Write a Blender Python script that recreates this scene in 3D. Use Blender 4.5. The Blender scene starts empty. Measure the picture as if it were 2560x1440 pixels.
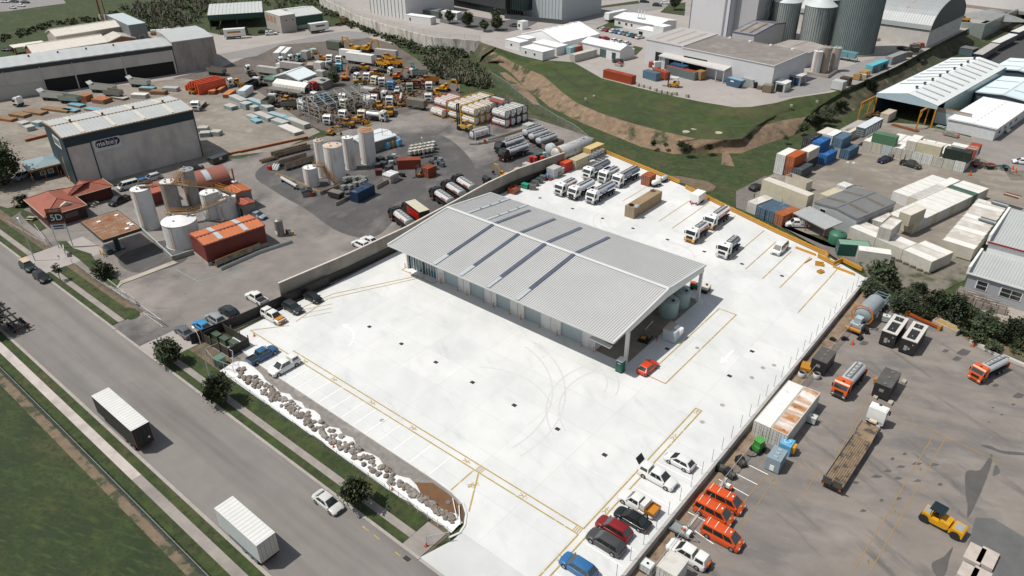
import bpy,math,random
Rg=range;En=enumerate
from math import sin,cos,pi,radians as rad,hypot,atan2
from mathutils import Vector as V,Matrix
random.seed(11);rd=random.random;PM=(-1,1);az=lambda d:math.degrees(atan2(d.y,d.x))
S=bpy.context.scene
COL=S.collection
# camera, sky, sun, exposure
FOC,PITCH,ROLL,CH,HEAD=1835.24257,rad(31.09218642),rad(-0.39185),72.46552,rad(39.85)
_fw=V((0,cos(PITCH),-sin(PITCH)));_rt=V((1,0,0));_up=_rt.cross(_fw)
RT=cos(ROLL)*_rt+sin(ROLL)*_up;UP=-sin(ROLL)*_rt+cos(ROLL)*_up
RZ=Matrix.Rotation(HEAD,3,'Z');RT=RZ@RT;UP=RZ@UP;FW=RZ@_fw
cam=bpy.data.cameras.new('camera');co=bpy.data.objects.new('camera',cam);COL.objects.link(co)
m=Matrix((RT,UP,-FW)).transposed().to_4x4();m.translation=(0,0,CH);co.matrix_world=m
cam.sensor_width=36;cam.lens=36*FOC/2560;cam.clip_start=1;cam.clip_end=4000
S.camera=co
S.view_settings.view_transform='Standard';S.view_settings.look='None'
S.view_settings.exposure=0.16;S.view_settings.gamma=1;S.view_settings.use_curve_mapping=False
w=bpy.data.worlds.new('World');S.world=w;w.use_nodes=True
nt=w.node_tree;bg=nt.nodes['Background'];sky=nt.nodes.new('ShaderNodeTexSky')
sky.sky_type='NISHITA';sky.sun_disc=False;sky.sun_elevation=rad(60.5);sky.sun_rotation=rad(225)
hs=nt.nodes.new('ShaderNodeHueSaturation');hs.inputs['Saturation'].default_value=.45;nt.links.new(sky.outputs[0],hs.inputs['Color']);nt.links.new(hs.outputs[0],bg.inputs[0]);bg.inputs[1].default_value=0.1
sl=bpy.data.lights.new('sun','SUN');sl.energy=4.1;sl.angle=rad(0.5);sl.color=(1,.955,.885)
so=bpy.data.objects.new('sun',sl);COL.objects.link(so)
so.rotation_euler=V((cos(rad(60.5))*cos(rad(45)),cos(rad(60.5))*sin(rad(45)),-sin(rad(60.5)))).to_track_quat('-Z','Y').to_euler()
# survey of the place: sight lines of the photo met with the ground
FR={'F1':(0,0,3.6),'F2':(560,0,3.6),'F3':(1100,0,3.6),'F4':(1600,0,3.6),'F5':(2000,0,4.114),'M1':(0,340,3.6),'M2':(560,300,4.235),'M3':(960,200,3.84),'M4':(1340,380,3.84),'M5':(1840,250,3.2),'B1':(0,560,3.6),'B2':(0,900,2.667),'B3':(560,880,2.571),'B4':(960,560,3.048),'B5':(1200,960,3.0),'B6':(1840,640,3.13),'B7':(1840,1000,3.272),'D1':(960,480,6),'D2':(1440,620,4.235),'D3':(1680,0,6),'D4':(2040,0,6),'D5':(720,300,6),'D6':(1900,230,6),'D7':(2360,500,3.6),'E1':(40,500,12),'E3':(540,50,8.533),'E4':(1380,380,9),'E5':(680,100,8.47),'E6':(900,140,9),'E7':(2400,240,6.545),'P':(0,0,1)}
def A(f,x,y,z=0.0):
 o=FR[f];px=o[0]+x/o[2];py=o[1]+y/o[2]
 d=(px-1280)/FOC*RT+(720-py)/FOC*UP+FW
 t=(z-CH)/d.z
 return V((d.x*t,d.y*t,z))
# materials
MATS={}
def lin(h):
 if not isinstance(h,str):return tuple(h)
 h=h.lstrip('#');c=[int(h[i:i+2],16)/255 for i in(0,2,4)]
 return tuple(x/12.92 if x<=.04045 else((x+.055)/1.055)**2.4 for x in c)
def Mt(name,col,Ro=.6,Me=0,var=.12,Sc=1.2,Sn=None,stretch=None,bump=0,Bs=20,coat=0,spec=None,more=()):
 """stain / more: (colour, scale, low, high[, stretch]) patches laid over the base"""
 if name in MATS:return MATS[name]
 m=bpy.data.materials.new(name);m.use_nodes=True;t=m.node_tree;N=t.nodes;L=t.links
 b=N['Principled BSDF'];b.inputs['Roughness'].default_value=Ro;b.inputs['Metallic'].default_value=Me
 if coat:b.inputs['Coat Weight'].default_value=coat
 if spec is not None:b.inputs['Specular IOR Level'].default_value=spec
 c=(*lin(col),1);g=N.new('ShaderNodeNewGeometry')
 def pos(st):
  if not st:return g.outputs['Position']
  mp=N.new('ShaderNodeMapping');mp.inputs['Scale'].default_value=st[:3]
  if len(st)>3:mp.inputs['Rotation'].default_value=(0,0,rad(st[3]));mp.vector_type='TEXTURE';mp.inputs['Scale'].default_value=tuple(1/s for s in st[:3])
  L.new(g.outputs['Position'],mp.inputs['Vector']);return mp.outputs[0]
 def noise(sc,st=None,det=5,ro=.6):
  n=N.new('ShaderNodeTexNoise');n.inputs['Scale'].default_value=sc;n.inputs['Detail'].default_value=det;n.inputs['Roughness'].default_value=ro
  L.new(pos(st),n.inputs['Vector']);return n.outputs['Fac']
 cur=None
 if var:
  r=N.new('ShaderNodeMapRange');r.inputs['From Min'].default_value=.25;r.inputs['From Max'].default_value=.75
  r.inputs['To Min'].default_value=1-var;r.inputs['To Max'].default_value=1+var
  L.new(noise(Sc,stretch),r.inputs['Value'])
  mx=N.new('ShaderNodeMix');mx.data_type='RGBA';mx.blend_type='MULTIPLY';mx.inputs['Factor'].default_value=1
  mx.inputs['A'].default_value=c;L.new(r.outputs[0],mx.inputs['B']);cur=mx.outputs['Result']
 for st in([Sn]if Sn else[])+list(more):
  r=N.new('ShaderNodeMapRange');r.inputs['From Min'].default_value=st[2];r.inputs['From Max'].default_value=st[3]
  L.new(noise(st[1],st[4]if len(st)>4 else None),r.inputs['Value'])
  if len(st)>5:r.inputs['To Max'].default_value=st[5]
  mx=N.new('ShaderNodeMix');mx.data_type='RGBA';L.new(r.outputs[0],mx.inputs['Factor'])
  if cur:L.new(cur,mx.inputs['A'])
  else:mx.inputs['A'].default_value=c
  mx.inputs['B'].default_value=(*lin(st[0]),1);cur=mx.outputs['Result']
 if cur:L.new(cur,b.inputs['Base Color'])
 else:b.inputs['Base Color'].default_value=c
 if bump:
  bp=N.new('ShaderNodeBump');bp.inputs['Strength'].default_value=bump;bp.inputs['Distance'].default_value=.1
  L.new(noise(Bs),bp.inputs['Height']);L.new(bp.outputs[0],b.inputs['Normal'])
 MATS[name]=m;return m
def Pt(h,Ro=.35):return Mt('paint_'+h,h,Ro,var=.06,Sc=.8,Sn=('#6a6156',.9,.66,.95,None,.45),coat=.25 if Ro<.4 else 0)
def steel(h):return Mt('painted_steel_'+h,h,.55,var=.12,Sc=.7,Sn=('#6b5a48',.55,.58,.9,None,.6))
def mesh_mat(name,col,a):
 if name in MATS:return MATS[name]
 m=Mt(name,col,.5,.4,0);t=m.node_tree;b=t.nodes['Principled BSDF'];tr=t.nodes.new('ShaderNodeBsdfTransparent')
 mx=t.nodes.new('ShaderNodeMixShader');mx.inputs[0].default_value=a
 t.links.new(tr.outputs[0],mx.inputs[1]);t.links.new(b.outputs[0],mx.inputs[2]);t.links.new(mx.outputs[0],t.nodes['Material Output'].inputs[0]);return m
GLASS=Mt('window_glass',(.016,.021,.021),.08,0,0,spec=1)
GLASS2=Mt('office_glass','#2d5560',.1,0,.2,.6,spec=.8)
TYRE=Mt('tyre_rubber','#0d0d0d',.85,0,0)
RIM=Mt('wheel_rim','#8d8f90',.4,.5,.1)
DARK=Mt('dark_trim','#141414',.6,0,.15)
CHAS=Mt('chassis_black','#17181a',.6,0,.2,2)
LAMP=Mt('headlamp_lens','#c9cfd2',.15,.2,0)
RED=Mt('red_lens','#8c1410',.25,0,0)
WHT=Pt('#d9dad6');GALV=Mt('galvanised_steel','#a9aeae',.5,.2,.15,2)
ALU=Mt('tank_aluminium',(.5,.515,.52),.35,.3,.1,1.5)
YEL=steel('#a8741c');RUST=Mt('rusty_steel','#7a4526',.8,0,.3,1.5)
CONC=Mt('concrete','#a39b8f',.85,0,.15,.5,Sn=('#6f6a60',.25,.5,.8))
# mesh building
class MB:
 def __init__(s):s.v=[];s.f=[];s.m=[];s.T=None
 def add(s,vs,fs,m=0):
  o=len(s.v)
  s.v+=[tuple(s.T@V(p))for p in vs]if s.T is not None else[tuple(p)for p in vs]
  s.f+=[tuple(i+o for i in f)for f in fs];s.m+=[m]*len(fs);return s
 def at(s,x=0,y=0,z=0,r=0,sc=1):s.T=Matrix.Translation((x,y,z))@Matrix.Rotation(rad(r),4,'Z')@Matrix.Scale(sc,4);return s
 def box(s,x0,x1,y0,y1,z0,z1,m=0):
  s.add([(x,y,z)for z in(z0,z1)for x,y in((x0,y0),(x1,y0),(x1,y1),(x0,y1))],[(3,2,1,0),(4,5,6,7),(0,1,5,4),(1,2,6,5),(2,3,7,6),(3,0,4,7)],m);return s
 def loft(s,rings,m=0,caps=True,closed=True):
  n=len(rings[0]);fs=[]
  for k in Rg(len(rings)-1):
   for i in Rg(n if closed else n-1):
    j=(i+1)%n;fs.append((k*n+i,k*n+j,(k+1)*n+j,(k+1)*n+i))
  if caps and closed:fs+=[tuple(Rg(n-1,-1,-1)),tuple((len(rings)-1)*n+i for i in Rg(n))]
  s.add([p for r in rings for p in r],fs,m);return s
 def pm(s,pts,a,b,axis='y',m=0):
  q={'y':lambda p,t:(p[0],t,p[1]),'x':lambda p,t:(t,p[0],p[1]),'z':lambda p,t:(p[0],p[1],t)}[axis]
  return s.loft([[q(p,a)for p in pts],[q(p,b)for p in pts]],m)
 def cyl(s,p,q,r,r2=None,n=14,m=0,caps=True):
  p,q=V(p),V(q);d=(q-p).normalized();a=d.orthogonal().normalized();b=d.cross(a);r2=r if r2 is None else r2
  return s.loft([[c+(a*cos(2*pi*i/n)+b*sin(2*pi*i/n))*k for i in Rg(n)]for c,k in((p,r),(q,r2))],m,caps)
 def rev(s,prof,n=24,m=0,c=(0,0,0)):
  hole=len(prof)>3 and prof[0][0]==prof[-1][0]and prof[0][0]>.1
  if hole:prof=list(prof)+[prof[0]]
  return s.loft([[(c[0]+r*cos(2*pi*i/n),c[1]+r*sin(2*pi*i/n),c[2]+z)for i in Rg(n)]for r,z in prof],m,not hole)
 def tube(s,pts,r,n=6,m=0):
  for a,b in zip(pts,pts[1:]):s.cyl(a,b,r,n=n,m=m)
  return s
 def quad(s,a,b,c,d,m=0):s.add([a,b,c,d],[(0,1,2,3)],m);return s
 def poly(s,pts,z=None,m=0):
  s.add([(p[0],p[1],p[2]if z is None else z)for p in pts],[tuple(Rg(len(pts)))],m);return s
 def corr(s,p,q,z0,z1,per=.28,dep=.04,m=0):
  """corrugated upright sheet from p to q (x,y)"""
  p,q=V((*p[:2],0)),V((*q[:2],0));L=(q-p).length;n=max(2,round(L/per));d=(q-p)/n;o=V((d.y,-d.x,0)).normalized()*dep
  pts=[]
  for i in Rg(n):
   b=p+d*i;pts+=[b,b+d*.36,b+d*.5+o,b+d*.86+o]
  pts.append(q)
  k=len(pts);s.add([(a.x,a.y,z0)for a in pts]+[(a.x,a.y,z1)for a in pts],[(i,i+1,k+i+1,k+i)for i in Rg(k-1)],m);return s
 def mesh(s,name,Sm=None):
  me=bpy.data.meshes.new(name);me.from_pydata(s.v,[],s.f)
  if any(s.m):me.polygons.foreach_set('material_index',s.m)
  if Sm:
   me.polygons.foreach_set('use_smooth',[True]*len(s.f));me.set_sharp_from_angle(angle=rad(Sm))
  me.update();return me
def tag(o,label=None,cat=None,group=None,kind=None):
 if label:o['label']=label
 if cat:o['category']=cat
 if group:o['group']=group
 if kind:o['kind']=kind
 return o
def link(o):COL.objects.link(o);return o
def bo(n,m,t,*a):return Ob(n,MB().box(*a),m,t)
def Ob(name,mb,mats,parent=None,Sm=None,loc=None,yaw=0):
 me=mb.mesh(name,Sm)if isinstance(mb,MB)else mb
 for m in(mats if isinstance(mats,(list,tuple))else[mats]):me.materials.append(m)
 o=link(bpy.data.objects.new(name,me));o.parent=parent
 if loc is not None:o.location=(*loc[:2],loc[2]if len(loc)>2 else 0)
 if yaw:o.rotation_euler.z=rad(yaw)
 return o
def Tg(name,label,cat,loc=(0,0,0),yaw=0,group=None):
 o=link(bpy.data.objects.new(name,None));o.empty_display_size=.4
 o.location=(loc[0],loc[1],loc[2]if len(loc)>2 else 0);o.rotation_euler.z=rad(yaw);return tag(o,label,cat,group)
class Proto:
 """one kind of thing: its parts as shared meshes; '@n' material slots take the colours of each copy"""
 def __init__(s):s.p=[]
 def add(s,name,mb,mats,par=-1,Sm=None):
  me=mb.mesh(name,Sm);mats=mats if isinstance(mats,(list,tuple))else[mats]
  for m in mats:me.materials.append(None if isinstance(m,str)else m)
  s.p.append((name,me,[(i,int(m[1:]))for i,m in En(mats)if isinstance(m,str)],par));return len(s.p)-1
 def put(s,name,label,cat,loc,yaw=0,cols=(),group=None,sc=1,tilt=None):
  def mk(me,nm,roles):
   o=link(bpy.data.objects.new(nm,me))
   for i,r in roles:o.material_slots[i].link='OBJECT';o.material_slots[i].material=cols[r]if r<len(cols)else cols[0]
   return o
  one=len(s.p)==1
  root=mk(s.p[0][1],name,s.p[0][2])if one else link(bpy.data.objects.new(name,None))
  if not one:
   root.empty_display_size=.4;os=[]
   for nm,me,roles,par in s.p:
    o=mk(me,nm,roles);o.parent=root if par<0 else os[par];os.append(o)
  root.location=(loc[0],loc[1],loc[2]if len(loc)>2 else 0);root.rotation_euler=(*(tilt or(0,0)),rad(yaw));root.scale=(sc,sc,sc)
  return tag(root,label,cat,group)
def text_mb(s,size,thick=.02):
 cu=bpy.data.curves.new('lettering','FONT');cu.body=s;cu.size=size;cu.extrude=thick;cu.align_x='CENTER';cu.align_y='CENTER'
 o=bpy.data.objects.new('lettering',cu);COL.objects.link(o);dg=bpy.context.evaluated_depsgraph_get();dg.update()
 me=bpy.data.meshes.new_from_object(o.evaluated_get(dg));bpy.data.objects.remove(o);return me
def text(s,size,mt,parent,M,name='lettering'):
 me=text_mb(s,size);me.transform(M);o=Ob(name,me,mt,parent);return o
def face(loc,yaw,tilt=90):
 return Matrix.Translation(loc)@Matrix.Rotation(rad(yaw+90),4,'Z')@Matrix.Rotation(rad(tilt),4,'X')
def R3(f,K,R,Lf,z):
 """flat rectangle from its lowest, right and left corners in the picture, seen at height z"""
 k,r,l=A(f,*K,z),A(f,*R,z),A(f,*Lf,z)
 u,v=k-l,r-k;phi=(atan2(u.y,u.x)+atan2(v.y,v.x)-pi/2)/2
 su,sv=u.length,v.length;U=V((cos(phi),sin(phi),0));W=V((-sin(phi),cos(phi),0))
 return k-U*su/2+W*sv/2,phi*180/pi,su,sv
def Cn(f,K,z,phi,su,sv):
 k=A(f,*K,z);p=rad(phi);return k+V((-cos(p),-sin(p),0))*su/2+V((-sin(p),cos(p),0))*sv/2
# the ground
def Gd(name,pts,z,mt,depth=None,kind='structure'):
 b=MB()
 P=[(p[0],p[1])for p in pts]
 a=sum(P[i][0]*P[(i+1)%len(P)][1]-P[(i+1)%len(P)][0]*P[i][1]for i in Rg(len(P)))
 if a<0:P.reverse()
 if depth:b.pm(P,z-depth,z,'z')
 else:b.poly(P,z)
 o=Ob(name,b,mt);o['kind']=kind;return o
GRASS=Mt('grass',(.029,.046,.01),.95,0,.4,.4,Sn=((.075,.064,.026),.14,.5,.74),bump=.6,Bs=6,more=(((.014,.025,.006),1.1,.46,.68),((.046,.066,.014),.35,.52,.72)))
FIELD=Mt('field_grass',(.028,.044,.01),.95,0,.4,.3,Sn=((.085,.07,.03),.16,.5,.76,(.3,1.6,1,18)),bump=.6,Bs=5,more=(((.013,.025,.008),.06,.46,.64),((.014,.025,.007),1.6,.45,.68),((.045,.064,.015),.9,.52,.72,(.4,1.6,1,18))))
EARTH=Mt('bare_earth',(.15,.105,.068),.95,0,.25,.4,Sn=((.06,.062,.028),.16,.55,.68),bump=.7,Bs=3,more=(((.13,.09,.058),.5,.5,.8),))
ROADM=Mt('road_seal',(.185,.172,.16),.9,0,.1,.25,Sn=((.12,.113,.105),.14,.44,.7,(.12,1.8,1)),bump=.25,Bs=30,more=(((.21,.19,.175),.06,.55,.8,(.15,2.6,1)),((.1,.095,.09),.5,.68,.8)))
ASPH=Mt('yard_asphalt',(.18,.162,.148),.9,0,.16,.25,Sn=((.075,.073,.072),.045,.48,.62),bump=.3,Bs=25,more=(((.275,.25,.225),.08,.5,.76),((.065,.063,.062),.28,.66,.8),((.23,.21,.195),.03,.54,.72,(3,1,1,25)),((.1,.095,.09),.3,.6,.75,(.3,2.5,1,40))))
RASPH=Mt('right_yard_seal',(.19,.167,.148),.9,0,.16,.25,Sn=((.125,.118,.115),.07,.46,.68,(1,3,1,20)),bump=.3,Bs=25,more=(((.25,.225,.2),.1,.5,.75,(1,2,1,25)),((.1,.093,.088),.15,.56,.74,(.5,3,1,-25)),((.22,.2,.182),.6,.6,.8)))
GRAVEL=Mt('gravel_yard',(.225,.198,.168),.95,0,.2,.5,Sn=((.15,.13,.11),.06,.46,.7),bump=.4,Bs=18,more=(((.32,.285,.245),.14,.56,.78),((.11,.097,.083),.3,.64,.82),((.17,.15,.125),.12,.5,.7,(.5,2.5,1,20))))
DIRT=Mt('junk_dirt',(.11,.093,.078),.95,0,.25,.5,Sn=((.06,.055,.05),.12,.5,.7),bump=.5,Bs=9)
APRON=Mt('pale_concrete_yard',(.3,.275,.255),.9,0,.12,.2,Sn=((.24,.22,.205),.05,.5,.7),more=(((.18,.165,.155),.3,.66,.85),))
PATH=Mt('footpath_concrete',(.25,.225,.205),.9,0,.15,.6,Sn=((.17,.15,.14),.2,.5,.75),bump=.2)
KERB=Mt('kerb_concrete',(.3,.275,.25),.85,0,.15,1)
MUD=Mt('dry_soil',(.13,.095,.062),.95,0,.3,.8,Sn=((.05,.058,.025),.35,.52,.7),bump=.5,Bs=8)
CW=Mt('new_white_concrete',(.575,.58,.57),.8,0,.06,.25,Sn=((.5,.51,.505),.06,.44,.72,(2.2,1,1,35)),more=(((.45,.46,.455),.14,.56,.82,(1,3,1,-25)),((.63,.63,.62),.1,.5,.75),((.52,.525,.52),.5,.66,.8)))
t=CW.node_tree;bk=t.nodes.new('ShaderNodeTexBrick');g=t.nodes.new('ShaderNodeNewGeometry');t.links.new(g.outputs['Position'],bk.inputs['Vector'])
bk.offset=0;bk.inputs['Scale'].default_value=1;bk.inputs['Brick Width'].default_value=8.4;bk.inputs['Row Height'].default_value=6.2
bk.inputs['Mortar Size'].default_value=.06;bk.inputs['Mortar Smooth'].default_value=.3;bk.inputs['Color1'].default_value=(1,1,1,1);bk.inputs['Color2'].default_value=(.93,.94,.945,1);bk.inputs['Mortar'].default_value=(.86,.86,.86,1)
mx=t.nodes.new('ShaderNodeMix');mx.data_type='RGBA';mx.blend_type='MULTIPLY';mx.inputs['Factor'].default_value=1
b=t.nodes['Principled BSDF'];src=b.inputs['Base Color'].links[0].from_socket
t.links.new(src,mx.inputs['A']);t.links.new(bk.outputs['Color'],mx.inputs['B']);t.links.new(mx.outputs['Result'],b.inputs['Base Color'])
RZ0=-1.0
BT=[(-25.3,140),(-19,139.4),(-12.5,136.4),(-7.6,133.6),(-4,131.2),(4,129),(80,121)]
BB=[(-25.3,138.2),(-20,137.2),(-13.5,134.2),(-8.6,131.4),(-5,128.8),(3,126.4),(80,118)]
Gd('grassland',[(-1500,-200),(-25.9,-200),(-25.9,140)]+BT+[(80,-200),(900,-200),(900,1800),(-1500,1800)],-.1,GRASS)
Gd('lower_yard',[(-25.3,-60),(80.1,-60)]+[(x,y+1)for x,y in BB[::-1]],RZ0,RASPH)
Ob('yard_bank',MB().loft([[(x,y,RZ0)for x,y in BB],[(x,y,-.09)for x,y in BT]],caps=False,closed=False),MUD)['kind']='structure'
Gd('road',[(-420,24.8),(-26,24.8),(-26,37.2),(-420,37.2)],-.02,ROADM)
Gd('verge_soil',[(-420,37.3),(-45.6,37.3),(-45.6,48),(-105,48),(-108,44),(-420,44)],-.06,MUD)
Gd('field',[(-300,-60),(-25.4,-60),(-25.4,19.2),(-300,19.2)],-.05,FIELD)
Gd('fence_line_soil',[(-300,18.4),(-25.4,18.6),(-25.4,19.9),(-300,19.9)],-.03,Mt('soil_strip',(.16,.12,.08),.95,0,.3,1,Sn=((.045,.055,.025),.5,.5,.6),bump=.5))
def strip(name,x0,x1,y0,y1,z,mt,depth=.3):return Gd(name,[(x0,y0),(x1,y0),(x1,y1),(x0,y1)],z,mt,depth)
strip('kerb',-420,-26,24.35,24.8,.1,KERB);strip('grass_verge',-420,-26,23.1,24.35,.09,GRASS)
strip('footpath',-420,-84.7,21.8,23.1,.07,Mt('footpath_pale',(.42,.38,.35),.9,0,.15,.7,Sn=((.28,.25,.23),.3,.5,.75)))
strip('footpath',-84.7,-26,21.8,23.1,.07,PATH);strip('grass_verge',-420,-26,19.9,21.8,.08,GRASS)
for x0,x1 in((-420,-163.5),(-153.8,-122),(-107.2,-45.8)):
 strip('kerb',x0,x1,37.2,37.6,.1,KERB)
strip('kerb',-163.5,-153.8,37.2,37.6,.01,KERB);strip('kerb',-122,-107.2,37.2,37.6,.01,KERB);strip('kerb',-45.8,-26,37.2,37.6,.01,KERB)
for x0,x1 in((-420,-163.5),(-152.6,-123.8),(-106.6,-49)):
 strip('grass_verge',x0,x1,37.6,38.8,.1,GRASS);strip('footpath',x0,x1,38.8,39.9,.08,PATH)
 strip('grass_verge',x0,x1,39.9,42.4 if x1>-60 else 41.9,.1,GRASS)
strip('footpath',-49,-45.9,37.6,42,.05,PATH)
strip('driveway',-163.5,-152.6,37.6,50,.0,APRON,.1);strip('driveway',-123.8,-106.6,37.6,44,.005,ASPH,.1)
strip('driveway',-113.8,-106.6,37.61,44.2,.03,APRON,.1)
for f,x,y,a,bb in(('B1',1015,862,1.7,.9),('B1',1165,805,2.6,1.5)):
 p=A(f,x,y);Gd('grass_verge',[(p.x+a*cos(k*.6283)*(1+.1*sin(3*k)),p.y+bb*sin(k*.6283))for k in Rg(10)],.05,GRASS)
Gd('entry_driveway',[(-45.9,37.6),(-26,37.6),(-26,46),(-44.8,46),(-44.6,42)],.01,Mt('entry_concrete',(.47,.48,.475),.85,0,.08,.4,Sn=((.36,.37,.37),.1,.5,.75)))
Gd('left_yard',[A('P',*q)for q in((95,500),(25,545))]+[(-163,43.5),(-123,43.5),(-106.8,43.6),(-105.4,52),(-104.6,90),(-106,120),(-107,134),(-104,150)]+[A('P',*q)for q in((1485,345),(1335,296),(1075,262),(835,335),(600,396),(515,400),(515,455),(205,470))],-.02,ASPH)
Gd('storage_yard',[A('P',*q)for q in((-60,255),(455,195),(640,225),(800,330),(700,375),(515,398),(515,450),(160,470),(95,500),(20,520),(-60,500))],-.03,GRAVEL)
Gd('scrap_yard',[A('P',*q)for q in((430,195),(560,165),(700,108),(900,88),(985,110),(1060,160),(1150,185),(1150,245),(1080,262),(835,335),(790,320),(640,228))],-.035,DIRT)
Gd('depot_apron',[A('P',*q)for q in((-80,200),(440,60),(540,85),(640,90),(800,70),(870,62),(935,80),(990,112),(900,90),(700,110),(560,168),(430,200),(-80,262))],-.045,APRON)
Gd('access_lane',[A('P',*q)for q in((545,136),(640,118),(815,85),(870,77),(940,85),(915,95),(700,112),(640,140),(560,150))],-.03,Mt('lane_seal',(.2,.19,.185),.9,0,.1,.3))
Gd('cliff_carpark',[A('P',*q)for q in((-60,-30),(145,-20),(165,8),(90,18),(20,28),(-60,32))],-.03,Mt('carpark_seal',(.2,.19,.185),.9,0,.1,.3))
WY=[(-104.6,50.2),(-103.2,48.3),(-94.4,47.6),(-53,47.6),(-50,47.5),(-47.6,47),(-46.1,46),(-45,44.5),(-44.7,43.4),(-26,43.4),(-26,138.5)]+[A('P',*q)for q in((2066,640),(1940,580),(1732,476),(1520,384),(1480,380),(1420,408))]+[(-104.8,139),(-107.3,130),(-107,112),(-104.9,90),(-104.6,70)]
Gd('white_yard',WY,.05,CW,1.3)
Gd('gravel_margin',[(-104,45.2),(-95,45.6),(-70,44.9),(-50,44.6),(-47.5,46.9),(-50,47.6),(-94,47.7),(-104,48.5)],.0,Mt('grey_gravel',(.2,.185,.17),.95,0,.25,1.2,Sn=((.34,.33,.32),.35,.55,.75),bump=.5,Bs=20))
Gd('soil_patch',[(-55.2,45.4),(-53.2,47),(-50,46.9),(-47.4,46.4),(-46.2,45.4),(-45.4,44),(-46,43.3),(-48,43.8),(-51.5,44.4),(-54,44.8)],.03,Mt('wet_soil',(.13,.065,.028),.9,0,.2,.8,bump=.3))
def bend(pts,w,z,mt,name='kerb',kind='structure'):
 b=MB();P=[V((p[0],p[1],0))for p in pts]
 for a,c in zip(P,P[1:]):
  d=(c-a).normalized();n=V((-d.y,d.x,0))*w/2;b.add([(*(a+n)[:2],0),(*(a-n)[:2],0),(*(c-n)[:2],0),(*(c+n)[:2],0),(*(a+n)[:2],z),(*(a-n)[:2],z),(*(c-n)[:2],z),(*(c+n)[:2],z)],[(4,5,6,7),(0,1,5,4),(1,2,6,5),(2,3,7,6),(3,0,4,7)])
 o=Ob(name,b,mt);o['kind']=kind;return o
bend([(-103.2,48.3),(-94.4,47.55),(-53,47.55),(-50,47.4),(-47.6,46.9),(-46.1,45.9),(-45,44.4),(-44.7,43.2),(-45.2,41.8)],.25,.16,Mt('new_kerb',(.55,.55,.54),.85,0,.1,1))
def rag(y0,y1,amp,n=34,x0=-97,x1=-45.5):
 return[(x0+(x1-x0)*i/n,y0+(y1-y0)*i/n+amp*(rd()-.5))for i in Rg(n+1)]
fab=MB();lo=rag(42.25,42.6,.6);hi=rag(46.2,44.9,1.0)
fab.loft([[(x,y,.02)for x,y in lo],[(x,y*.6+h[1]*.4,.16+.12*rd())for(x,y),h in zip(lo,hi)],[(x,y*.25+h[1]*.75,.22+.15*rd())for(x,y),h in zip(lo,hi)],[(x,y,.03)for x,y in hi]],caps=False,closed=False)
o=Ob('weed_mat',fab,Mt('white_fabric',(.66,.66,.65),.9,0,.08,2,Sn=((.45,.4,.34),.5,.66,.8)),Sm=60);tag(o,'white ground fabric laid under the row of boulders beside the verge','ground fabric')
ROCK=Mt('boulder_stone',(.175,.15,.128),.9,0,.45,1.2,Sn=((.27,.25,.23),.7,.48,.65),bump=.6,Bs=6)
rk=[]
for k in Rg(6):
 b=MB();n=8;rr=[]
 for j,(z,r)in En(((-.3,.7),(.05,1),(.45,.85),(.7,.4))):
  rr.append([(r*cos(i*pi/4+j*.3)*(.75+.5*rd()),r*sin(i*pi/4+j*.3)*(.75+.5*rd()),z+.18*rd())for i in Rg(n)])
 p=Proto();p.add('boulder',b.loft(rr),ROCK);rk.append(p)
for i in Rg(290):
 t=(i+.5)/290;x=-94.8+48.6*t;y=44.35-.55*t+(1.8 if x<-56 else.8)*(rd()-.5)
 if x>-53:y=44.15-.02*(x+53)+.8*(rd()-.5)-.1
 rk[i%6].put('boulder','grey brown boulder in the rock row on white fabric beside the verge','boulder',(x,y,.22+.1*rd()),rd()*360,group='boulders along the front of the white yard',sc=.18+.3*rd())
YP=Mt('yellow_line_paint','#a08848',.7,0,.2,1.5,Sn=((.66,.63,.57),1.2,.58,.72));WP=Mt('white_line_paint',(.86,.86,.86),.7,0,.05)
LZ=[0]
def line(b,p,q,w,z=.066):
 LZ[0]=(LZ[0]+1)%7;z+=LZ[0]*.0015
 p,q=V((*p[:2],0)),V((*q[:2],0));d=(q-p).normalized();n=V((-d.y,d.x,0))*w/2
 b.poly([p+n,p-n,q-n,q+n],z);return b
ym=MB()
for p,q in(((-92.5,53.35),(-33.3,53.35)),((-103.3,52.25),(-33.3,52.25)),((-33.3,53.35),(-33.3,82.8)),((-32.35,44),(-32.35,82.8)),((-33.3,44),(-33.3,52.25)),((-33.3,82.7),(-32.35,82.7)),((-50.5,52.1),(-50.4,47.6)),((-49.6,52.1),(-46.1,46.4)),((-43.05,85.1),(-43.05,110.5)),((-39.75,84.9),(-39.75,110.5)),((-43.05,110.4),(-39.75,110.4)),((-43.05,85),(-39.75,85)),((-94.6,83.3),(-101.8,69.3)),((-93.6,83.3),(-101.2,67.5)),((-101.8,69.3),(-102.6,60)),((-99.4,59),(-101.2,67.5)),((-103.3,52.3),(-99.3,57.5)),((-98.5,83.8),(-89.8,83.8)),((-98.5,83.8),(-98.5,85)),((-89.8,83.8),(-89.8,85))):
 line(ym,p,q,.2)
for x in(-82,-69.85,-65.8,-57.8,-49.7,-45.55,-41.4,-37.45,-31.45,-94,-90,-86,-78,-74,-61.8,-53.7):
 y0={-82:139.5,-69.85:135.2,-65.8:134,-57.8:131.2,-49.7:128.2,-45.55:127,-41.4:125.5,-37.45:124.4,-31.45:118}.get(x)
 if y0:line(ym,(x,y0),(x,y0+17.5 if x<-47 else(142 if x<-44 else 140)),.2)
for p in((-99.5,60.5),(-101.5,62.5),(-100.5,61.5)):line(ym,p,(p[0]+2.5,p[1]+4.5),.12)
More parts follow.
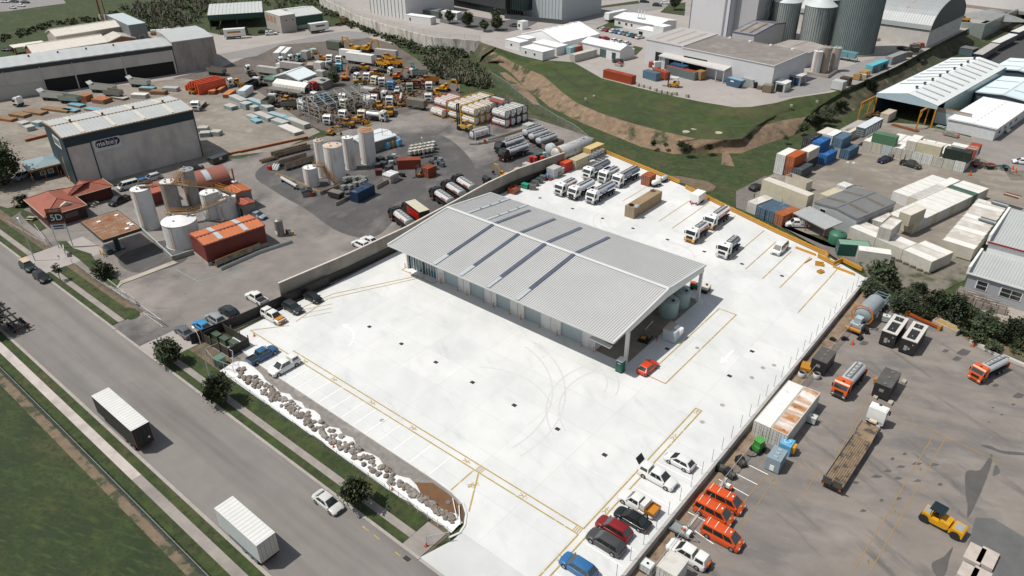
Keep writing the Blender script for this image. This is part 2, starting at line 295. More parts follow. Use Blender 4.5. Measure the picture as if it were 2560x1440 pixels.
def walker(b,x,y,r=0,s=1):
 for p,q in(((0,.5),(0,0)),((0,.05),(-.22,-.45)),((0,.05),(.25,-.4)),((-.3,.3),(.3,.2)),((-.08,.62),(.1,.62))):
  c,d=cos(r),sin(r);line(b,(x+s*(p[0]*c-p[1]*d),y+s*(p[0]*d+p[1]*c)),(x+s*(q[0]*c-q[1]*d),y+s*(q[0]*d+q[1]*c)),.11*s)
for x in(-88.5,-81,-72,-63,-52.5,-42.5):walker(ym,x,52.8,-pi/2,1.1)
for y in(82,75,66,57.5,48):walker(ym,-32.8,y,0,1.1)
for x,y in((-96.5,84.3),(-93,84.3)):walker(ym,x,y,0,1)
for q in((-49.1,49.6),(-48.6,50.0),(-48.9,49.3)):line(ym,q,(q[0]+.1,q[1]+.9),.1);line(ym,(q[0]-.3,q[1]+.1),(q[0]+.5,q[1]+.6),.1)
for x in(-50.3,-34.2):
 for k in Rg(4):line(ym,(x+.28*k,52.4),(x+.28*k,53.2),.12)
Ob('yellow_line_marking',ym,YP)['kind']='structure'
wm=MB()
for x in(-99.8,-97,-94.3,-91.6,-88.9,-86.4,-83.7,-81,-78.3,-75.6,-72.9,-70.2,-67.5,-64.8,-61.8,-58.3,-54.6):line(wm,(x,47.8),(x,52.1),.1)
for y in(46,48.8,51.7,54.6,57.5,60.4,63.3,66.2,69.1,72):line(wm,(-32.2,y),(-26.6,y),.1)
a=A('D2',1530,1220);bb=A('D2',1665,1085);line(wm,bb,(a.x+.1,a.y+.9),.3);d=V((a.x,a.y));wm.poly([(a.x,a.y),(a.x+.8,a.y+1.3),(a.x-.5,a.y+1.5)],.066)
a=A('P',855,812);wm.poly([(a.x,a.y),(a.x+1.4,a.y-.4),(a.x+1.1,a.y+.8)],.066)
for i in Rg(10):
 t0,t1=i/10*1.3,(i+1)/10*1.3;line(wm,(a.x+1.2+5*sin(t0),a.y+.2-5*(1-cos(t0))),(a.x+1.2+5*sin(t1),a.y+.2-5*(1-cos(t1))),.25)
Ob('white_line_marking',wm,WP)['kind']='structure'
tm=MB()
TY=Mt('tyre_marks',(.49,.49,.485),.8,0,.12,2)
for cx,cy,r,a0,a1 in((-66,62,17,-.2,1.4),(-66,62,19,-.2,1.4),(-40,76,11,2.6,4.2),(-40,76,12.9,2.6,4.2),(-52,76,6,.2,1.6),(-52,76,7.8,.2,1.6),(-38,118,9,2,4),(-38,118,10.8,2,4),(-74,131,7,3.2,4.9),(-74,131,8.7,3.2,4.9),(-61,122,6,.4,2.2),(-58,60,12,.9,2.2)):
 LZ[0]=(LZ[0]+1)%7;tm.loft([[(cx+(r+dr)*cos(a0+(a1-a0)*i/30),cy+(r+dr)*sin(a0+(a1-a0)*i/30),.053+LZ[0]*.0014)for i in Rg(31)]for dr in(0,.24)],caps=False,closed=False)
Ob('tyre_mark',tm,TY)['kind']='structure'
DR=Mt('cast_iron','#2a2426',.7,0,.2)
p=Proto();p.add('drain_grate',MB().box(-.36,.36,-.3,.3,.02,.072),DR)
for x,y in((-88,66.2),(-79.8,66.2),(-71.6,66.2),(-63.4,66.1),(-54.8,66),(-46.6,65.9),(-38.4,65.8)):p.put('drain_grate','square black drain grate in the line across the open white yard','drain',(x,y),group='drain grates in front of the shed')
for x in(-98.4,-88.8,-80.5,-72.5,-63.9,-55.3,-47):p.put('drain_grate','square black drain grate in the line behind the grey shed','drain',(x,128.6),group='drain grates behind the shed')
for f,x,y in(('D2',965,1070),('B6',125,748),('D2',1625,1357),('B6',360,158)):p.put('drain_grate','lone square black drain grate beside the right end of the shed','drain',A(f,x,y),group='lone drain grates right of the shed')
p=Proto();p.add('manhole_cover',MB().cyl((0,0,.02),(0,0,.07),.36,n=20),Mt('manhole_iron','#968e8a',.8,0,.2))
for f,x,y in(('B5',1817,160),('B5',1667,287),('B6',297,857),('B6',210,877),('B6',123,953),('B3',1017,442),('D2',1283,1060)):p.put('manhole_cover','round grey manhole lid set in the white concrete','manhole lid',A(f,x,y),group='manhole lids in the white yard')
b=MB()
for p_,q_ in(((890,1120),(930,1150)),((965,1175),(1000,1205)),((1100,1285),(1135,1312)),((1150,1330),(1185,1352))):line(b,A('B3',*p_),A('B3',*q_),.14,-.01)
Ob('yellow_line_marking',b,YP)['kind']='structure'
q=A('B3',1175,1328);tag(Ob('sump_grate',MB().box(q.x-.45,q.x+.45,q.y-.3,q.y+.3,-.02,.0),DR),'dark sump grate in the gutter by the entry driveway','drain')
def smooth_poly(f,pts,n=6,z=0):
 P=[V((*A(f,*p,z)[:2],0))for p in pts];k=len(P);out=[]
 for i in Rg(k):
  a,b_,c,d=P[i-1],P[i],P[(i+1)%k],P[(i+2)%k]
  for j in Rg(n):t_=j/n;out.append(.5*((2*b_)+(c-a)*t_+(2*a-5*b_+4*c-d)*t_**2+(3*b_-a-3*c+d)*t_**3))
 return out
DSEAL=Mt('dark_swept_seal',(.07,.067,.066),.85,0,.25,.2,Sn=((.125,.117,.11),.1,.52,.7,(2,1,1,25)),more=(((.045,.044,.044),.3,.62,.8),))
Gd('swept_seal',smooth_poly('P',((640,430),(760,365),(940,340),(1090,335),(1170,390),(1190,460),(1110,500),(1010,530),(940,590),(850,580),(760,520),(690,480))),-.005,DSEAL)
Gd('swept_seal',smooth_poly('P',((300,640),(420,600),(470,640),(420,670),(330,680))),-.005,DSEAL)
Gd('swept_seal',smooth_poly('P',((1050,470),(1200,420),(1330,360),(1400,370),(1330,430),(1200,480),(1080,540),(1000,580))),-.006,DSEAL)
# the raised grain terminal ground, its grass slope and earth bank
PZ=4.5
ROWS=[((1240,118),(1228,126),(1196,160)),((1303,139),(1278,153),(1239,156)),((1358,150),(1311,169),(1278,183)),((1433,155),(1358,189),(1311,219)),((1503,195),(1406,231),(1340,240)),((1586,217),(1444,258),(1372,267)),((1683,240),(1497,281),(1400,281)),((1761,256),(1572,306),(1450,306)),((1836,268),(1655,328),(1517,333)),((1878,267),(1740,347),(1600,367)),((1940,257),(1808,350),(1683,386)),((1983,245),(1855,347),(1762,382)),((2030,238),(1905,314),(1850,385)),((2078,231),(1961,300),(1915,360)),((2110,222),(2017,292),(1985,338)),((2142,211),(2060,262),(2050,312)),((2240,167),(2150,215),(2120,290)),((2330,118),(2260,160),(2180,248)),((2420,72),(2380,95),(2270,195)),((2500,35),(2470,52),(2410,125)),((2600,-12),(2590,2),(2600,45))]
def resamp(rows,k):
 out=[]
 for a,b in zip(rows,rows[1:]):
  for i in Rg(k):out.append(a.lerp(b,i/k))
 return out+[rows[-1]]
K_=4
PA=resamp([A('P',*r[0],PZ)for r in ROWS],K_);PB=resamp([A('P',*r[1],3)for r in ROWS],K_);PC=resamp([A('P',*r[2],-.15)for r in ROWS],K_)
def slope(name,L0,L1,prof,amp,mt):
 n=len(prof);b=MB();rings=[]
 for i in Rg(n):
  t,dz=prof[i];ring=[]
  for p,q in zip(L0,L1):
   c=p.lerp(q,t);e=0 if i in(0,n-1)else amp
   ring.append((c.x+e*(rd()-.5)*2,c.y+e*(rd()-.5)*2,c.z+dz+e*(rd()-.5)))
  rings.append(ring)
 b.loft(rings,caps=False,closed=False);o=Ob(name,b,mt,Sm=70);o['kind']='structure';return o
SLOPE=Mt('slope_grass',(.031,.048,.01),.95,0,.35,.3,Sn=((.085,.072,.028),.1,.5,.72),bump=.6,Bs=6,more=(((.012,.024,.007),.2,.5,.7),((.05,.068,.014),.4,.52,.72)))
BANK=Mt('bank_earth',(.18,.125,.08),.95,0,.25,.5,Sn=((.03,.04,.014),.13,.54,.62),bump=.7,Bs=3,more=(((.115,.082,.052),.6,.48,.7),((.235,.17,.115),.25,.58,.75)))
BANK2=Mt('weedy_bank',(.075,.064,.036),.95,0,.3,.5,Sn=((.035,.045,.018),.16,.45,.55),bump=.7,Bs=3,more=(((.2,.15,.1),.3,.62,.7),))
k1=14*K_
slope('grass_slope',PA,PB,[(0,0),(.15,-.2),(.3,-.5),(.42,-.9),(.5,-1.2),(.58,-.6),(.66,.2),(.73,.6),(.82,.0),(.92,.1),(1,0)],.15,SLOPE)
slope('earth_bank',PB[:k1+1],PC[:k1+1],[(0,0),(.2,.15),(.4,.1),(.6,0),(.8,-.05),(1,0)],.25,BANK)
slope('earth_bank',PB[k1:],PC[k1:],[(0,0),(.2,.15),(.4,.1),(.6,0),(.8,-.05),(1,0)],.3,BANK2)
WALLTOP=[A('F2',*q,PZ)for q in((860,-20),(1000,45),(1200,150),(1480,240),(1700,300),(1900,345),(2304,378))]
Gd('terminal_ground',[A('P',-900,-200,PZ)]+[A('P',700,-70,PZ)]+WALLTOP+PA+[A('P',2900,-60,PZ),A('P',2900,-250,PZ)],PZ,APRON)
def gp(name,f,pts,z,mt):return Gd(name,[A(f,*p,z)for p in pts],z,mt)
TSEAL=Mt('terminal_road_seal',(.215,.205,.2),.9,0,.1,.3,Sn=((.3,.28,.27),.05,.55,.8))
gp('terminal_road','F3',((1060,170),(1250,90),(1500,55),(1750,15),(1900,-60),(2300,-60),(2080,60),(1900,95),(1700,130),(1420,215),(1200,210)),PZ+.05,TSEAL)
gp('office_carpark','F3',((0,150),(180,120),(560,190),(850,130),(960,155),(780,250),(600,290),(330,270),(0,200)),PZ+.05,Mt('dark_carpark_seal',(.09,.088,.088),.9,0,.12,.3))
gp('terminal_lawn','F3',((870,135),(1200,85),(1500,45),(1780,5),(1800,30),(1250,95),(1080,160)),PZ+.07,GRASS)
gp('terminal_lawn','F3',((1980,110),(2060,40),(2210,20),(2200,140)),PZ+.07,GRASS)
gp('terminal_lawn','F3',((1740,410),(1830,430),(1760,500),(1700,470)),PZ+.07,GRASS)
gp('terminal_lawn','F3',((1400,255),(1600,170),(1680,210),(1640,250),(1450,270)),PZ+.07,GRASS)
gp('silo_yard','F4',((1180,600),(1700,700),(1750,640),(2304,450),(2304,590),(1900,780),(1500,850),(1250,880)),PZ+.04,TSEAL)
gp('earth_track','F3',((535,655),(590,650),(660,700),(760,785),(850,870),(900,948),(840,940),(740,850),(640,760)),.0,BANK)
gp('earth_track','F4',((705,1260),(790,1250),(780,1330),(820,1420),(850,1500),(730,1490),(740,1380)),.0,BANK)
gp('earth_track','M4',((1270,225),(1400,235),(1640,280),(1730,330),(1690,380),(1560,380),(1450,310),(1370,290)),-.02,MUD)
gp('dry_margin','F3',((590,840),(740,960),(900,1060),(1100,1080),(1250,1170),(1340,1240),(1250,1290),(1000,1180),(760,1060),(610,960)),-.04,BANK2)
gp('storage_track','M5',((0,730),(230,610),(320,620),(140,760),(160,900),(700,1200),(900,1330),(1000,1340),(960,1230),(700,1160),(100,900),(0,860)),-.03,Mt('track_gravel',(.14,.125,.115),.95,0,.2,.6,Sn=((.05,.055,.03),.2,.56,.7)))
gp('container_yard','M5',((250,620),(1000,160),(1500,200),(1880,300),(2500,-100),(3000,300),(2304,900),(1700,1300),(1300,1150),(800,1100),(420,1050),(120,900),(160,740)),-.05,GRAVEL)
gp('parking_seal','M5',((1880,290),(2304,-60),(2700,0),(2500,560),(2150,570),(1900,430)),-.015,Mt('parking_gravel',(.22,.2,.185),.9,0,.15,.4,Sn=((.16,.15,.14),.1,.5,.7)))
gp('weedy_ground','M5',((1000,1310),(1320,1210),(1570,1400),(1750,1260),(1900,1300),(1830,1440),(1500,1600),(1100,1500)),-.02,Mt('weedy_gravel',(.15,.135,.11),.95,0,.25,.7,Sn=((.045,.055,.022),.18,.5,.62),bump=.4))
gp('weedy_ground','M5',((2150,570),(2304,560),(2304,640),(2200,640)),-.01,MATS['weedy_gravel'])
gp('neighbour_lot','D7',((190,900),(480,930),(820,1010),(820,1400),(620,1200),(480,1080)),-.012,Mt('pale_dusty_ground',(.3,.26,.23),.95,0,.18,.6))
gp('far_asphalt','F5',((1800,580),(2304,250),(2800,300),(2500,700),(2000,650)),.02,Mt('dark_asphalt',(.05,.05,.052),.9,0,.15,.3))
b=MB()
for p,q in zip(WALLTOP,WALLTOP[1:]):
 d=(q-p).normalized();n=V((d.y,-d.x,0))*.3
 b.loft([[(*(c+n*s)[:2],z)for c,s in((p,1),(p,-1),(q,-1),(q,1))]for z in(-.2,PZ+.5)])
tag(Ob('retaining_wall',b,Mt('stained_block_wall',(.5,.47,.42),.9,0,.2,.6,Sn=((.2,.18,.15),.5,.48,.7,(1,1,.25)))),'long pale stained concrete retaining wall below the terminal road','retaining wall')
Ob('earth_bank',MB().loft([[A('F2',2304,378,PZ+.02),PA[0]+V((0,0,.02))],[A('P',1188,128,2),A('P',1205,140,2)],[A('P',1180,135,-.15),A('P',1196,160,-.15)]],caps=False,closed=False),BANK2)['kind']='structure'
b=MB().box(-26,-25.6,43,138.6,-1.2,.24)
tag(Ob('boundary_kerb_wall',b,Mt('grey_kerb_wall',(.33,.32,.31),.85,0,.12,.8)),'long low concrete kerb wall along the right edge of the white yard','low wall')
Gd('dirt_strip',[(-25.6,20),(-23.9,20),(-23.7,70),(-23.3,100),(-22.6,141),(-25.6,141)],RZ0+.02,Mt('sandy_dirt',(.22,.16,.11),.95,0,.3,.7,Sn=((.1,.075,.05),.6,.5,.7),bump=.5,Bs=6))
b=MB().box(-23.9,-23.6,20,75,RZ0,RZ0+.12);bend_m=Mt('pale_edging',(.45,.43,.4),.9,0,.15,1)
o=Ob('kerb',b,bend_m);o['kind']='structure'
# foliage
LEAF=[Mt('leaf_dark',(.022,.034,.014),.8,0,.3,3),Mt('leaf_mid',(.04,.06,.02),.8,0,.3,3),Mt('leaf_olive',(.07,.075,.03),.8,0,.3,3)]
DRYL=Mt('dry_plume',(.19,.17,.12),.9,0,.25,2)
BARK=Mt('bark',(.09,.07,.055),.9,0,.25,4)
def leaves(b,c,rx,ry,rz,n,per,size,seed,ms=(0,0,1,1,2),shell=.55):
 R=random.Random(seed)
 for i in Rg(n):
  while True:
   p=V((R.uniform(-1,1),R.uniform(-1,1),R.uniform(-1,1)))
   if shell<p.length<1:break
  k=.75+.5*R.random();p=V((c[0]+p.x*rx*k,c[1]+p.y*ry*k,c[2]+p.z*rz*k));m=ms[R.randrange(len(ms))];cs=.35*min(rx,ry,rz)+.1
  for j in Rg(per):
   q=p+V((R.gauss(0,cs*.5),R.gauss(0,cs*.5),R.gauss(0,cs*.4)));s=size*(.6+.8*R.random())
   u=V((R.gauss(0,1),R.gauss(0,1),R.gauss(0,.6))).normalized();v=u.orthogonal().normalized()*.6;u=u*s;v=v*s
   b.add([q-u,q-v,q+u,q+v],[(0,1,2,3)],m)
 return b
def tree_proto(h,r,seed,n=70,per=26,size=.2,tall=1.0,ms=(0,0,1,1,2)):
 R=random.Random(seed);p=Proto();b=MB();top=V((R.uniform(-.2,.2),R.uniform(-.2,.2),h*.72))
 b.cyl((0,0,-.1),top*.5,.09*h/4,.065*h/4,7).cyl(top*.5,top,.065*h/4,.03*h/4,7)
 for k in Rg(6):
  a=k*1.05+R.random();s=top*(.4+.09*k);e=s+V((cos(a)*r*.7,sin(a)*r*.7,h*.22));b.cyl(s,e,.035*h/4,.012,5)
 p.add('trunk',b,BARK)
 p.add('crown',leaves(MB(),(0,0,h-r*tall*.95),r,r,r*tall,n,per,size,seed,ms),LEAF);return p
T1=tree_proto(4.6,1.7,1,110,34,.22,1.1);T2=tree_proto(4.2,1.5,2,95,32,.21,1.0);T3=tree_proto(3.6,.75,3,26,16,.15,1.2,(1,2,0));T4=tree_proto(8.5,3.8,4,150,34,.3,1)
def bush_proto(r,h,seed,n=40,per=22,size=.2,ms=(0,0,1,1,2)):
 p=Proto();b=MB()
 for k in Rg(5):b.cyl((0,0,-.1),(r*.4*cos(k*1.3),r*.4*sin(k*1.3),h*.6),.05,.015,5)
 p.add('stem',b,BARK);p.add('foliage',leaves(MB(),(0,0,h*.5),r,r,h*.55,n,per,size,seed,ms,.3),LEAF);return p
BU=[bush_proto(1.6,2.4,21,55,26,.2),bush_proto(1.5,1.8,22,50,24,.2,(1,1,0,2)),bush_proto(2.3,3.4,23,80,30,.24,(0,0,0,1))]
def T(p,lab,f,x,y,sc=1,z=0,name='street_tree',cat='tree',g=None):p.put(name,lab,cat,A(f,x,y,z),rd()*360,group=g,sc=sc)
T(T1,'dark green round tree on the verge beside the driveway into the left yard','B1',1535,1262,.95)
T(T1,'dense dark green tree on the verge below the lamp post by the boulders','P',556,1008,1.0)
T(T2,'small bushy tree on the verge beside the silver car','P',893,1268,1.05)
T(T3,'thin young tree on the verge beside the black suv','B1',548,512,1.0)
T(BU[0],'big spreading bush on the lawn in front of the canopy','B1',930,470,1.25,name='garden_bush',cat='bush')
T(T4,'large dark tree left of the blue roofed hut','P',8,462,1.15)
T(BU[1],'round green bush left of the red tiled house','M1',210,620,1.2,name='garden_bush',cat='bush')
T(T1,'dark tree at the left picture edge beside the skeletal trailer','P',-12,830,1.3)
T(T1,'dark round topped tree among the wrecks beside the white awning','E5',1310,960,1.05)
for i,(f,x,y,s,l)in En((('F3',90,212,1.1,'small dark tree in the office car park nearest the white cabins'),('F3',250,240,1.15,'small tree in the office car park, second from the white cabins'),('F3',400,285,1.0,'low round tree at the near corner of the office car park'),('F3',510,270,1.1,'round tree beside the near corner tree of the office car park'),('F3',505,195,1.1,'tree beside the dark office building, against its wall'),('F3',905,95,1.25,'dark tree in front of the tall pale warehouse wall'),('F3',815,120,.9,'small tree at the corner of the tall pale warehouse'),('F3',1040,60,1.6,'dark large tree right of the tall pale warehouse'),('F3',2110,90,1.3,'dark tree on the lawn left of the white tower'),('F3',1120,30,1.5,'dark tree behind the large tree right of the pale warehouse'))):
 T(T1 if i%2 else T2,l,f,x,y,s*1.1,PZ)
SH=[('B6',1130,150,2.0),('B6',1060,260,1.1),('B6',1230,240,1.3),('B6',1350,320,1.4),('B6',1290,370,1.1),('B6',1560,350,1.9),('B6',1470,430,1.2),('B6',1660,420,1.5),('B6',1780,520,1.1),('B6',1850,480,1.2),('B6',1960,560,1.3),('B6',1880,620,1.1),('B6',2060,640,1.2),('B6',2160,600,1.3),('B6',2010,690,1.0),('B6',2230,700,1.2),('B6',1420,250,.8)]
for i,(f,x,y,s)in En(SH):
 T(BU[(0,2,1)[i%3]],'dark green shrub in the thicket along the top of the right hand yard',f,x,y+40,s*.75,-.5,'shrub','shrub','shrubs above the right yard')
for i,(f,x,y,s)in En((('D6',650,560,1),('D6',800,420,1.2),('D6',860,480,.8),('D6',950,330,1.1),('D6',390,690,.55),('D6',1040,350,.9),('D6',1180,240,1),('D6',1250,200,.9),('D6',980,420,.8),('F4',120,1290,.6),('F4',230,1300,.5),('F4',370,1310,.5),('F4',430,1350,.9),('F4',620,1330,.8),('D4',1000,1150,.8),('D4',1300,1010,.9),('D4',1550,920,.8),('D4',800,1330,1))):
 T(BU[i%3],'low dark shrub growing on the earth bank below the terminal',f,x,y+15,s*.9,1.5,'shrub','shrub','shrubs on the earth bank')
def Sx(name,f,poly,n,r,h,seed,mats=LEAF,z=0,size=.35,per=14,ms=(0,0,1,1,2),label=None,cat='scrub',plume=0):
 R=random.Random(seed);P=[A(f,*q,z)for q in poly];xs=[p.x for p in P];ys=[p.y for p in P];b=MB();k=0
 def inside(x,y):
  c=False;j=len(P)-1
  for i in Rg(len(P)):
   if(P[i].y>y)!=(P[j].y>y)and x<(P[j].x-P[i].x)*(y-P[i].y)/(P[j].y-P[i].y)+P[i].x:c=not c
   j=i
  return c
 while k<n:
  x,y=R.uniform(min(xs),max(xs)),R.uniform(min(ys),max(ys))
  if not inside(x,y):continue
  k+=1;s=.6+.8*R.random();leaves(b,(x,y,z+h*s*.45),r*s,r*s,h*s*.5,5,per,size,R.random(),ms,.2)
  if plume and R.random()<plume:
   for q in Rg(6):
    a=R.random()*6.28;u=V((x+R.gauss(0,r*.6),y+R.gauss(0,r*.6),z+h*.4));v=u+V((cos(a)*.5,sin(a)*.5,h*(.45+.4*R.random())));wv=V((.2,.15,0));b.add([u-wv*.4,u+wv*.4,v+wv,v-wv],[(0,1,2,3)],3)
 o=Ob(name,b,list(LEAF)+[DRYL]);return tag(o,label,cat,None,'stuff')
Sx('scrub','F2',((880,60),(1000,120),(1250,220),(1500,300),(1800,360),(2150,400),(2300,410),(2230,480),(2000,640),(1850,640),(1800,520),(1640,440),(1400,340),(1150,250),(950,130)),330,1.6,1.8,5,label='dark scrub covering the slope below the retaining wall')
Sx('scrub','F2',((1800,560),(1950,540),(2280,600),(2350,700),(2420,790),(2280,800),(2100,760),(1900,700)),170,1.3,2.4,6,ms=(0,1,1,2,2),plume=.35,label='tall scrub with pale dry plumes between the scrap yard and the grass')
Sx('scrub','F1',((1050,95),(1450,30),(1700,0),(1950,60),(2050,110),(1830,110),(1800,210),(1320,330),(1300,200),(1150,130)),230,1.9,2.8,7,plume=.35,label='dark scrub behind the grey tower of the cream roofed hall')
Sx('scrub','F1',((0,340),(450,200),(900,150),(1050,95),(1080,130),(920,190),(500,235),(200,330),(0,400)),90,1.3,1.2,8,label='low hedge line along the edge of the far field')
Sx('scrub','P',((480,0),(640,-20),(830,-20),(880,20),(850,55),(820,40),(560,18)),120,2,2.2,9,plume=.3,label='scrub belt behind the green roofed depot')
Sx('scrub','B6',((1000,200),(1250,210),(1500,330),(1740,330),(1900,480),(2254,640),(2254,800),(2000,720),(1850,650),(1600,520),(1300,400),(1060,270)),110,.9,1.0,10,z=-.6,size=.22,label='undergrowth below the shrubs along the right hand yard')
# the grey shed in the white yard
ROOFM=Mt('zinc_roof',(.43,.432,.425),.5,.0,.05,.15,Sn=((.41,.41,.4),.3,.5,.8,(.3,2,1)))
FLASH=Mt('pale_flashing',(.47,.485,.475),.5,0,.05,.3)
WALLC=Mt('cream_cladding',(.6,.595,.57),.6,0,.06,.4)
DOORM=Mt('roller_door_grey',(.36,.42,.43),.55,.1,.06,.5)
BLACK=Mt('black_cladding',(.022,.021,.021),.6,0,.1)
SKYL=Mt('skylight_sheet',(.085,.1,.14),.2,.1,.15,.6,Sn=((.2,.22,.26),.9,.66,.75));SKYP=Mt('pale_skylight',(.4,.44,.46),.4,.1,.06,.5)
X0,X1,RY,RZH=-98.1,-47.0,97.3,8.85
def Rs(x0,x1,ya,za,yb,zb,per=.44,dep=.09,low=.5):
 """ribbed sheet, ribs running from a to b"""
 b=MB();n=round((x1-x0)/per);d=(x1-x0)/n;pr=[]
 for i in Rg(n):
  x=x0+i*d;pr+=[(x,0),(x+d*low,0),(x+d*(low+.08),dep),(x+d*.92,dep)]
 pr.append((x1,0));k=len(pr)
 b.add([(x,ya,za+z)for x,z in pr]+[(x,yb,zb+z)for x,z in pr],[(i,i+1,k+i+1,k+i)for i in Rg(k-1)])
 b.add([(x0,ya,za-.12),(x1,ya,za-.12),(x1,yb,zb-.12),(x0,yb,zb-.12)],[(3,2,1,0)]);return b
W=Tg('workshop','large grey ribbed roof shed with roller doors standing in the white yard','shed',(0,0,.05))
FY,FZ,BY,BZ=80.6,7.0,110.9,7.4
zf=lambda y:FZ+(y-FY)*(RZH-FZ)/(RY-FY)
zb=lambda y:BZ+(BY-y)*(RZH-BZ)/(BY-RY)
Ob('roof',Rs(X0,X1,FY,FZ,RY,RZH),ROOFM,W);Ob('roof',Rs(X0,X1,BY,BZ,RY,RZH),ROOFM,W)
Ob('ridge_cap',MB().add([(X0-.1,RY-.45,RZH+.11),(X0-.1,RY,RZH+.26),(X0-.1,RY+.45,RZH+.11),(X1+.05,RY-.45,RZH+.11),(X1+.05,RY,RZH+.26),(X1+.05,RY+.45,RZH+.11)],[(0,1,4,3),(1,2,5,4)]),FLASH,W)
def strip_on(b,x0,x1,y0,y1,fn,up):b.quad((x0,y0,fn(y0)+up),(x1,y0,fn(y0)+up),(x1,y1,fn(y1)+up),(x0,y1,fn(y1)+up))
for x in(-86.1,-79.6,-73.2,-66.7):
 b=MB();strip_on(b,x,x+.75,84.2,97,zf,.2);Ob('skylight',b,SKYL,W)
 b=MB();strip_on(b,x,x+.75,FY,84.2,zf,.195);Ob('skylight',b,SKYP,W)['label']='paler lower skylight panel'
 b=MB();strip_on(b,x,x+.75,97.6,108.6,zb,.2);Ob('skylight',b,SKYL,W)
for x in(-93.4,-88.4):
 b=MB();strip_on(b,x,x+.65,97.6,BY,zb,.2);Ob('skylight',b,SKYP,W)
 for y in(101.5,104.5,107.5):
  Ob('roof_vent',MB().cyl((x+.3,y,zb(y)+.1),(x+.3,y,zb(y)+.55),.12,n=8).cyl((x+.3,y,zb(y)+.55),(x+.3,y,zb(y)+.65),.2,n=8),GALV,W)
for x,s in((X1,1),(X0,-1)):
 Ob('barge_flashing',MB().loft([[(x-.3,y,z+.17),(x+.1,y,z+.17),(x+.1,y,z-.18),(x-.3,y,z-.18)]for y,z in((FY,FZ),(RY,RZH),(BY,BZ))]),FLASH,W)
bo('gutter',FLASH,W,X0,X1,FY-.16,FY-.01,FZ-.2,FZ+.06)
bo('gutter',FLASH,W,X0,X1,BY+.01,BY+.16,BZ-.2,BZ+.06)
Ob('gable_beam',MB().loft([[(X1-.55,y,z-.2),(X1-.12,y,z-.2),(X1-.12,y,z-dz),(X1-.55,y,z-dz)]for y,z,dz in((84.9,zf(84.9),1.2),(RY,RZH,1.75),(110.7,zb(110.7),1.2))]),WALLC,W)
for y in(85.2,110.1):
 b=MB().loft([[(-47.65,y,z),(-47.12,y,z),(-47.12,y+.5,z),(-47.65,y+.5,z)]for z in(0,6.4)]);b.box(-47.75,-47.02,y-.1,y+.6,0,.1);Ob('post',b,WALLC,W)
FW_=85.3
def wallbox(x0,x1,y0,y1,z0,z1):b=MB().box(x0,x1,y0,y1,z0,z1);return b
def clad(x0,x1,y=FW_,zt=7.1):Ob('wall_panel',MB().corr((x0,y),(x1,y),0,zt,.32,.035).box(x0,x1,y+.05,y+.2,0,zt),WALLC,W)
DO=[(-88.35,-84.3),(-81.6,-77.6),(-75.1,-71.5),(-68.6,-64.5),(-60.5,-55.7)]
prev=-90.0
for a,c in DO:
 clad(prev,a);prev=c
 dr=Ob('roller_door',wallbox(a+.15,c-.15,FW_+.25,FW_+.35,0,4.7),DOORM,W)
 b=MB()
 for k in Rg(15):b.box(a+.15,c-.15,FW_+.235,FW_+.25,.3*k+.2,.3*k+.24)
 Ob('slat',b,Mt('door_slat_line',(.27,.32,.33),.6),dr)
 Ob('door_head',wallbox(a,c,FW_+.02,FW_+.35,4.7,7.1),WALLC,W)
 for x in(a,c-.15):Ob('door_jamb',wallbox(x,x+.15,FW_-.06,FW_+.3,0,4.7),WALLC,W)
 x=(a+c)/2;bo('flood_light',WHT,W,x-.3,x+.3,FW_-.5,FW_-.1,5.2,5.4)
clad(prev,-53.2)
for x in(-89.5,-55.0+.35):
 Ob('side_door',wallbox(x,x+.95,FW_-.06,FW_-.02,.02,2.1),Mt('grey_door',(.45,.45,.44),.5),W)
 bo('door_sign',Pt('#c9b6b0'),W,x+.25,x+.7,FW_-.075,FW_-.065,1.3,1.7)
for x in(-83.1,-76.2,-69.9,-62.6,-53.6,-90.1):
 Ob('downpipe',MB().cyl((x,FW_-.09,0),(x,FW_-.09,7),.07,n=8),WALLC,W)
Ob('wall_panel',wallbox(-53.4,-53.2,FW_,110.2,0,7.2),WALLC,W)['label']='inner end wall of the open bay'
Ob('wall_panel',MB().pm([(FW_,0),(110.2,0),(110.2,7.3),(RY,8.6),(FW_,7.3)],-98.4+.3,-97.85,'x'),WALLC,W)
Ob('wall_panel',wallbox(-97.8,-53.4,110.0,110.2,0,7.25),WALLC,W)
Ob('floor_slab',wallbox(-53.2,-47.2,85.4,110.6,.0,.03),Mt('dull_slab',(.2,.175,.14),.85,0,.2,.5),W)
Ob('office_front',wallbox(-97.9,-90.05,FW_-.02,FW_+.2,0,7.1),BLACK,W)
def win(x0,x1,z0,z1,n,name='window',par=None):
 b=MB();fr=.09;y=FW_-.06
 for k in Rg(n+1):x=x0+(x1-x0)*k/n;b.box(x-fr/2,x+fr/2,y,y+.06,z0,z1)
 b.box(x0,x1,y-.002,y+.058,z0,z0+fr);b.box(x0,x1,y-.002,y+.058,z1-fr,z1)
 f=Ob(name,b,WHT,W);g=MB();g.box(x0+.02,x1-.02,y+.02,y+.035,z0+.02,z1-.02);Ob('pane',g,GLASS2,f)
win(-97.3,-96.5,.1,3.2,1,'glass_door');win(-95.9,-94.1,.1,3.3,2);win(-93.2,-90.3,.1,3.3,4)
Ob('doorstep',wallbox(-97.9,-94.6,84.2,FW_-.07,0,.08),Mt('pale_step',(.7,.7,.69),.8),W)
for x in(-98.1,):Ob('post',wallbox(x,x+.35,84.7,85.2,0,7.2),WALLC,W)
Ob('raised_shutter',MB().pm([(-52.5,4.6),(-48.6,4.4),(-48.6,4.2),(-52.5,4.4)],82.2,83,'y'),WALLC,W)
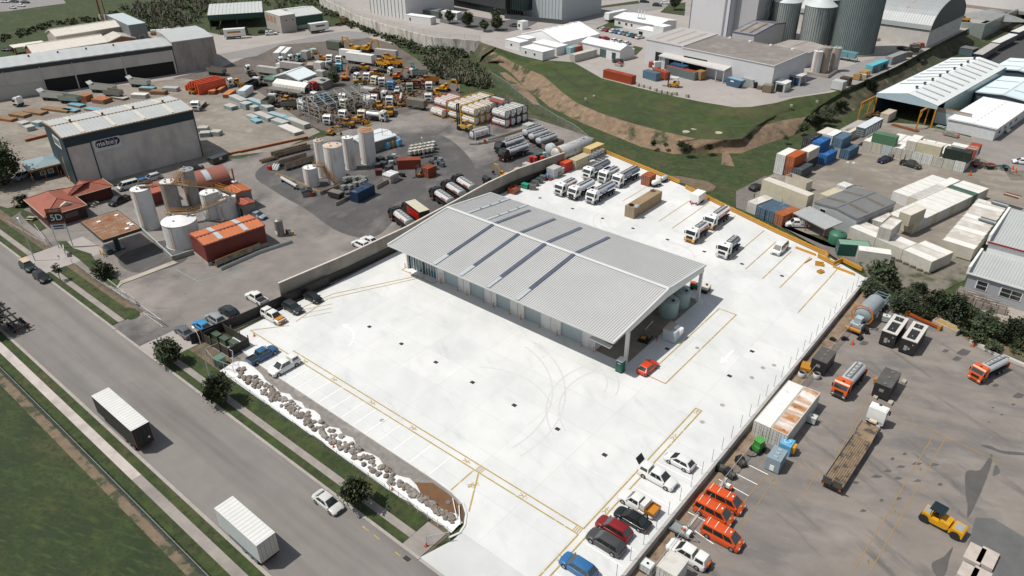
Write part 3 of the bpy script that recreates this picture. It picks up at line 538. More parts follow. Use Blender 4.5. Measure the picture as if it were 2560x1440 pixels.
p=Proto();p.add('bollard',MB().cyl((0,0,0),(0,0,1.05),.085,n=10).cyl((0,0,1.05),(0,0,1.12),.085,.03,10),Mt('bollard_orange','#b9772a',.6))
for x in(-98.6,-88.6,-84.2,-81.75,-77.6,-75.2,-71.35,-68.75,-64.55,-60.7,-55.6,-53.2):p.put('bollard','orange bollard in the row along the front wall of the grey shed','bollard',(x,84.75,.05),group='bollards in front of the shed')
TANKG=Mt('green_grey_plastic',(.24,.31,.295),.5,0,.08,.6)
p=Proto();b=MB().rev([(1.75,0),(1.78,.1),(1.78,2.9),(1.65,3.15),(.5,3.65),(.0,3.7)],28)
for k in Rg(8):a=k*pi/4;b.box(-.06,.06,-.06,.06,0,0)if 0 else b.cyl((1.6*cos(a),1.6*sin(a),3.15),(.5*cos(a),.5*sin(a),3.68),.05,n=5)
p.add('body',b,'@0',Sm=40);p.add('hatch',MB().cyl((1.0,-.5,3.42),(1.0,-.5,3.56),.28,n=16),DARK)
p.put('water_tank','grey green plastic water tank under the shed, the nearer of two','water tank',(-49.4,102.9,.08),0,[TANKG],'water tanks under the shed')
p.put('water_tank','grey green plastic water tank under the shed, farther one beside the corner post','water tank',(-49.3,107.0,.08),20,[TANKG],'water tanks under the shed')
TK=p
t=Tg('waste_bin','pale grey lidded waste container standing outside the open bay of the shed','waste bin',(-45.1,96.7,.05),0)
Ob('body',MB().pm([(-1.35,.1),(1.1,.1),(1.35,.5),(1.35,2.0),(-1.35,2.2)],-1.15,1.15,'x'),Mt('bin_grey',(.4,.45,.47),.55,0,.1,.6),t)
bo('lid',Mt('bin_lid',(.38,.32,.29),.6,0,.1),t,-1.2,.1,-1.4,1.4,2.2,2.26);Ob('lid',MB().pm([(1.38,1.1),(1.38,2.03),(.1,2.22),(.1,2.16)],-.1,1.2,'y'),WHT,t)
t=Tg('portable_toilet','green portable toilet with pale roof by the corner post of the shed','portable toilet',(-47.05,83.35,.05),2)
GT=Mt('toilet_green',(.015,.11,.075),.5,0,.1)
b=MB().box(-.55,.55,-.58,.58,.12,2.15)
for s in PM:
 for k in Rg(4):b.box(-.45+k*.25,-.35+k*.25,-.6,.6,.3,1.9)
Ob('cabin',b,GT,t);Ob('roof',MB().pm([(-.6,2.15),(.6,2.15),(.45,2.35),(0,2.42),(-.45,2.35)],-.62,.62,'y'),Mt('toilet_roof',(.6,.62,.61),.4),t)
d=bo('door',GT,t,-.4,.4,-.62,-.59,.15,2.0);bo('notice',WHT,d,-.2,.25,-.64,-.62,1.7,1.85);bo('skid',DARK,t,-.6,.6,-.62,.62,0,.12)
t=Tg('machine_pallet','low dark workbench machine on the slab inside the open bay','machine',A('D2',730,970),8)
Ob('base',MB().box(-.9,.9,-1.3,1.3,.12,.3).box(-.7,.5,-1.1,0,.3,.75),CHAS,t);bo('housing',Mt('machine_drab',(.13,.12,.1),.6),t,-.75,.75,.1,1.2,.3,1.1);bo('tray',YEL,t,-.5,.3,-1.0,-.2,.75,.85)
t=Tg('long_pole','pale pole leaning over the dark machine in the open bay','pole',A('D2',760,870),80);Ob('shaft',MB().cyl((-1.2,0,.2),(1.2,0,1.4),.05),WHT,t);Ob('tip',MB().cyl((1.2,0,1.4),(1.3,0,1.45),.07),DARK,t)
t=Tg('standpipe','red hydrant standpipe beside the grey waste container','standpipe',A('D2',852,990),0);Ob('pipe',MB().cyl((0,0,0),(0,0,1.0),.06),Pt('#b5301c'),t);Ob('hose',MB().tube([(.25*cos(k*.6),.05,.8+.25*sin(k*.6))for k in Rg(12)],.04),DARK,t)
t=Tg('generator','white topped generator skid behind the corner post of the shed','generator',A('D2',1365,460),5);bo('base',CHAS,t,-.7,.7,-1,1,.1,.9);bo('hood',Pt('#c4c0b4'),t,-.72,.72,-1.02,1.02,.9,1.35);Ob('cap',MB().cyl((.1,.2,1.35),(.1,.2,1.6),.2),DARK,t)
t=Tg('tractor_mower','small green machine with orange hood behind the water tanks','mower',A('D2',1255,430),30);bo('body',GT,t,-.9,.9,-.5,.5,.35,1.1);bo('hood',Pt('#c4581e'),t,-.9,.1,-.45,.45,1.1,1.4)
for x in(-.6,.6):
 for y in(-.55,.55):Ob('wheel',MB().cyl((x,y-.1,.35),(x,y+.1,.35),.35),TYRE,t)
CP=Mt('wall_panel_concrete',(.24,.215,.185),.9,0,.16,.3,Sn=((.15,.135,.115),.35,.5,.75,(1,1,.4)),more=(((.31,.285,.25),.15,.55,.8),))
wl=Tg('boundary_wall','long concrete panel wall with black sheet cladding between the left yard and the white yard','wall',(0,0,0))
WP_=[(-106.6,61.2),(-105.6,76),(-105.4,92),(-106.5,108),(-107.6,120),(-107.6,131),(-105.2,147.5)]
for i,(p,q)in En(zip(WP_,WP_[1:])):
 p,q=V((*p,0)),V((*q,0));d=(q-p).normalized();n=V((d.y,-d.x,0));b=MB()
 b.loft([[(*(c+n*s)[:2],z)for c,s in((p,.12),(p,-.12),(q,-.12),(q,.12))]for z in(-.1,4.3)]);Ob('panel',b,CP,wl)
 Ob('coping',MB().loft([[(*(c+n*s)[:2],z)for c,s in((p,.2),(p,-.2),(q,-.2),(q,.2))]for z in(4.3,4.38)]),Mt('pale_coping',(.5,.46,.41),.8),wl)
 b=MB().corr((p+n*.3)[:2],(q+n*.3)[:2],0,1.7,.3,.04);b.corr((q+n*.24)[:2],(p+n*.24)[:2],0,1.7,.3,.01);Ob('cladding',b,Mt('black_sheet',(.02,.019,.018),.5,0,.1),wl)
fb=Tg('sheet_fence','black corrugated sheet fence beside the row of parked cars at the left yard','fence',(0,0,0))
for p,q in(((-107.4,43.6),(-106.3,52)),((-106.3,52),(-105.7,61)),((-105.7,61),(-105.1,71))):
 b=MB().corr(p,q,-.1,1.95,.3,.045);b.corr((q[0]-.12,q[1]),(p[0]-.12,p[1]),-.1,1.95,.3,.02).box(p[0]-.12,p[0]+.02,p[1]-.05,p[1]+.05,-.1,2.0);Ob('panel',b,MATS['black_sheet'],fb)
 b=MB();d=V((q[0]-p[0],q[1]-p[1],0)).normalized();n=V((-d.y,d.x,0))*.09
 P_,Q_=V((p[0]-.05,p[1],0)),V((q[0]-.05,q[1],0));b.loft([[(*(c+n*s)[:2],z)for c,s in((P_,1),(P_,-1),(Q_,-1),(Q_,1))]for z in(1.95,2.02)]);Ob('rail',b,DARK,fb)
gr=Tg('guard_rail','long yellow double guard rail along the far edge of the white yard','guard rail',(0,0,0))
YR=Mt('guard_rail_yellow','#b5832a',.5,0,.1,1)
def rail(pts,gr):
 for a,c in zip(pts,pts[1:]):
  d=(c-a).normalized();n=V((-d.y,d.x,0)).normalized()*.09;b=MB()
  for z0,z1 in((.25,.62),(.7,1.08)):b.loft([[(*(k+n*s)[:2],z)for k,s in((a,1),(a,-1),(c,-1),(c,1))]for z in(z0,z1)])
  Ob('rail',b,YR,gr)
  m=max(1,round((c-a).length/2.5))
  for i in Rg(m):q=a.lerp(c,i/m);bo('post',YR,gr,q.x-.08,q.x+.08,q.y+.1,q.y+.26,0,1.12)
rail([A('P',*q)for q in((1512,384),(1620,428),(1699,461))],gr);rail([A('P',*q)for q in((1713,472),(1830,530),(1940,584),(2062,640),(2068,648))],gr)
g2=Tg('guard_rail','short yellow guard rail sections stepping around the far right corner of the white yard','guard rail',(0,0,0))
rail([A('M5',*q)for q in((650,1262),(778,1330),(845,1300),(1002,1378))],g2)
p=Proto();b=MB().box(-2.2,2.2,-.15,.15,.0,.35).box(-2.2,2.2,-.13,.13,.35,.42);p.add('beam',b,YR)
for q,r,l in((('M5',555,1215),-8,'loose yellow beam lying at the far edge of the white yard'),(('M5',860,1370),-8,'loose yellow beam lying near the right corner of the white yard')):p.put('beam',l,'steel beam',A(*q,.05),r)
p.put('beam','short yellow beam lying on a parking line at the far right','steel beam',A('M5',575,1290,.05),80,sc=.6)
p=Proto();b=MB()
for k in Rg(4):b.box(-.8,.8,-.55+k*.3,-.35+k*.3,.0+.1*(k%2),.45+.12*(k%2))
p.add('bundle',b,YR);p.put('rail_bundle','bundle of yellow rail offcuts stacked near the right corner','rail bundle',A('M5',665,1320,.05),20);p.put('rail_bundle','small yellow rail offcut pile nearest the open concrete','rail bundle',A('M5',675,1380,.05),70,sc=.8)
# vehicles: one kind each, placed later
def wheel(p,x,y,r,w=.24,dual=False):
 s=1 if y>0 else-1;b=MB().cyl((x,y-w/2,r),(x,y+w/2,r),r,n=16)
 i=p.add('wheel',b,TYRE,Sm=40);b=MB();o=y+s*(w/2+.012);b.cyl((x,o-s*.03,r),(x,o,r),r*.62,r*.56,12);p.add('rim',b,RIM,i)
def bil(a,b,c,d,u,v):return a*(1-u)*(1-v)+b*u*(1-v)+c*u*v+d*(1-u)*v
def pane(mb,q,u0,u1,v0,v1,off=.012,m=0):
 a,b,c,d=[V(x)for x in q];n=(b-a).cross(d-a).normalized()*off
 mb.quad(*[bil(a,b,c,d,u,v)+n for u,v in((u0,v0),(u1,v0),(u1,v1),(u0,v1))],m)
KIND={'sedan':(4.75,1.84,1.45,.88,.78,1.3,.35,-1.0,-1.85,.9),'hatch':(4.25,1.8,1.52,.9,.8,1.25,.3,-1.35,-2.0,.9),'suv':(4.65,1.9,1.68,.98,.92,1.3,.45,-1.65,-2.2,.98),'wagon':(4.95,1.92,1.68,.98,.92,1.4,.55,-1.85,-2.38,.98),'van':(5.1,1.98,2.0,1.1,1.02,2.05,1.15,-2.38,-2.5,1.1),'ute':(5.3,1.9,1.8,1.05,1.0,1.45,.65,-.75,-1.0,.8),'canopy':(5.3,1.9,1.82,1.05,1.0,1.45,.65,-.75,-1.0,1.05),'flatute':(5.4,1.9,1.8,1.1,1.05,1.45,.85,-.35,-.55,.62)}
def Vh(kind,lite=False):
 L,Wd,H,zb_,zh,xw,xt,xr,xrb,zd=KIND[kind];h=L/2;w=Wd/2;p=Proto()
 xe=xrb if kind not in('ute','flatute')else xrb
 pr=[(-h+.06,.3),(-h,.55),(-h+.03,zd-.1),(-h+.12,zd),(xe-.02,zd),(xe,zb_),(xw,zb_),(h-.42,zh),(h-.1,zh-.13),(h,.58),(h-.05,.28)]
 if zd==zb_:pr=[q for q in pr if q!=(xe-.02,zd)]
 def ring(y,sx,top):return[(x*sx,y,z if z<.4 else.3+(z-.3)*top)for x,z in pr]
 b=MB().loft([ring(y*k,sx,tp)for k,y in((-1,w),(-1,w-.05),(-1,w-.16),(-1,w-.42),(1,w-.42),(1,w-.16),(1,w-.05),(1,w))for yy,sx,tp in((w,.9,.84),(w-.05,.945,.94),(w-.16,.978,.985),(w-.42,1,1.01))if yy==y])
 bw,rw=w-.06,w-.27
 def house(x0,x1,t0,t1,zt):
  B=[(x0,-bw,zb_-.03),(x1,-bw,zb_-.03),(x1,bw,zb_-.03),(x0,bw,zb_-.03)];Tp=[(t0,-rw,zt-.07),(t1,-rw,zt-.07),(t1,rw,zt-.07),(t0,rw,zt-.07)]
  e=[(t0+.14,-rw+.16,zt),(t1-.2,-rw+.16,zt),(t1-.2,rw-.16,zt),(t0+.14,rw-.16,zt)];m_=[((a[0]+c[0])/2,(a[1]+c[1])/2*1.05,(a[2]+c[2])/2)for a,c in zip(B,Tp)]
  b.loft([B,Tp,e]);return[V(x)for x in B],[V(x)for x in Tp]
 B,Tp=house(xrb,xw,xr,xt,H)
 for s in PM:b.box(xw-.25,xw-.08,s*(w+.02)-.09,s*(w+.02)+.09,zb_,zb_+.15)
 if kind=='canopy':B2,T2=house(-h+.06,xrb-.06,-h+.3,xrb-.15,H+.03)
 if kind=='ute':
  for s in PM:b.box(-h+.05,xrb-.02,s*(w-.06)-.04,s*(w-.06)+.04,.6,zb_-.06)
  b.box(-h+.02,-h+.09,-w+.1,w-.1,.6,zb_-.06)
 p.add('body',b,'@0',Sm=38)
 def glass(nm,q,*uv):
  g=MB();pane(g,q,*uv);p.add(nm,g,GLASS)
 glass('windscreen',(B[1],B[2],Tp[2],Tp[1]),.05,.95,.04,.97)
 glass('rear_window',(B[3],B[0],Tp[0],Tp[3]),.08,.92,.15,.93)
 cut={'sedan':(.12,.5,.88),'hatch':(.1,.52,.9),'suv':(.05,.38,.68,.95),'wagon':(.05,.38,.68,.95),'van':(.03,.36,.7,.96),'ute':(.08,.5,.9),'canopy':(.08,.5,.9),'flatute':(.1,.55,.9)}[kind]
 for s in(0,1):
  g=MB();q=(B[0],B[1],Tp[1],Tp[0])if s==0 else(B[2],B[3],Tp[3],Tp[2])
  for a,c in zip(cut,cut[1:]):pane(g,q,*((a+.012,c-.012)if s==0 else(1-c+.012,1-a-.012)),.16,.86)
  if kind=='canopy':pane(g,(B2[0],B2[1],T2[1],T2[0])if s==0 else(B2[2],B2[3],T2[3],T2[2]),.12,.88,.3,.85)
  p.add('side_window',g,GLASS)
 if kind=='ute':p.add('tray_liner',MB().box(-h+.1,xrb-.03,-w+.12,w-.12,.8,.83),DARK)
 if kind=='flatute':
  b=MB().box(-h,xrb-.1,-w,w,.82,.94)
  p.add('tray',b,'@1');b=MB()
  for s in PM:b.box(-h,-h+1.3,s*(w-.02)-.03,s*(w-.02)+.03,.94,1.3)
  b.box(-h,-h+.05,-w+.05,w-.05,.94,1.28);p.add('tray_side',b,Pt('#8a5f2c'));b=MB().pm([(-h+1.35,.94),(xrb-.15,.94),(xrb-.15,1.85),(-h+1.35,1.75)],-w+.02,w-.02);p.add('tool_body',b,'@0')
 for x in(h-.92,-h+.98):
  for y in(-w+.1,w-.1):wheel(p,x,y*1.03,.38 if H>1.65 else.34,.24)
 for s in PM:
  p.add('headlight',MB().box(h-.3,h-.02,s*(w-.36)-.17,s*(w-.36)+.17,zh-.36,zh-.2),LAMP)
  p.add('tail_light',MB().box(-h-.012,-h+.1,s*(w-.2)-.1,s*(w-.2)+.1,zd-.32 if zd>.85 else.62,zd-.12 if zd>.85 else.78),RED)
 g=MB();g.box(h-.08,h+.012,-w+.5,w-.5,.42,.62);g.box(-h*.97,h*.97,-w+.12,w-.12,.2,.31);p.add('grille',g,DARK)
 return p
VP={k:Vh(k)for k in KIND}
def car(kind,lab,f,x,y,yaw,col,z=0,cat=None,g=None,cols=None,name=None):
 nm=name or{'sedan':'car','hatch':'car','suv':'car','wagon':'car','van':'van','ute':'pickup_truck','canopy':'pickup_truck','flatute':'pickup_truck'}[kind]
 c=[Pt(q)for q in([col]+list(cols or[]))]
 return VP[kind].put(nm,lab,cat or{'van':'van','car':'car'}.get(nm,'pickup truck'),A(f,x,y,z+.75)-V((0,0,.75)),yaw,c,g)
def attach(root,name,mb,m):return Ob(name,mb,m,root)
# cab-over trucks
def cab_parts(p,f,w=1.23,top=3.0,roof='@0',low='@3',deep=2.1):
 b=MB().pm([(f-deep,.75),(f-deep,top),(f-.75,top+.08),(f-.5,top-.12),(f-.14,1.95),(f-.02,1.45),(f-.02,1.1),(f-deep+.3,1.1)],-w,w)
 b.box(f-deep+.1,f-.9,-w+.15,w-.15,top,top+.16)
 i=p.add('cab',b,roof);b=MB().box(f-.4,f+.02,-w+.01,w-.01,.42,1.12).box(f-deep,f-1.75,-w+.02,w-.02,.6,1.1);p.add('bumper',b,low)
 q0,q1,q2,q3=(f-.14,-w,1.95),(f-.14,w,1.95),(f-.5,w,top-.12),(f-.5,-w,top-.12)
 g=MB();pane(g,(q0,q1,q2,q3),.06,.94,.06,.86,.015);p.add('windscreen',g,GLASS)
 for s in PM:
  g=MB();g.pm([(f-1.35,1.75),(f-.45,1.7),(f-.62,top-.42),(f-1.35,top-.42)],s*(w+.005)-.01,s*(w+.005)+.01);p.add('side_window',g,GLASS)
  g=MB();g.box(f-.55,f-.4,s*(w+.17)-.1,s*(w+.17)+.1,1.75,2.45);g.box(f-.5,f-.45,s*(w+.06)-.12,s*(w+.06)+.12,2.4,2.46);p.add('mirror',g,DARK)
  g=MB();g.box(f-.03,f+.035,s*.92-.2,s*.92+.2,.72,.95);p.add('headlight',g,LAMP)
 g=MB();g.box(f-.03,f+.005,-.75,.75,1.15,1.7);g.box(f,f+.03,-.6,.6,.5,.7);p.add('grille',g,DARK)
 g=MB();g.box(f-1.2,f-.9,-.2,.2,top+.17,top+.24);p.add('roof_hatch',g,DARK)
def axle(p,x,r=.5,w=.3,half=1.05):
 for s in PM:wheel(p,x,s*half,r,w)
def ellring(x,ry,rz,zc,n=20):return[(x,ry*cos(2*pi*i/n),zc+rz*sin(2*pi*i/n))for i in Rg(n)]
def tank_body(b,x0,x1,ry,rz,zc,dome=.25,n=20):return b.loft([ellring(x0-dome,ry*.35,rz*.35,zc,n),ellring(x0-dome*.6,ry*.75,rz*.75,zc,n),ellring(x0,ry,rz,zc,n),ellring(x1,ry,rz,zc,n),ellring(x1+dome*.6,ry*.75,rz*.75,zc,n),ellring(x1+dome,ry*.35,rz*.35,zc,n)])
def tanker(L=9.5,ry=1.15,rz=.85,zc=2.15,frontax=(1.3,),rearax=(1.3,2.6),stripe=True,cab=True,hatches=5):
 p=Proto();h=L/2;f=h
 if cab:cab_parts(p,f)
 b=MB();xc=f-2.0 if cab else h
 for s in(-.42,.42):b.box(-h+.2,xc+(1.5 if cab else 0),s-.08,s+.08,.75,1.02)
 for s in PM:b.box(-h+.3,xc-.5,s*.95-.2,s*.95+.2,.95,1.15).box(xc-2.2,xc-1.0,s*.95-.22,s*.95+.22,.5,.94)
 if not cab:b.tube([(h,-.4,.9),(h+1.8,0,.85)],.06).tube([(h,.4,.9),(h+1.8,0,.85)],.06)
 p.add('chassis',b,CHAS)
 for x in frontax:axle(p,h-x)
 for x in rearax:axle(p,-h+x)
 t0,t1=-h+.35,(xc-.5 if cab else h-.35);b=MB();tank_body(b,t0,t1,ry,rz,zc);ti=p.add('tank',b,'@1',Sm=50)
 b=MB().box(t0+.3,t1-.3,-.42,.42,zc+rz-.04,zc+rz+.07);b.box(t0+.3,t1-.3,-.46,-.42,zc+rz,zc+rz+.2).box(t0+.3,t1-.3,.42,.46,zc+rz,zc+rz+.2);p.add('catwalk',b,Mt('catwalk_grey',(.2,.2,.2),.6),ti)
 for k in Rg(hatches):x=t0+.7+(t1-t0-1.4)*k/max(1,hatches-1);p.add('hatch',MB().cyl((x,0,zc+rz),(x,0,zc+rz+.16),.27,n=10),GALV,ti)
 if stripe:
  for s in PM:
   b=MB();n=5;rings=[[(x,s*(ry+.012)*cos(rad(-12+38*k/n)),zc+(rz+.012)*sin(rad(-12+38*k/n)))for k in Rg(n+1)]for x in(t0+.5,t1-.3)];b.loft(rings,caps=False,closed=False);p.add('side_stripe',b,'@2',ti)
   b=MB();rings=[[(x,s*(ry+.02)*cos(rad(8+14*k/n)),zc+(rz+.02)*sin(rad(8+14*k/n)))for k in Rg(n+1)]for x in(t1-3.2 if L>7 else t1-2,t1-.7)];b.loft(rings,caps=False,closed=False);p.add('side_lettering',b,WHT,ti)
 for s in PM:p.add('tail_light',MB().box(-h+.14,-h+.22,s*.85-.15,s*.85+.15,.85,1.0),RED)
 return p
TK4=tanker(9.8,frontax=(1.3,3.0));TK3=tanker(8.6);TK2=tanker(7.0,1.0,.78,2.0,rearax=(1.4,),hatches=3);TTR=tanker(7.2,cab=False,frontax=(1.2,),rearax=(1.2,2.4));TKP=tanker(8.8,stripe=False)
def put(p,name,lab,cat,f,x,y,yaw,cols,z=0,dz=1.5,g=None,sc=1):return p.put(name,lab,cat,A(f,x,y,z+dz)-V((0,0,dz)),yaw,[c if not isinstance(c,str)else Pt(c)for c in cols],g,sc)
def rigid(L=8.0,kind='tip',h=1.3,ax=(1.3,2.6)):
 """cab-over rigid truck with tipper bin, flat deck, or bare chassis"""
 p=Proto();f=L/2;cab_parts(p,f);b=MB()
 for s in(-.42,.42):b.box(-f+.1,f-.6,s-.08,s+.08,.75,1.02)
 b.box(f-3.2,f-2.3,.5,1.1,.5,.95);b.box(f-3.2,f-2.3,-1.1,-.5,.5,.95);p.add('chassis',b,CHAS);axle(p,f-1.3)
 for x in ax:axle(p,-f+x)
 x1=f-2.3
 if kind=='tip':
  b=MB().box(-f,x1,-1.22,1.22,1.1,1.25)
  for s in PM:b.box(-f,x1,s*1.2-.04,s*1.2+.04,1.25,1.25+h)
  b.box(-f-.04,-f+.04,-1.17,1.17,1.25,1.25+h);b.box(x1-.04,x1+.04,-1.17,1.17,1.25,1.25+h+.15)
  for k in Rg(5):
   for s in PM:x=-f+.3+(x1+f-.6)*k/4;b.box(x-.04,x+.04,s*1.27-.03,s*1.27+.03,1.2,1.25+h)
  i=p.add('bin',b,'@1');p.add('bin_floor',MB().box(-f+.06,x1-.06,-1.14,1.14,1.26,1.3),'@2',i)
 elif kind=='deck':p.add('deck',MB().box(-f,x1,-1.22,1.22,1.05,1.22),'@1');p.add('headboard',MB().box(x1-.06,x1,-1.2,1.2,1.22,2.0),'@1')
 elif kind=='box':
  b=MB().box(-f,x1+.1,-1.24,1.24,1.05,3.7);i=p.add('box_body',b,'@1');p.add('box_roof',MB().box(-f-.02,x1+.12,-1.26,1.26,3.7,3.76),'@2',i);b=MB()
  for s in PM:b.box(-f+.5,x1-.6,s*1.255-.012,s*1.255+.012,1.5,3.2)
  p.add('side_sign',b,'@4',i)
 return p
TIP=rigid(7.4);DECK=rigid(8.4,'deck');BOXT=rigid(9.0,'box');BARE=rigid(7.0,'none')
def cabonly():
 p=Proto();cab_parts(p,1.05);axle(p,-.25);b=MB()
 for s in(-.42,.42):b.box(-1.8,.6,s-.08,s+.08,.7,.95)
 p.add('chassis',b,CHAS);return p
CABO=cabonly()
def Tr(L=12.2,H=3.0,z0=1.15,fold=True,legs=True,ribs=True):
 """enclosed box trailer"""
 p=Proto();h=L/2;p.add('box_body',MB().box(-h,h,-1.25,1.25,z0,z0+H),'@0')
 b=MB().box(-h-.01,h+.01,-1.27,1.27,z0+H,z0+H+.05)
 if ribs:
  n=round(L/.62)
  for k in Rg(n):x=-h+(k+.5)*L/n;b.loft([[(x-.2,y,z0+H+.05),(x,y,z0+H+.05+.07),(x+.2,y,z0+H+.05)]for y in(-1.2,1.2)],caps=False,closed=False)
 p.add('roof',b,'@1');b=MB()
 for s in(-.5,.5):b.box(-h+.2,h-.3,s-.1,s+.1,.85,z0-.01)
 for s in PM:b.box(-h+1,h-2,s*1.2-.03,s*1.2+.03,.6,z0-.01)
 p.add('chassis',b,'@2')
 for x in(1.3,2.55,3.8):axle(p,-h+x,.48)
 if legs:
  for s in(-.8,.8):p.add('landing_leg',MB().box(h-2.6,h-2.4,s-.08,s+.08,0,.86),CHAS)
 for s in PM:
  b=MB().box(-h-.03,-h,s*.62-.58,s*.62+.58,z0+.1,z0+H-.1);i=p.add('rear_door',b,'@3');b=MB()
  for q in(-.25,.25):b.box(-h-.05,-h-.03,s*.62+q-.02,s*.62+q+.02,z0+.15,z0+H-.15)
  p.add('locking_bar',b,'@5',i)
  b=MB()
  for k in Rg(9):b.box(-h-.045,-h-.008,s*1.225-.02,s*1.225+.02,z0+.08+k*.32,z0+.24+k*.32)
  p.add('marker_strip',b,'@4');p.add('tail_light',MB().box(-h-.04,-h,s*.95-.2,s*.95+.2,.9,1.06),RED)
 b=MB().box(-h-.02,-h+.1,-1.2,1.2,.86,z0-.02);p.add('rear_bumper',b,CHAS);return p
TRL=Tr(11.9,3.05,fold=0);TRS=Tr(8.8,3.0);BOXL=Tr(12.4,2.8,ribs=False)
# containers
def container(L,H=2.59):
 p=Proto();h=L/2;w=1.219;b=MB()
 for s in PM:b.corr((-h*s+.1*s,-w*s+.03*s),(h*s-.1*s,-w*s+.03*s),.1,H-.1,.28,.036)
 b.corr((h-.03,-w+.1),(h-.03,w-.1),.1,H-.1,.28,.036);p.add('wall',b,'@0');b=MB()
 for x in(-h,h-.14):
  for y in(-w,w-.14):b.box(x,x+.14,y,y+.14,.0,H)
 for y in(-w+.002,w-.122):
  b.box(-h+.14,h-.14,y,y+.12,0,.14);b.box(-h+.14,h-.14,y,y+.12,H-.12,H-.002)
 for x in(-h+.002,h-.122):b.box(x,x+.12,-w+.14,w-.14,0,.14).box(x,x+.12,-w+.14,w-.14,H-.12,H-.002)
 p.add('frame',b,'@0');b=MB();n=round(L/.3)
 b.box(-h+.11,h-.11,-w+.11,w-.11,H-.09,H-.03)
 for k in Rg(n):x=-h+.2+(L-.4)*(k+.5)/n;b.box(x-.08,x+.08,-w+.14,w-.14,H-.03,H-.008)
 p.add('roof',b,'@1')
 for s in PM:
  b=MB().box(-h+.02,-h+.08,s*.565-.54,s*.565+.54,.12,H-.12)
  for z in(.35,.95,1.55,2.1):b.box(-h+.005,-h+.02,s*.565-.5,s*.565+.5,z,z+.22)
  i=p.add('door',b,'@0');b=MB()
  for q in(-.28,.24):b.cyl((-h-.01,s*.565+q,.12),(-h-.01,s*.565+q,H-.1),.028,n=5).box(-h-.02,-h,s*.565+q-.1,s*.565+q+.12,1.0,1.06)
  p.add('locking_bar',b,GALV,i)
 return p
C20,C40,C10=container(6.06),container(12.19,2.7),container(3.0)
CCOL={}
def ccol(h):
 if h not in CCOL:CCOL[h]=(Mt('container_'+h,h,.6,0,.1,.8,Sn=('#7a5a3c',.45,.62,.85,(1,1,.4),.7)),Mt('container_top_'+h,h,.65,0,.14,.5,Sn=('#8d8373',.5,.55,.85)))
 return CCOL[h]
def cont(lab,f,x,y,zr,phi,ori,col,size=20,g=None,flip=False,zb=0,roof=None,name='shipping_container',H=2.59):
 """container from its lowest visible roof corner; ori: long axis X or Y of the grid turned by phi; door end nearest the camera unless flipped"""
 P_={20:C20,40:C40,10:C10}[size];L={20:6.06,40:12.19,10:3.0}[size];H=2.7 if size==40 else 2.59
 c=Cn(f,(x,y),zr,phi,*((L,2.438)if ori=='X' else(2.438,L)))
 a,t=ccol(col);yaw=phi+(180 if ori=='X' else 90)+(180 if flip else 0)
 return P_.put(name,lab,'container',(c.x,c.y,zr-H),yaw,[a,roof or t],g)
# fluid totes, pallets, drums
p=Proto();b=MB().box(-.55,.55,-.5,.5,.16,1.08);p.add('bottle',b,'@0');b=MB()
for z in(.3,.6,.9,1.1):b.box(-.6,.6,-.55,-.53,z,z+.04).box(-.6,.6,.53,.55,z,z+.04).box(-.6,-.58,-.53,.53,z,z+.04).box(.58,.6,-.53,.53,z,z+.04)
for x in(-.59,-.2,.2,.57):
 for y in(-.545,.525):b.box(x,x+.03,y,y+.02,.14,1.14)
p.add('cage',b,GALV);p.add('pallet',MB().box(-.6,.6,-.55,.55,0,.14),CHAS);p.add('cap',MB().cyl((0,0,1.08),(0,0,1.14),.14,n=8),'@1');IBC=p
p=Proto();p.add('drum',MB().cyl((0,0,0),(0,0,.88),.29,n=12),'@0');p.add('rim',MB().cyl((0,0,.28),(0,0,.33),.3,n=12).cyl((0,0,.56),(0,0,.61),.3,n=12).cyl((0,0,.88),(0,0,.9),.26,n=12),'@0');DRUM=p
p=Proto();p.add('stack',MB().box(-.6,.6,-.5,.5,.14,1.0),'@0');b=MB()
for y in(-.45,-.05,.35):b.box(-.6,.6,y,y+.1,0,.13)
p.add('pallet',b,Mt('pallet_wood',(.3,.2,.11),.8,0,.2,3));PALL=p
# tank container in its frame
def isotank():
 p=Proto();h,w,H=3.03,1.219,2.55;b=MB()
 for x in(-h,h-.16):
  for y in(-w,w-.14):b.box(x,x+.16,y,y+.14,0,H)
  for z in(0,H-.14):b.box(x,x+.159,-w+.14,w-.14,z,z+.14)
 for y in(-w,w-.12):
  for z in(0.001,H-.13):b.box(-h+.16,h-.16,y,y+.12,z,z+.12)
 p.add('frame',b,'@0');b=MB();tank_body(b,-h+.35,h-.35,1.1,1.1,1.3,.2);t=p.add('tank',b,'@1',Sm=50)
 p.add('catwalk',MB().box(-h+.5,h-.5,-.35,.35,2.38,2.45),Mt('tank_top_grey',(.33,.32,.3),.7,0,.2),t)
 b=MB()
 for x in(-h+.13,h-.13):b.cyl((x,0,1.3),(x+(.02 if x>0 else-.02),0,1.3),.16,n=10)
 for s in PM:b.box(.2,.6,s*1.108-.01,s*1.108+.01,1.1,1.6)
 p.add('hazard_mark',b,'@2',t);return p
ISO=isotank()
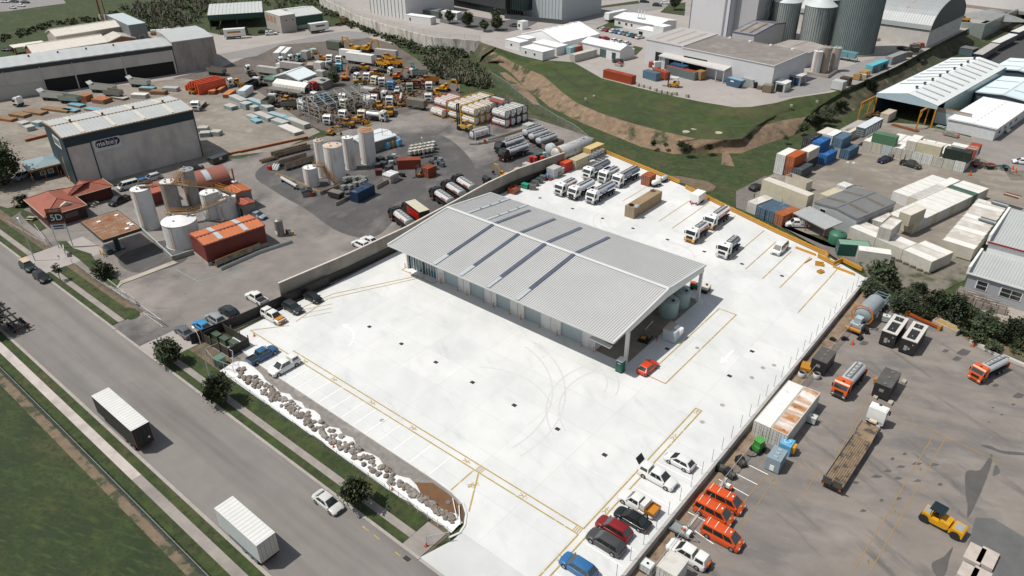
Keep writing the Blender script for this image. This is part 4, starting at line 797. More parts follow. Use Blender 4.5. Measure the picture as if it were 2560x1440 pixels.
# plant
def excavator():
 p=Proto()
 for s in PM:
  b=MB().pm([(-1.9,.15),(-1.6,0),(1.6,0),(1.9,.15),(2.0,.5),(1.7,.85),(-1.7,.85),(-2.0,.5)],s*1.1-.3,s*1.1+.3);p.add('track',b,CHAS)
 b=MB().box(-1.7,1.2,-1.25,1.25,1.0,1.25);b.pm([(-2.1,1.25),(-.2,1.25),(-.2,2.1),(-1.6,2.15),(-2.1,1.9)],-1.25,1.25);p.add('house',b,'@0')
 b=MB().pm([(-.1,1.25),(1.2,1.25),(1.25,1.9),(.95,2.9),(-.1,2.9)],.25,1.2);c=p.add('cab',b,'@0');b=MB().pm([(.05,1.9),(1.15,1.9),(.92,2.75),(.05,2.75)],.235,1.215).quad((1.265,.35,1.9),(1.265,1.1,1.9),(.985,1.1,2.8),(.985,.35,2.8));p.add('cab_window',b,GLASS,c)
 def limb(pts,w):b=MB().pm(pts,-.1-w,-.1+w,'y');return b
 p.add('boom',limb([(.6,1.2),(1.1,1.3),(3.0,4.3),(5.0,4.5),(5.0,4.85),(2.75,4.75)],.22),'@0');p.add('arm',limb([(4.75,4.95),(5.2,4.7),(5.6,1.6),(5.35,1.55)],.17),'@0')
 b=MB().pm([(5.3,1.7),(5.75,1.6),(5.9,.8),(5.3,.55),(4.9,.95)],-.6,.4);p.add('bucket',b,CHAS);b=MB().cyl((1.4,-.1,1.5),(3.0,-.1,3.9),.09).cyl((3.3,-.1,5.0),(4.9,-.1,5.0),.09);p.add('ram',b,GALV);return p
EXC=excavator()
def loader(scr=False):
 p=Proto();b=MB().box(-2.9,-.9,-.8,.8,.9,2.0).box(-.9,1.2,-.55,.55,.8,1.4);p.add('body',b,'@0')
 b=MB().box(-.9,.4,-.65,.65,1.4,2.1);c=p.add('cab',b,'@0');b=MB().box(-.86,.36,-.62,.62,2.1,2.85);p.add('cab_window',b,GLASS,c);b=MB().box(-1,.5,-.72,.72,2.85,2.97);p.add('cab_roof',b,'@1',c)
 for x in(-2.0,1.5):
  for y in(-1.0,1.0):wheel(p,x,y,.72,.5)
 b=MB().pm([(.8,1.3),(1.2,1.7),(3.0,.8),(2.9,.5)],-.7,-.5);b.pm([(.8,1.3),(1.2,1.7),(3.0,.8),(2.9,.5)],.5,.7);p.add('lift_arm',b,'@0')
 b=MB().pm([(2.7,.15),(3.8,.2),(2.9,.35),(2.75,1.3),(2.6,1.3)],-1.3,1.3);p.add('bucket',b,'@0');return p
LOAD=loader()
def dumper():
 p=Proto();b=MB().box(1.0,3.6,-.9,.9,.9,1.7).box(-3.4,1.2,-.4,.4,.8,1.1);p.add('chassis',b,'@0');b=MB().box(.9,2.1,-.75,.75,1.7,2.9);c=p.add('cab',b,'@0');b=MB().box(.88,2.12,-.77,.77,2.1,2.7);p.add('cab_window',b,GLASS,c)
 b=MB();z=1.2
 for s in PM:b.pm([(-3.6,1.6),(-2.6,1.2),(.5,1.2),(.7,2.5),(-3.2,2.4)],s*1.2-.05,s*1.2+.05)
 b.box(-2.7,.5,-1.2,1.2,1.15,1.25);b.quad((.5,-1.2,1.2),(.5,1.2,1.2),(.7,1.2,2.5),(.7,-1.2,2.5)).quad((-3.6,-1.2,1.62),(-3.6,1.2,1.62),(-2.6,1.2,1.22),(-2.6,-1.2,1.22));p.add('bin',b,'@1')
 for x in(2.6,-.9,-2.4):
  for y in(-1.05,1.05):wheel(p,x,y,.75,.5)
 return p
DUMP=dumper()
def forklift():
 p=Proto();b=MB().pm([(-1.3,.3),(1.0,.3),(1.0,.8),(-.2,.85),(-.5,1.2),(-1.3,1.15)],-.6,.6);p.add('body',b,'@0');b=MB()
 for s in(-.25,.25):b.box(1.05,1.2,s*1.6-.06,s*1.6+.06,.1,2.9)
 b.box(1.06,1.18,-.34,.34,2.7,2.84);p.add('mast',b,CHAS);b=MB()
 for s in(-.3,.3):b.box(1.2,2.3,s-.06,s+.06,.12,.18)
 p.add('fork',b,CHAS);b=MB()
 for x in(-.9,.7):
  for y in(-.5,.5):b.box(x-.04,x+.04,y-.04,y+.04,.8,2.1)
 b.box(-1,.8,-.58,.58,2.1,2.16);p.add('overhead_guard',b,'@1');p.add('seat',MB().box(-.5,0,-.25,.25,.86,1.3),DARK)
 for x in(.7,-.9):
  for y in(-.55,.55):wheel(p,x,y,.36,.24)
 return p
FORK=forklift()
def skeletal():
 p=Proto();b=MB()
 for s in(-.45,.45):b.box(-5.5,5.5,s-.09,s+.09,.9,1.25)
 for x in(-5.4,-2.5,.3,3,5.3):b.box(x-.12,x+.12,-1.2,1.2,1.0,1.2)
 p.add('frame',b,'@0')
 for x in(-4.3,-3.0,-1.7):axle(p,x,.5)
 for s in PM:p.add('tail_light',MB().box(-5.6,-5.52,s*.9-.2,s*.9+.2,.8,1.0),RED)
 return p
SKEL=skeletal()
p=Proto();p.add('cone',MB().rev([(.2,.05),(.17,.08),(.04,.7),(0,.7)],10),Pt('#d4511a'));p.add('base',MB().box(-.23,.23,-.23,.23,0,.05),DARK);CONE=p
def silo(r,h,cone=.3,n=32,ladder=True):
 p=Proto();b=MB().rev([(r*1.02,0),(r*1.02,.12),(r,.14),(r,h)],n);p.add('shell',b,'@0',Sm=40);b=MB().rev([(r*1.015,h),(r*.5,h+cone*.6),(.05,h+cone)],n);p.add('top',b,'@1',Sm=50)
 b=MB().rev([(r*1.02,h-.1),(r*1.02,h+.02)],n)
 for k in Rg(3):a=k*2.1;b.cyl((r*.5*cos(a),r*.5*sin(a),h+cone*.5),(r*.5*cos(a),r*.5*sin(a),h+cone*.5+.35),.2,n=8)
 p.add('fitting',b,GALV)
 if ladder:
  b=MB()
  for s in(-.22,.22):b.cyl((r+.12,s,.3),(r+.12,s,h+.6),.03,n=5)
  for k in Rg(int(h/.5)):b.box(r+.1,r+.14,-.22,.22,.5+k*.5,.53+k*.5)
  p.add('ladder',b,YEL)
 b=MB()
 for a in(-1.2,-.95):
  for z in(1.0,):b.at(r*cos(a),r*sin(a),z,a*180/pi).box(-.02,.025,-.25,.25,0,.5);b.T=None
 p.add('hazard_mark',b,Pt('#a02c2c'));return p
def lamp(p=None):
 p=Proto();p.add('post',MB().cyl((0,0,0),(0,0,8.2),.1,.06,8),GALV);b=MB().tube([(0,0,8.2),(.5,0,8.7),(1.6,0,8.85)],.045);i=p.add('arm',b,GALV);b=MB().pm([(1.5,8.8),(2.3,8.85),(2.3,8.97),(1.5,9.0)],-.14,.14);p.add('lamp_head',b,WHT,i);return p
LAMPP=lamp()
# buildings
def Dw(par,su,sv,Op):
 """openings: (face, along, width, z0, z1, kind); faces: s (near), e (right), n, w"""
 for fc,a,wd,z0,z1,kind in Op:
  def bx(d0,d1,w0,w1,c0,c1):
   x=su/2+0;y=sv/2
   if fc=='s':return MB().box(-x+a+w0,-x+a+w1,-y-d1,-y-d0,c0,c1)
   if fc=='e':return MB().box(x+d0,x+d1,-y+a+w0,-y+a+w1,c0,c1)
   if fc=='w':return MB().box(-x-d1,-x-d0,-y+a+w0,-y+a+w1,c0,c1)
   return MB().box(-x+a+w0,-x+a+w1,y+d0,y+d1,c0,c1)
  if kind=='window':f=Ob('window',bx(.003,.06,0,wd,z0,z1),WHT,par);Ob('pane',bx(.061,.075,.08,wd-.08,z0+.08,z1-.08),GLASS,f)
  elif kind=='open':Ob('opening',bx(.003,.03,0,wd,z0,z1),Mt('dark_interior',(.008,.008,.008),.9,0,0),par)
  elif kind.startswith('#'):Ob('door',bx(.003,.05,0,wd,z0,z1),Pt(kind),par)
  else:Ob('door',bx(.003,.05,0,wd,z0,z1),MATS[kind],par)
def shed(name,lab,c,phi,su,sv,ze,zr,axis='u',wall=None,roof=None,base=0,trim=None,rib=.5,over=.25,Op=(),sky=0,skym=None,vents=0,cat='building',ridge=.5,lowwall=None,fascia=None,Mp=False):
 """gabled building; ridge along u (picture left-right) or v"""
 t=Tg(name,lab,cat,(c.x,c.y,base),phi);ze-=base;zr-=base;a,l=(sv,su)if axis=='u' else(su,sv);R=Matrix.Identity(4)if axis=='u' else Matrix.Rotation(pi/2,4,'Z')
 ry=-a/2+a*ridge
 def T_(b):
  b.v=[tuple(R@V(p))for p in b.v];return b
 hw,hl=a/2-over,l/2-over
 b=MB();sl=lambda y:ze+(y+a/2)*(zr-ze)/(ry+a/2)if y<=ry else ze+(a/2-y)*(zr-ze)/max(.01,(a/2-ry))
 prof=[(-hw,0),(hw,0),(hw,sl(hw)-.1)]+([(ry,zr-.1)]if 0.02<ridge<.98 else[])+[(-hw,sl(-hw)-.1)]
 Ob('wall',T_(b.pm(prof,-hl,hl,'x')),wall,t)
 for y0,z0,y1,z1,ok in((-a/2,ze,ry,zr,ridge>.02),(a/2,ze,ry,zr,ridge<.98)):
  if ok:Ob('roof',T_(Rs(-l/2,l/2,y0,z0,y1,z1,rib,.1)),roof,t)
 if.02<ridge<.98:b=MB().box(-l/2,l/2,ry-.25,ry+.25,zr+.06,zr+.14);Ob('ridge_cap',T_(b),trim or roof,t)
 b=MB()
 for s in PM:
  for y0,z0,y1,z1,ok in((-a/2,ze,ry,zr,ridge>.02),(ry,zr,a/2,ze,ridge<.98)):
   if ok:b.loft([[(s*l/2-.12,y,z+.13),(s*l/2+.06,y,z+.13),(s*l/2+.06,y,z-.25),(s*l/2-.12,y,z-.25)]for y,z in((y0,z0),(y1,z1))])
 b.box(-l/2,l/2,-a/2-.12,-a/2-.005,ze-.22,ze+.06)if ridge>.02 else None;b.box(-l/2,l/2,a/2+.005,a/2+.12,ze-.22,ze+.06);Ob('trim',T_(b),trim or roof,t)
 for k in Rg(sky):
  x=-l/2+l*(k+.7)/(sky+.4)
  for y0,z0,y1,z1,ok in((-a/2,ze,ry,zr,ridge>.02),(a/2,ze,ry,zr,ridge<.98)):
   if ok:b=MB();q=lambda y:z0+(y-y0)*(z1-z0)/(y1-y0);ya,yb=y0+(y1-y0)*.08,y0+(y1-y0)*.9;b.quad((x-.5,ya,q(ya)+.13),(x+.5,ya,q(ya)+.13),(x+.5,yb,q(yb)+.13),(x-.5,yb,q(yb)+.13));Ob('skylight',T_(b),skym or SKYP,t)
 for k in Rg(vents):
  x=-l/2+l*(k+.6)/(vents+.2);b=MB().cyl((x,ry,zr+.1),(x,ry,zr+.55),.22,n=8).cyl((x,ry,zr+.55),(x,ry,zr+.75),.38,.25,8);Ob('roof_vent',T_(b),GALV if skym is None else DARK,t)
 if lowwall:bo('base_wall',lowwall[1],t,-su/2+over-.06,su/2-over+.06,-sv/2+over-.06,sv/2-over+.06,0,lowwall[0])
 if fascia:
  b=MB();z0,m_=fascia;b.box(-su/2+over-.05,su/2-over+.05,-sv/2+over-.05,-sv/2+over+.0,ze-z0,ze-.12).box(su/2-over,su/2-over+.05,-sv/2+over,sv/2-over,ze-z0,ze-.12);Ob('fascia_band',b,m_,t)
 Dw(t,su-2*over,sv-2*over,Op);return t
def Bb(name,lab,c,phi,su,sv,h,wall,roof,base=0,Op=(),cat='building',parapet=.0):
 t=Tg(name,lab,cat,(c.x,c.y,base),phi);Ob('wall',MB().box(-su/2,su/2,-sv/2,sv/2,0,h),wall,t);Ob('roof',MB().box(-su/2-.08,su/2+.08,-sv/2-.08,sv/2+.08,h,h+.12),roof,t);Dw(t,su,sv,Op);return t
# on the road and in the white yard
SILV,BLK,DGR,MGR='#a9a698','#0e1112','#2b2e30','#4a4b4d'
car('sedan','silver sedan parked at the kerb of the road','P',819,1252,0,'#b9bab6')
car('suv','black suv parked at the kerb behind the old green four wheel drive','B1',372,470,0,BLK)
oc=car('suv','old dark green four wheel drive with beige roof at the kerb','B1',247,372,0,'#12332c',name='off_road_car')
attach(oc,'canvas_roof',MB().box(-1.85,.5,-.66,.66,1.72,1.8),Pt('#b7a184'))
tr1=A('P',298,1021,4.25);WTOP=Mt('trailer_top_white',(.56,.56,.54),.5,0,.06,.5)
BT_=Mt('trailer_black',(.012,.012,.013),.6,0,.2,.6)
STR=Mt('red_white_marker',(.55,.2,.18),.5,0,0)
BARK_=Pt('#3a3b3d')
bt=TRL.put('box_trailer','black sided box trailer with ribbed white roof parked on the road, farther of two','trailer',(tr1.x,tr1.y,0),180,[BT_,WTOP,CHAS,BT_,STR,BARK_])
attach(bt,'hazard_diamond',MB().pm([(-.9,1.9),(-.7,2.1),(-.5,1.9),(-.7,1.7)],-5.99,-5.96,'x'),WHT)
tr2=A('P',610,1300,4.2)
TRS.put('box_trailer','white box trailer with blue skirt parked on the road, nearer of two','trailer',(tr2.x,tr2.y,0),180,[Pt('#b9c0bf'),WTOP,Pt('#274a66'),Pt('#b4b1a8'),STR,Pt('#8a8378')])
p_=A('B1',110,860,.8);SKEL.put('skeletal_trailer','dark skeletal container trailer at the left edge of the road','trailer',(p_.x-1,p_.y,0),180,[CHAS])
wp=car('canopy','white pickup with orange bonnet and canopy beside the black sheet fence','P',683,790,2,'#c9c9c4')
attach(wp,'bonnet_wrap',MB().box(1.35,2.3,-.75,.75,1.08,1.11).box(2.5,2.66,-.8,.8,.62,.9),Pt('#b5741c'))
car('suv','dark grey suv, middle of the three cars beside the black sheet fence','P',731,767,0,DGR)
car('hatch','black hatchback farthest along the black sheet fence','P',781,741,0,BLK)
car('ute','blue pickup parked facing the shed in the white yard','P',656,885,90,'#1f4f74')
car('canopy','white canopy pickup parked beside the blue pickup','P',710,914,270,'#d2d2ce')
car('sedan','grey sedan nearest the road in the row outside the black fence','P',460,827,178,'#54595a')
car('sedan','bright blue sedan in the row outside the black fence','P',506,812,178,'#2f7fae')
car('suv','silver suv between the blue sedan and the dark suv','P',538,795,180,'#85888a')
car('suv','dark suv with its door open in the row outside the black fence','P',572,777,180,'#23282a')
car('ute','white pickup parked by the end of the concrete wall','P',641,743,180,'#cfcfca')
car('hatch','white hatchback farthest up the right parking row','B5',1500,572,178,'#cbccca')
hp=car('canopy','white canopy pickup with raised rear hatch in the right parking row','B5',1335,692,-1,'#d0d0cd')
attach(hp,'rear_hatch',MB().pm([(-2.55,1.75),(-3.15,2.5),(-3.2,2.5),(-2.65,1.75)],-.7,.7),DARK)
car('flatute','white work pickup with orange sides and open tray','B5',1190,890,178,'#cdcdc9',cols=['#b5741c'])
car('sedan','black sedan in the right parking row','B5',1145,1003,180,'#131718')
car('suv','dark red suv in the right parking row','B5',1005,1075,180,'#74181a')
car('wagon','dark grey seven seat suv in the right parking row','B5',945,1178,180,'#3e3d3e')
car('suv','blue suv nearest the bottom edge of the right parking row','B5',738,1362,180,'#2a5f8d')
car('hatch','orange red hatchback parked beside the shed corner post','D2',762,1252,88,'#c23a14')
car('van','small white van parked alone near the far right corner','M5',350,1185,270,'#d0d1cf')
BLS=Pt('#1f5488');ORS=Pt('#b5482a');WHITE='#d3d3d0';YLW='#b07a18';DRK2='#3b3f42'
put(TK2,'tanker_truck','white tanker truck at the left end of the near tanker row','tanker truck','E4',325,775,269,[WHITE,WHITE,ORS,'#a09a98'])
put(TK3,'tanker_truck','white tanker truck with dark bumper in the middle of the near tanker row','tanker truck','E4',670,835,269,[WHITE,'#c7c9ca',Pt('#c7c9ca'),'#23292c'])
put(TK4,'tanker_truck','silver tanker truck with blue side band at the right end of the near tanker row','tanker truck','E4',1110,905,269,[WHITE,ALU,BLS,'#8d8f92'])
put(TK4,'tanker_truck','silver blue banded tanker truck at the left of the far tanker row','tanker truck','E4',1010,390,269,[WHITE,Mt('dull_tank',(.3,.3,.3),.35,.6,.12),BLS,'#b3aaa6'])
put(TK2,'tanker_truck','white tanker truck in the middle of the far tanker row','tanker truck','E4',1290,500,269,[WHITE,WHITE,Pt('#7a9a86'),'#8d8f92'])
put(TK4,'tanker_truck','silver blue banded tanker truck beside the orange rusty container','tanker truck','E4',1670,550,269,[WHITE,MATS['dull_tank'],BLS,'#a4a6a8'])
put(TK3,'tanker_truck','white tanker truck with yellow front, farther of two by the guard rail','tanker truck','M4',1740,625,269,[WHITE,WHITE,ORS,YLW])
put(TK2,'tanker_truck','white tanker truck with yellow front, nearer of two by the guard rail','tanker truck','M4',1550,762,269,[WHITE,WHITE,ORS,YLW])
put(TK2,'tanker_truck','silver tanker truck with blue front stripe parked alone behind the shed','tanker truck','M4',1855,905,270,[WHITE,MATS['dull_tank'],BLS,'#b7b9ba'])
t=Tg('box_caravan','white box trailer with red drawbar parked by the guard rail','trailer',A('M4',1548,480),270);bo('body',WHT,t,-1.7,1.9,-1.1,1.1,.5,2.5);Ob('drawbar',MB().tube([(1.9,-.8,.5),(3.1,0,.45)],.06).tube([(1.9,.8,.5),(3.1,0,.45)],.06).box(2.0,2.3,-.9,-.6,.4,.8).box(2.0,2.3,.6,.9,.4,.8),Pt('#a02828'),t)
for y in(-1.0,1.0):
 for x in(-.6,.2):Ob('wheel',MB().cyl((x,y-.1,.35),(x,y+.1,.35),.35),TYRE,t)
p=Proto();b=MB();tank_body(b,-.9,.9,.55,.55,1.0);p.add('tank',b,'@0',Sm=50);b=MB().box(-1.2,1.2,-.5,.5,.35,.5).tube([(1.2,0,.42),(2.2,0,.4)],.06);p.add('frame',b,CHAS)
for y in(-.7,.7):wheel(p,0,y,.35,.2)
p.put('tank_trailer','small white tank trailer beside the sand coloured container','tank trailer',A('M4',1150,330),250,[WHT],sc=1.15);p.put('tank_trailer','small grey tank trailer against the yellow guard rail','tank trailer',A('M4',1228,285),265,[ALU],sc=1.05)
TAN,CREAM,OFFW='#8e7a5c','#b7ad94','#bdbcb2'
cont('sand coloured forty foot container standing alone on the white concrete','P',1586,520.6,2.75,-.6,'Y',TAN,40)
t=Tg('tyre_stack','dark ring and grey rack lying on the near end of the sand coloured container','tyre',A('M4',915,510,2.82),0);Ob('tyre',MB().rev([(.3,0),(.55,0),(.6,.1),(.55,.2),(.3,.2)],16),TYRE,t);Ob('rack',MB().box(.9,1.9,-.6,.6,.02,.1).box(1.0,1.8,-.5,.5,.12,.3),GALV,t)
t=Tg('rubber_mat','brown coil lying on the far end of the sand coloured container','coil',A('M4',1120,372,2.82),0);Ob('coil',MB().rev([(.35,0),(.6,0),(.65,.08),(.6,.16),(.35,.16)],14),Pt('#6d5636'),t);Ob('core',MB().rev([(.0,.02),(.3,.02)],10),DARK,t)
cont('rusty orange ten foot container by the guard rail','M4',1095,243,2.59,0,'Y','#8f4a22',10)
cont('bright red ten foot container with orange top near the concrete wall','M3',1742,806,2.59,-3,'Y','#a8260f',10,roof=Pt('#c24a16'))
cont('cream container behind the red container','M3',1842,778,2.59,-3,'Y','#aea286',20)
cont('tan container with bright top in the far left corner of the white yard','M3',1985,668,2.9,-3,'Y','#b39a63',20,roof=Pt('#c4ad7a'),flip=True)
cont('white container in front of the big horizontal tank','M3',1632,862,2.59,-3,'Y','#a9abaa',10)
for i,(x,y)in En(((1955,745),(1990,730),(2025,712),(2060,695),(2095,680))):
 for k in(0,1.16):put(IBC,'fluid_tote','caged grey fluid tote stacked beside the cream containers','fluid tote','M3',x,y,0,['#84878a',DARK],k,.6,'totes beside the cream containers')
put(IBC,'fluid_tote','blue white fluid tote stacked near the red container','fluid tote','M3',1632,905,0,['#7fa3bd',DARK],0,.6,sc=1.3);put(IBC,'fluid_tote','tall white fluid tote near the red container','fluid tote','M3',1705,870,0,['#a9b0b3',DARK],0,.6,sc=1.4);put(PALL,'crate','brown crate between the pale totes near the red container','crate','M3',1672,905,0,['#7c6a58'],0,.5,sc=1.3)
t=Tg('drum_rack','red spill tray with blue and red drums near the concrete wall','drum rack',A('M3',1580,955),0);bo('tray',Pt('#8e241a'),t,-1,1,-.7,.7,0,.55)
for x,y,c in((-.6,0,'#3f7fa8'),(0,.2,'#a2382c'),(.55,0,'#5d89ab'),(0,-.4,'#4f8bb0')):Ob('drum',MB().cyl((x,y,.55),(x,y,1.45),.29,n=12),Pt(c),t)
t=Tg('green_bin','green lidded bin beside the rusty bin near the concrete wall','bin',A('M3',1358,1040),5);bo('body',Pt('#1f7d61'),t,-.9,.9,-.6,.6,.25,1.2);bo('lid',Pt('#2a9070'),t,-.93,.93,-.63,.63,1.2,1.27);bo('skid',CHAS,t,-.8,.8,-.5,.5,0,.25)
t=Tg('rusty_bin','rusty red open bin against the concrete wall','bin',A('M3',1250,1080),5);b=MB()
for a_,c_,d_,e_ in((-1,1,-1.3,-1.22),(-1,1,1.22,1.3),(-1,-.92,-1.2,1.2),(.92,1,-1.2,1.2)):b.box(a_,c_,d_,e_,0,1.4)
Ob('body',b,Pt('#7a3a22'),t);bo('scrap',RUST,t,-.9,.9,-1.2,1.2,.5,.9)
for i,(x,y,c)in En(((1450,1010,'#4c514f'),(1490,985,'#3f4a4b'),(1525,960,'#5c605e'),(1430,1050,'#5d5a54'))):put(PALL,'covered_pallet','dark wrapped pallet of parts in the shade of the concrete wall','pallet','M3',x,y-15,10*i,[c],0,.5,'wrapped pallets below the wall',sc=1.3)
t=Tg('horizontal_tank','huge mottled grey horizontal tank with brown end behind the concrete wall','storage tank',A('M3',1800,730),83);b=MB();tank_body(b,-6.2,6.2,1.9,1.9,2.1,.7,28);Ob('shell',b,Mt('mottled_tank',(.42,.43,.43),.6,.2,.2,.9,Sn=((.2,.17,.14),.7,.55,.75)),t,Sm=50);Ob('end_band',MB().cyl((-6.3,0,2.1),(-5.4,0,2.1),1.94,n=28),Mt('brown_band','#8a6a3c',.7,0,.2),t,Sm=40)
for x in(-4,0,4):bo('saddle',CONC,t,x-.25,x+.25,-1.5,1.5,0,.9)
Ob('manhole',MB().cyl((4.2,0,3.9),(4.2,0,4.25),.45,n=14),GALV,t)
t=Tg('tank_end','pale curved tank end standing beside the big horizontal tank','tank part',A('M3',1600,720),83);b=MB();tank_body(b,-.6,.6,1.6,1.6,1.7,.4,24);Ob('shell',b,Pt('#aeb4b6'),t,Sm=50);bo('cradle',CONC,t,-.6,.6,-1,1,0,.4)
t=Tg('transformer_box','green metal transformer box inside the wire enclosure by the verge','cabinet',A('B1',1985,1270),0);bo('cabinet',Pt('#3f5a4c'),t,-.8,.8,-.7,.7,.1,1.5);Ob('lid',MB().pm([(-.85,1.5),(.85,1.5),(.75,1.65),(-.75,1.65)],-.75,.75),Pt('#587464'),t)
bo('door_seam',DARK,t,-.05,.05,-.72,-.7,.2,1.4)
t=Tg('bin_enclosure','black walled enclosure with green bins beside the front corner of the white yard','enclosure',A('B1',2030,1090),2)
BS=MATS['black_sheet']
for a_,c_,d_,e_ in((-4,3.6,-1.6,-1.5),(-4,3.6,2.2,2.3),(-4,-3.9,-1.5,2.2),(3.5,3.6,-1.5,2.2)):Ob('panel',MB().box(a_,c_,d_,e_,0,1.7),Mt('timber_black',(.03,.028,.024),.8,0,.2),t)
for x in(-3.9,-1.5,1,3.4):Ob('post',MB().box(x,x+.14,-1.75,-1.61,0,2.2),Pt('#6d5a3a'),t);Ob('post',MB().box(x,x+.14,2.31,2.45,0,2.2),Pt('#6d5a3a'),t)
for x,y in((-2.6,.2),(-.4,.3),(1.8,.6)):Ob('cabinet',MB().box(x-.8,x+.8,y-.5,y+.5,0,1.1).box(x-.85,x+.85,y-.55,y+.55,1.1,1.2),Pt('#41503f'),t)
LAMPP.put('street_lamp','grey street lamp on the verge beside the dark green tree by the boulders','street lamp',A('B1',1893,1395),170);LAMPP.put('street_lamp','grey street lamp on the verge behind the old green four wheel drive','street lamp',A('B1',315,330),170)
WIRE=mesh_mat('wire_mesh',(.35,.36,.36),.14)
def Wf(lab,pts,h=1.9,step=2.6,name='wire_fence',z=0,a=None,m=None,pm=GALV,w=.04):
 t=Tg(name,lab,'fence',(0,0,0));pts=[V((p[0],p[1],z))for p in pts];b=MB();r=MB()
 for p,q in zip(pts,pts[1:]):
  b.quad(p,q,q+V((0,0,h)),p+V((0,0,h)));r.cyl(p+V((0,0,h)),q+V((0,0,h)),.035,n=5)
  n=max(1,round((q-p).length/step))
  for i in Rg(n):c=p.lerp(q,i/n);Ob('post',MB().cyl(c,c+V((0,0,h+.1)),w,n=6),pm,t)
 Ob('post',MB().cyl(pts[-1],pts[-1]+V((0,0,h+.1)),w,n=6),pm,t);Ob('mesh_panel',b,m or WIRE,t);Ob('top_rail',r,pm,t);return t
BLF=mesh_mat('blue_grey_mesh',(.1,.13,.14),.42)
Wf('long grey mesh fence between the footpath and the field',[(-190,19.75),(-98,19.75),(-60,19.6),(-30,19.5)],1.9,3,m=BLF,pm=Mt('fence_steel',(.3,.34,.35),.5,.4,.1),w=.06)
Wf('low wire fence along the boulder row beside the verge',[(-95.5,42.2),(-80,42),(-70,42),(-57,42.1)],1.2,3.6)
Wf('pale metal sliding fence at the entry beside the wet soil',[(-56.5,42.4),(-51,42.2),(-45.8,42.3)],1.3,1.8,pm=WHT)
Wf('small wire gate standing open beside the entry driveway',[A('B3',1305,1245),A('B3',1450,1215)],1.6,2)
Wf('wire enclosure around the green transformer box',[A('B1',*q)for q in((1865,1190),(1940,1285),(2110,1350),(2110,1215),(1980,1140),(1865,1190))],1.6,2.5)
Wf('wire fence along the front lawn of the red tiled house and canopy',[(-181,41.6),(-166,42.3),(-164,42.6)],1.6,3)
Wf('wire fence between the verge and the canopy lawn',[(-152,43),(-140,42.5),(-125,43.2),(-123.2,43.5)],1.4,3)
gm=Mt('gate_pale',(.5,.5,.48),.5,.3,.1)
def gate(lab,p,q,h=1.5):
 t=Tg('metal_gate',lab,'gate',(0,0,0));p,q=V((*p[:2],.1)),V((*q[:2],.1));u=V((0,0,h));b=MB().tube([p,q,q+u,p+u,p],.05).tube([p,q+u],.035);n=6
 Ob('frame',b,gm,t);b=MB()
 for i in Rg(1,n):c=p.lerp(q,i/n);b.cyl(c,c+u,.025,n=5)
 Ob('bars',b,gm,t);return t
gate('long pale metal gate across the left yard driveway, nearer the black fence',A('B1',1290,800),A('B1',1470,930));gate('pale metal gate leaf beside the small grass island',A('B1',990,560),A('B1',1150,690));gate('pale metal gate at the driveway beside the black sign',A('B1',330,60),A('B1',430,200))
b=MB();o=tag(Ob('notice_board',b.box(-1.3,1.3,-.03,.03,.3,1.7),Pt('#b5aeb0'),loc=A('B1',1205,720),yaw=-2),'pale notice board hung on the gate by the grass island','notice board')
b=MB();o=tag(Ob('sign_board',b.box(-1.1,1.1,-.05,.05,.4,2.0),WHT,loc=A('B1',595,280),yaw=-20),'white sign board standing on the canopy lawn','sign')
p=Proto();p.add('post',MB().cyl((0,0,0),(0,0,2.3),.035,n=6),Mt('thin_post',(.25,.25,.25),.5,.4,0))
for i in Rg(30):p.put('fence_post','thin grey fence post standing along the right edge of the white yard','fence post',(-26.35,47+3.0*i,.05),0,group='fence posts along the right edge')
Wf('old wire fence along the dirt strip beside the lower yard',[(-23.7,44),(-23.5,75),(-23.1,105),(-22.4,136)],1.5,3,z=RZ0,m=mesh_mat('sagging_mesh',(.3,.29,.27),.22))
for i,(f,x,y)in En((('B1',2290,1010),('B3',1300,1250),('B3',705,615),('B3',1082,885))):CONE.put('traffic_cone',('orange traffic cone near the front corner of the white yard','orange cone by the open wire gate','orange cone on the white fabric halfway along the boulders','orange cone on the white fabric near the entry')[i],'traffic cone',A(f,x,y),0)
tag(Ob('pipe',MB().tube([A('B3',1470,940,.3),A('B3',1500,1080,.25)],.06),WHT),'white pipe lying across the wet soil, left of two','pipe');tag(Ob('pipe',MB().tube([A('B3',1510,985,.3),A('B3',1518,1110,.25)],.06),WHT),'white pipe lying by the curved kerb, right of two','pipe')
p_=A('B3',1440,968);tag(Ob('drain_cover',MB().cyl((p_.x,p_.y,0),(p_.x,p_.y,.12),.35,n=14),Pt('#6b6462')),'grey drain lid in the wet soil','drain lid')
# the lower yard on the right
ORV='#bf4a18'
for x,y,l in((1835,872,'orange van farthest from the camera of the three in the lower yard'),(1755,962,'orange van in the middle of the three in the lower yard'),(1818,1137,'orange van nearest the camera of the three in the lower yard')):
 v=car('van',l,'B5',x,y,1,ORV,RZ0,g='orange vans in the lower yard');b=MB()
 for dx in(-2.0,-.95,.35):b.box(dx,dx+.07,-.6,.6,2.04,2.09)
 attach(v,'roof_bar',b,WHT);attach(v,'beacon',MB().cyl((.95,0,1.98),(.95,0,2.13),.12,n=8),WHT)
 attach(v,'bonnet_badge',MB().box(2.05,2.3,-.2,.2,1.09,1.115),YEL)
car('canopy','white canopy pickup with open tailgate in the lower yard','B5',1560,1270,179,'#d0d0cd',RZ0)
t=Tg('equipment_case','orange equipment at the open tailgate of the white pickup in the lower yard','equipment',A('B5',1700,1385,RZ0),0);bo('case',Pt('#bb5a20'),t,-.25,.25,-.35,.35,.7,1.15);bo('stand',DARK,t,-.3,.3,-.4,.4,0,.7)
t=Tg('equipment_trailer','grey open trailer carrying a white machine between the vans and the pickup','trailer',A('B5',1510,1120,RZ0),0);b=MB().box(-1.4,1.2,-.75,.75,.45,.5)
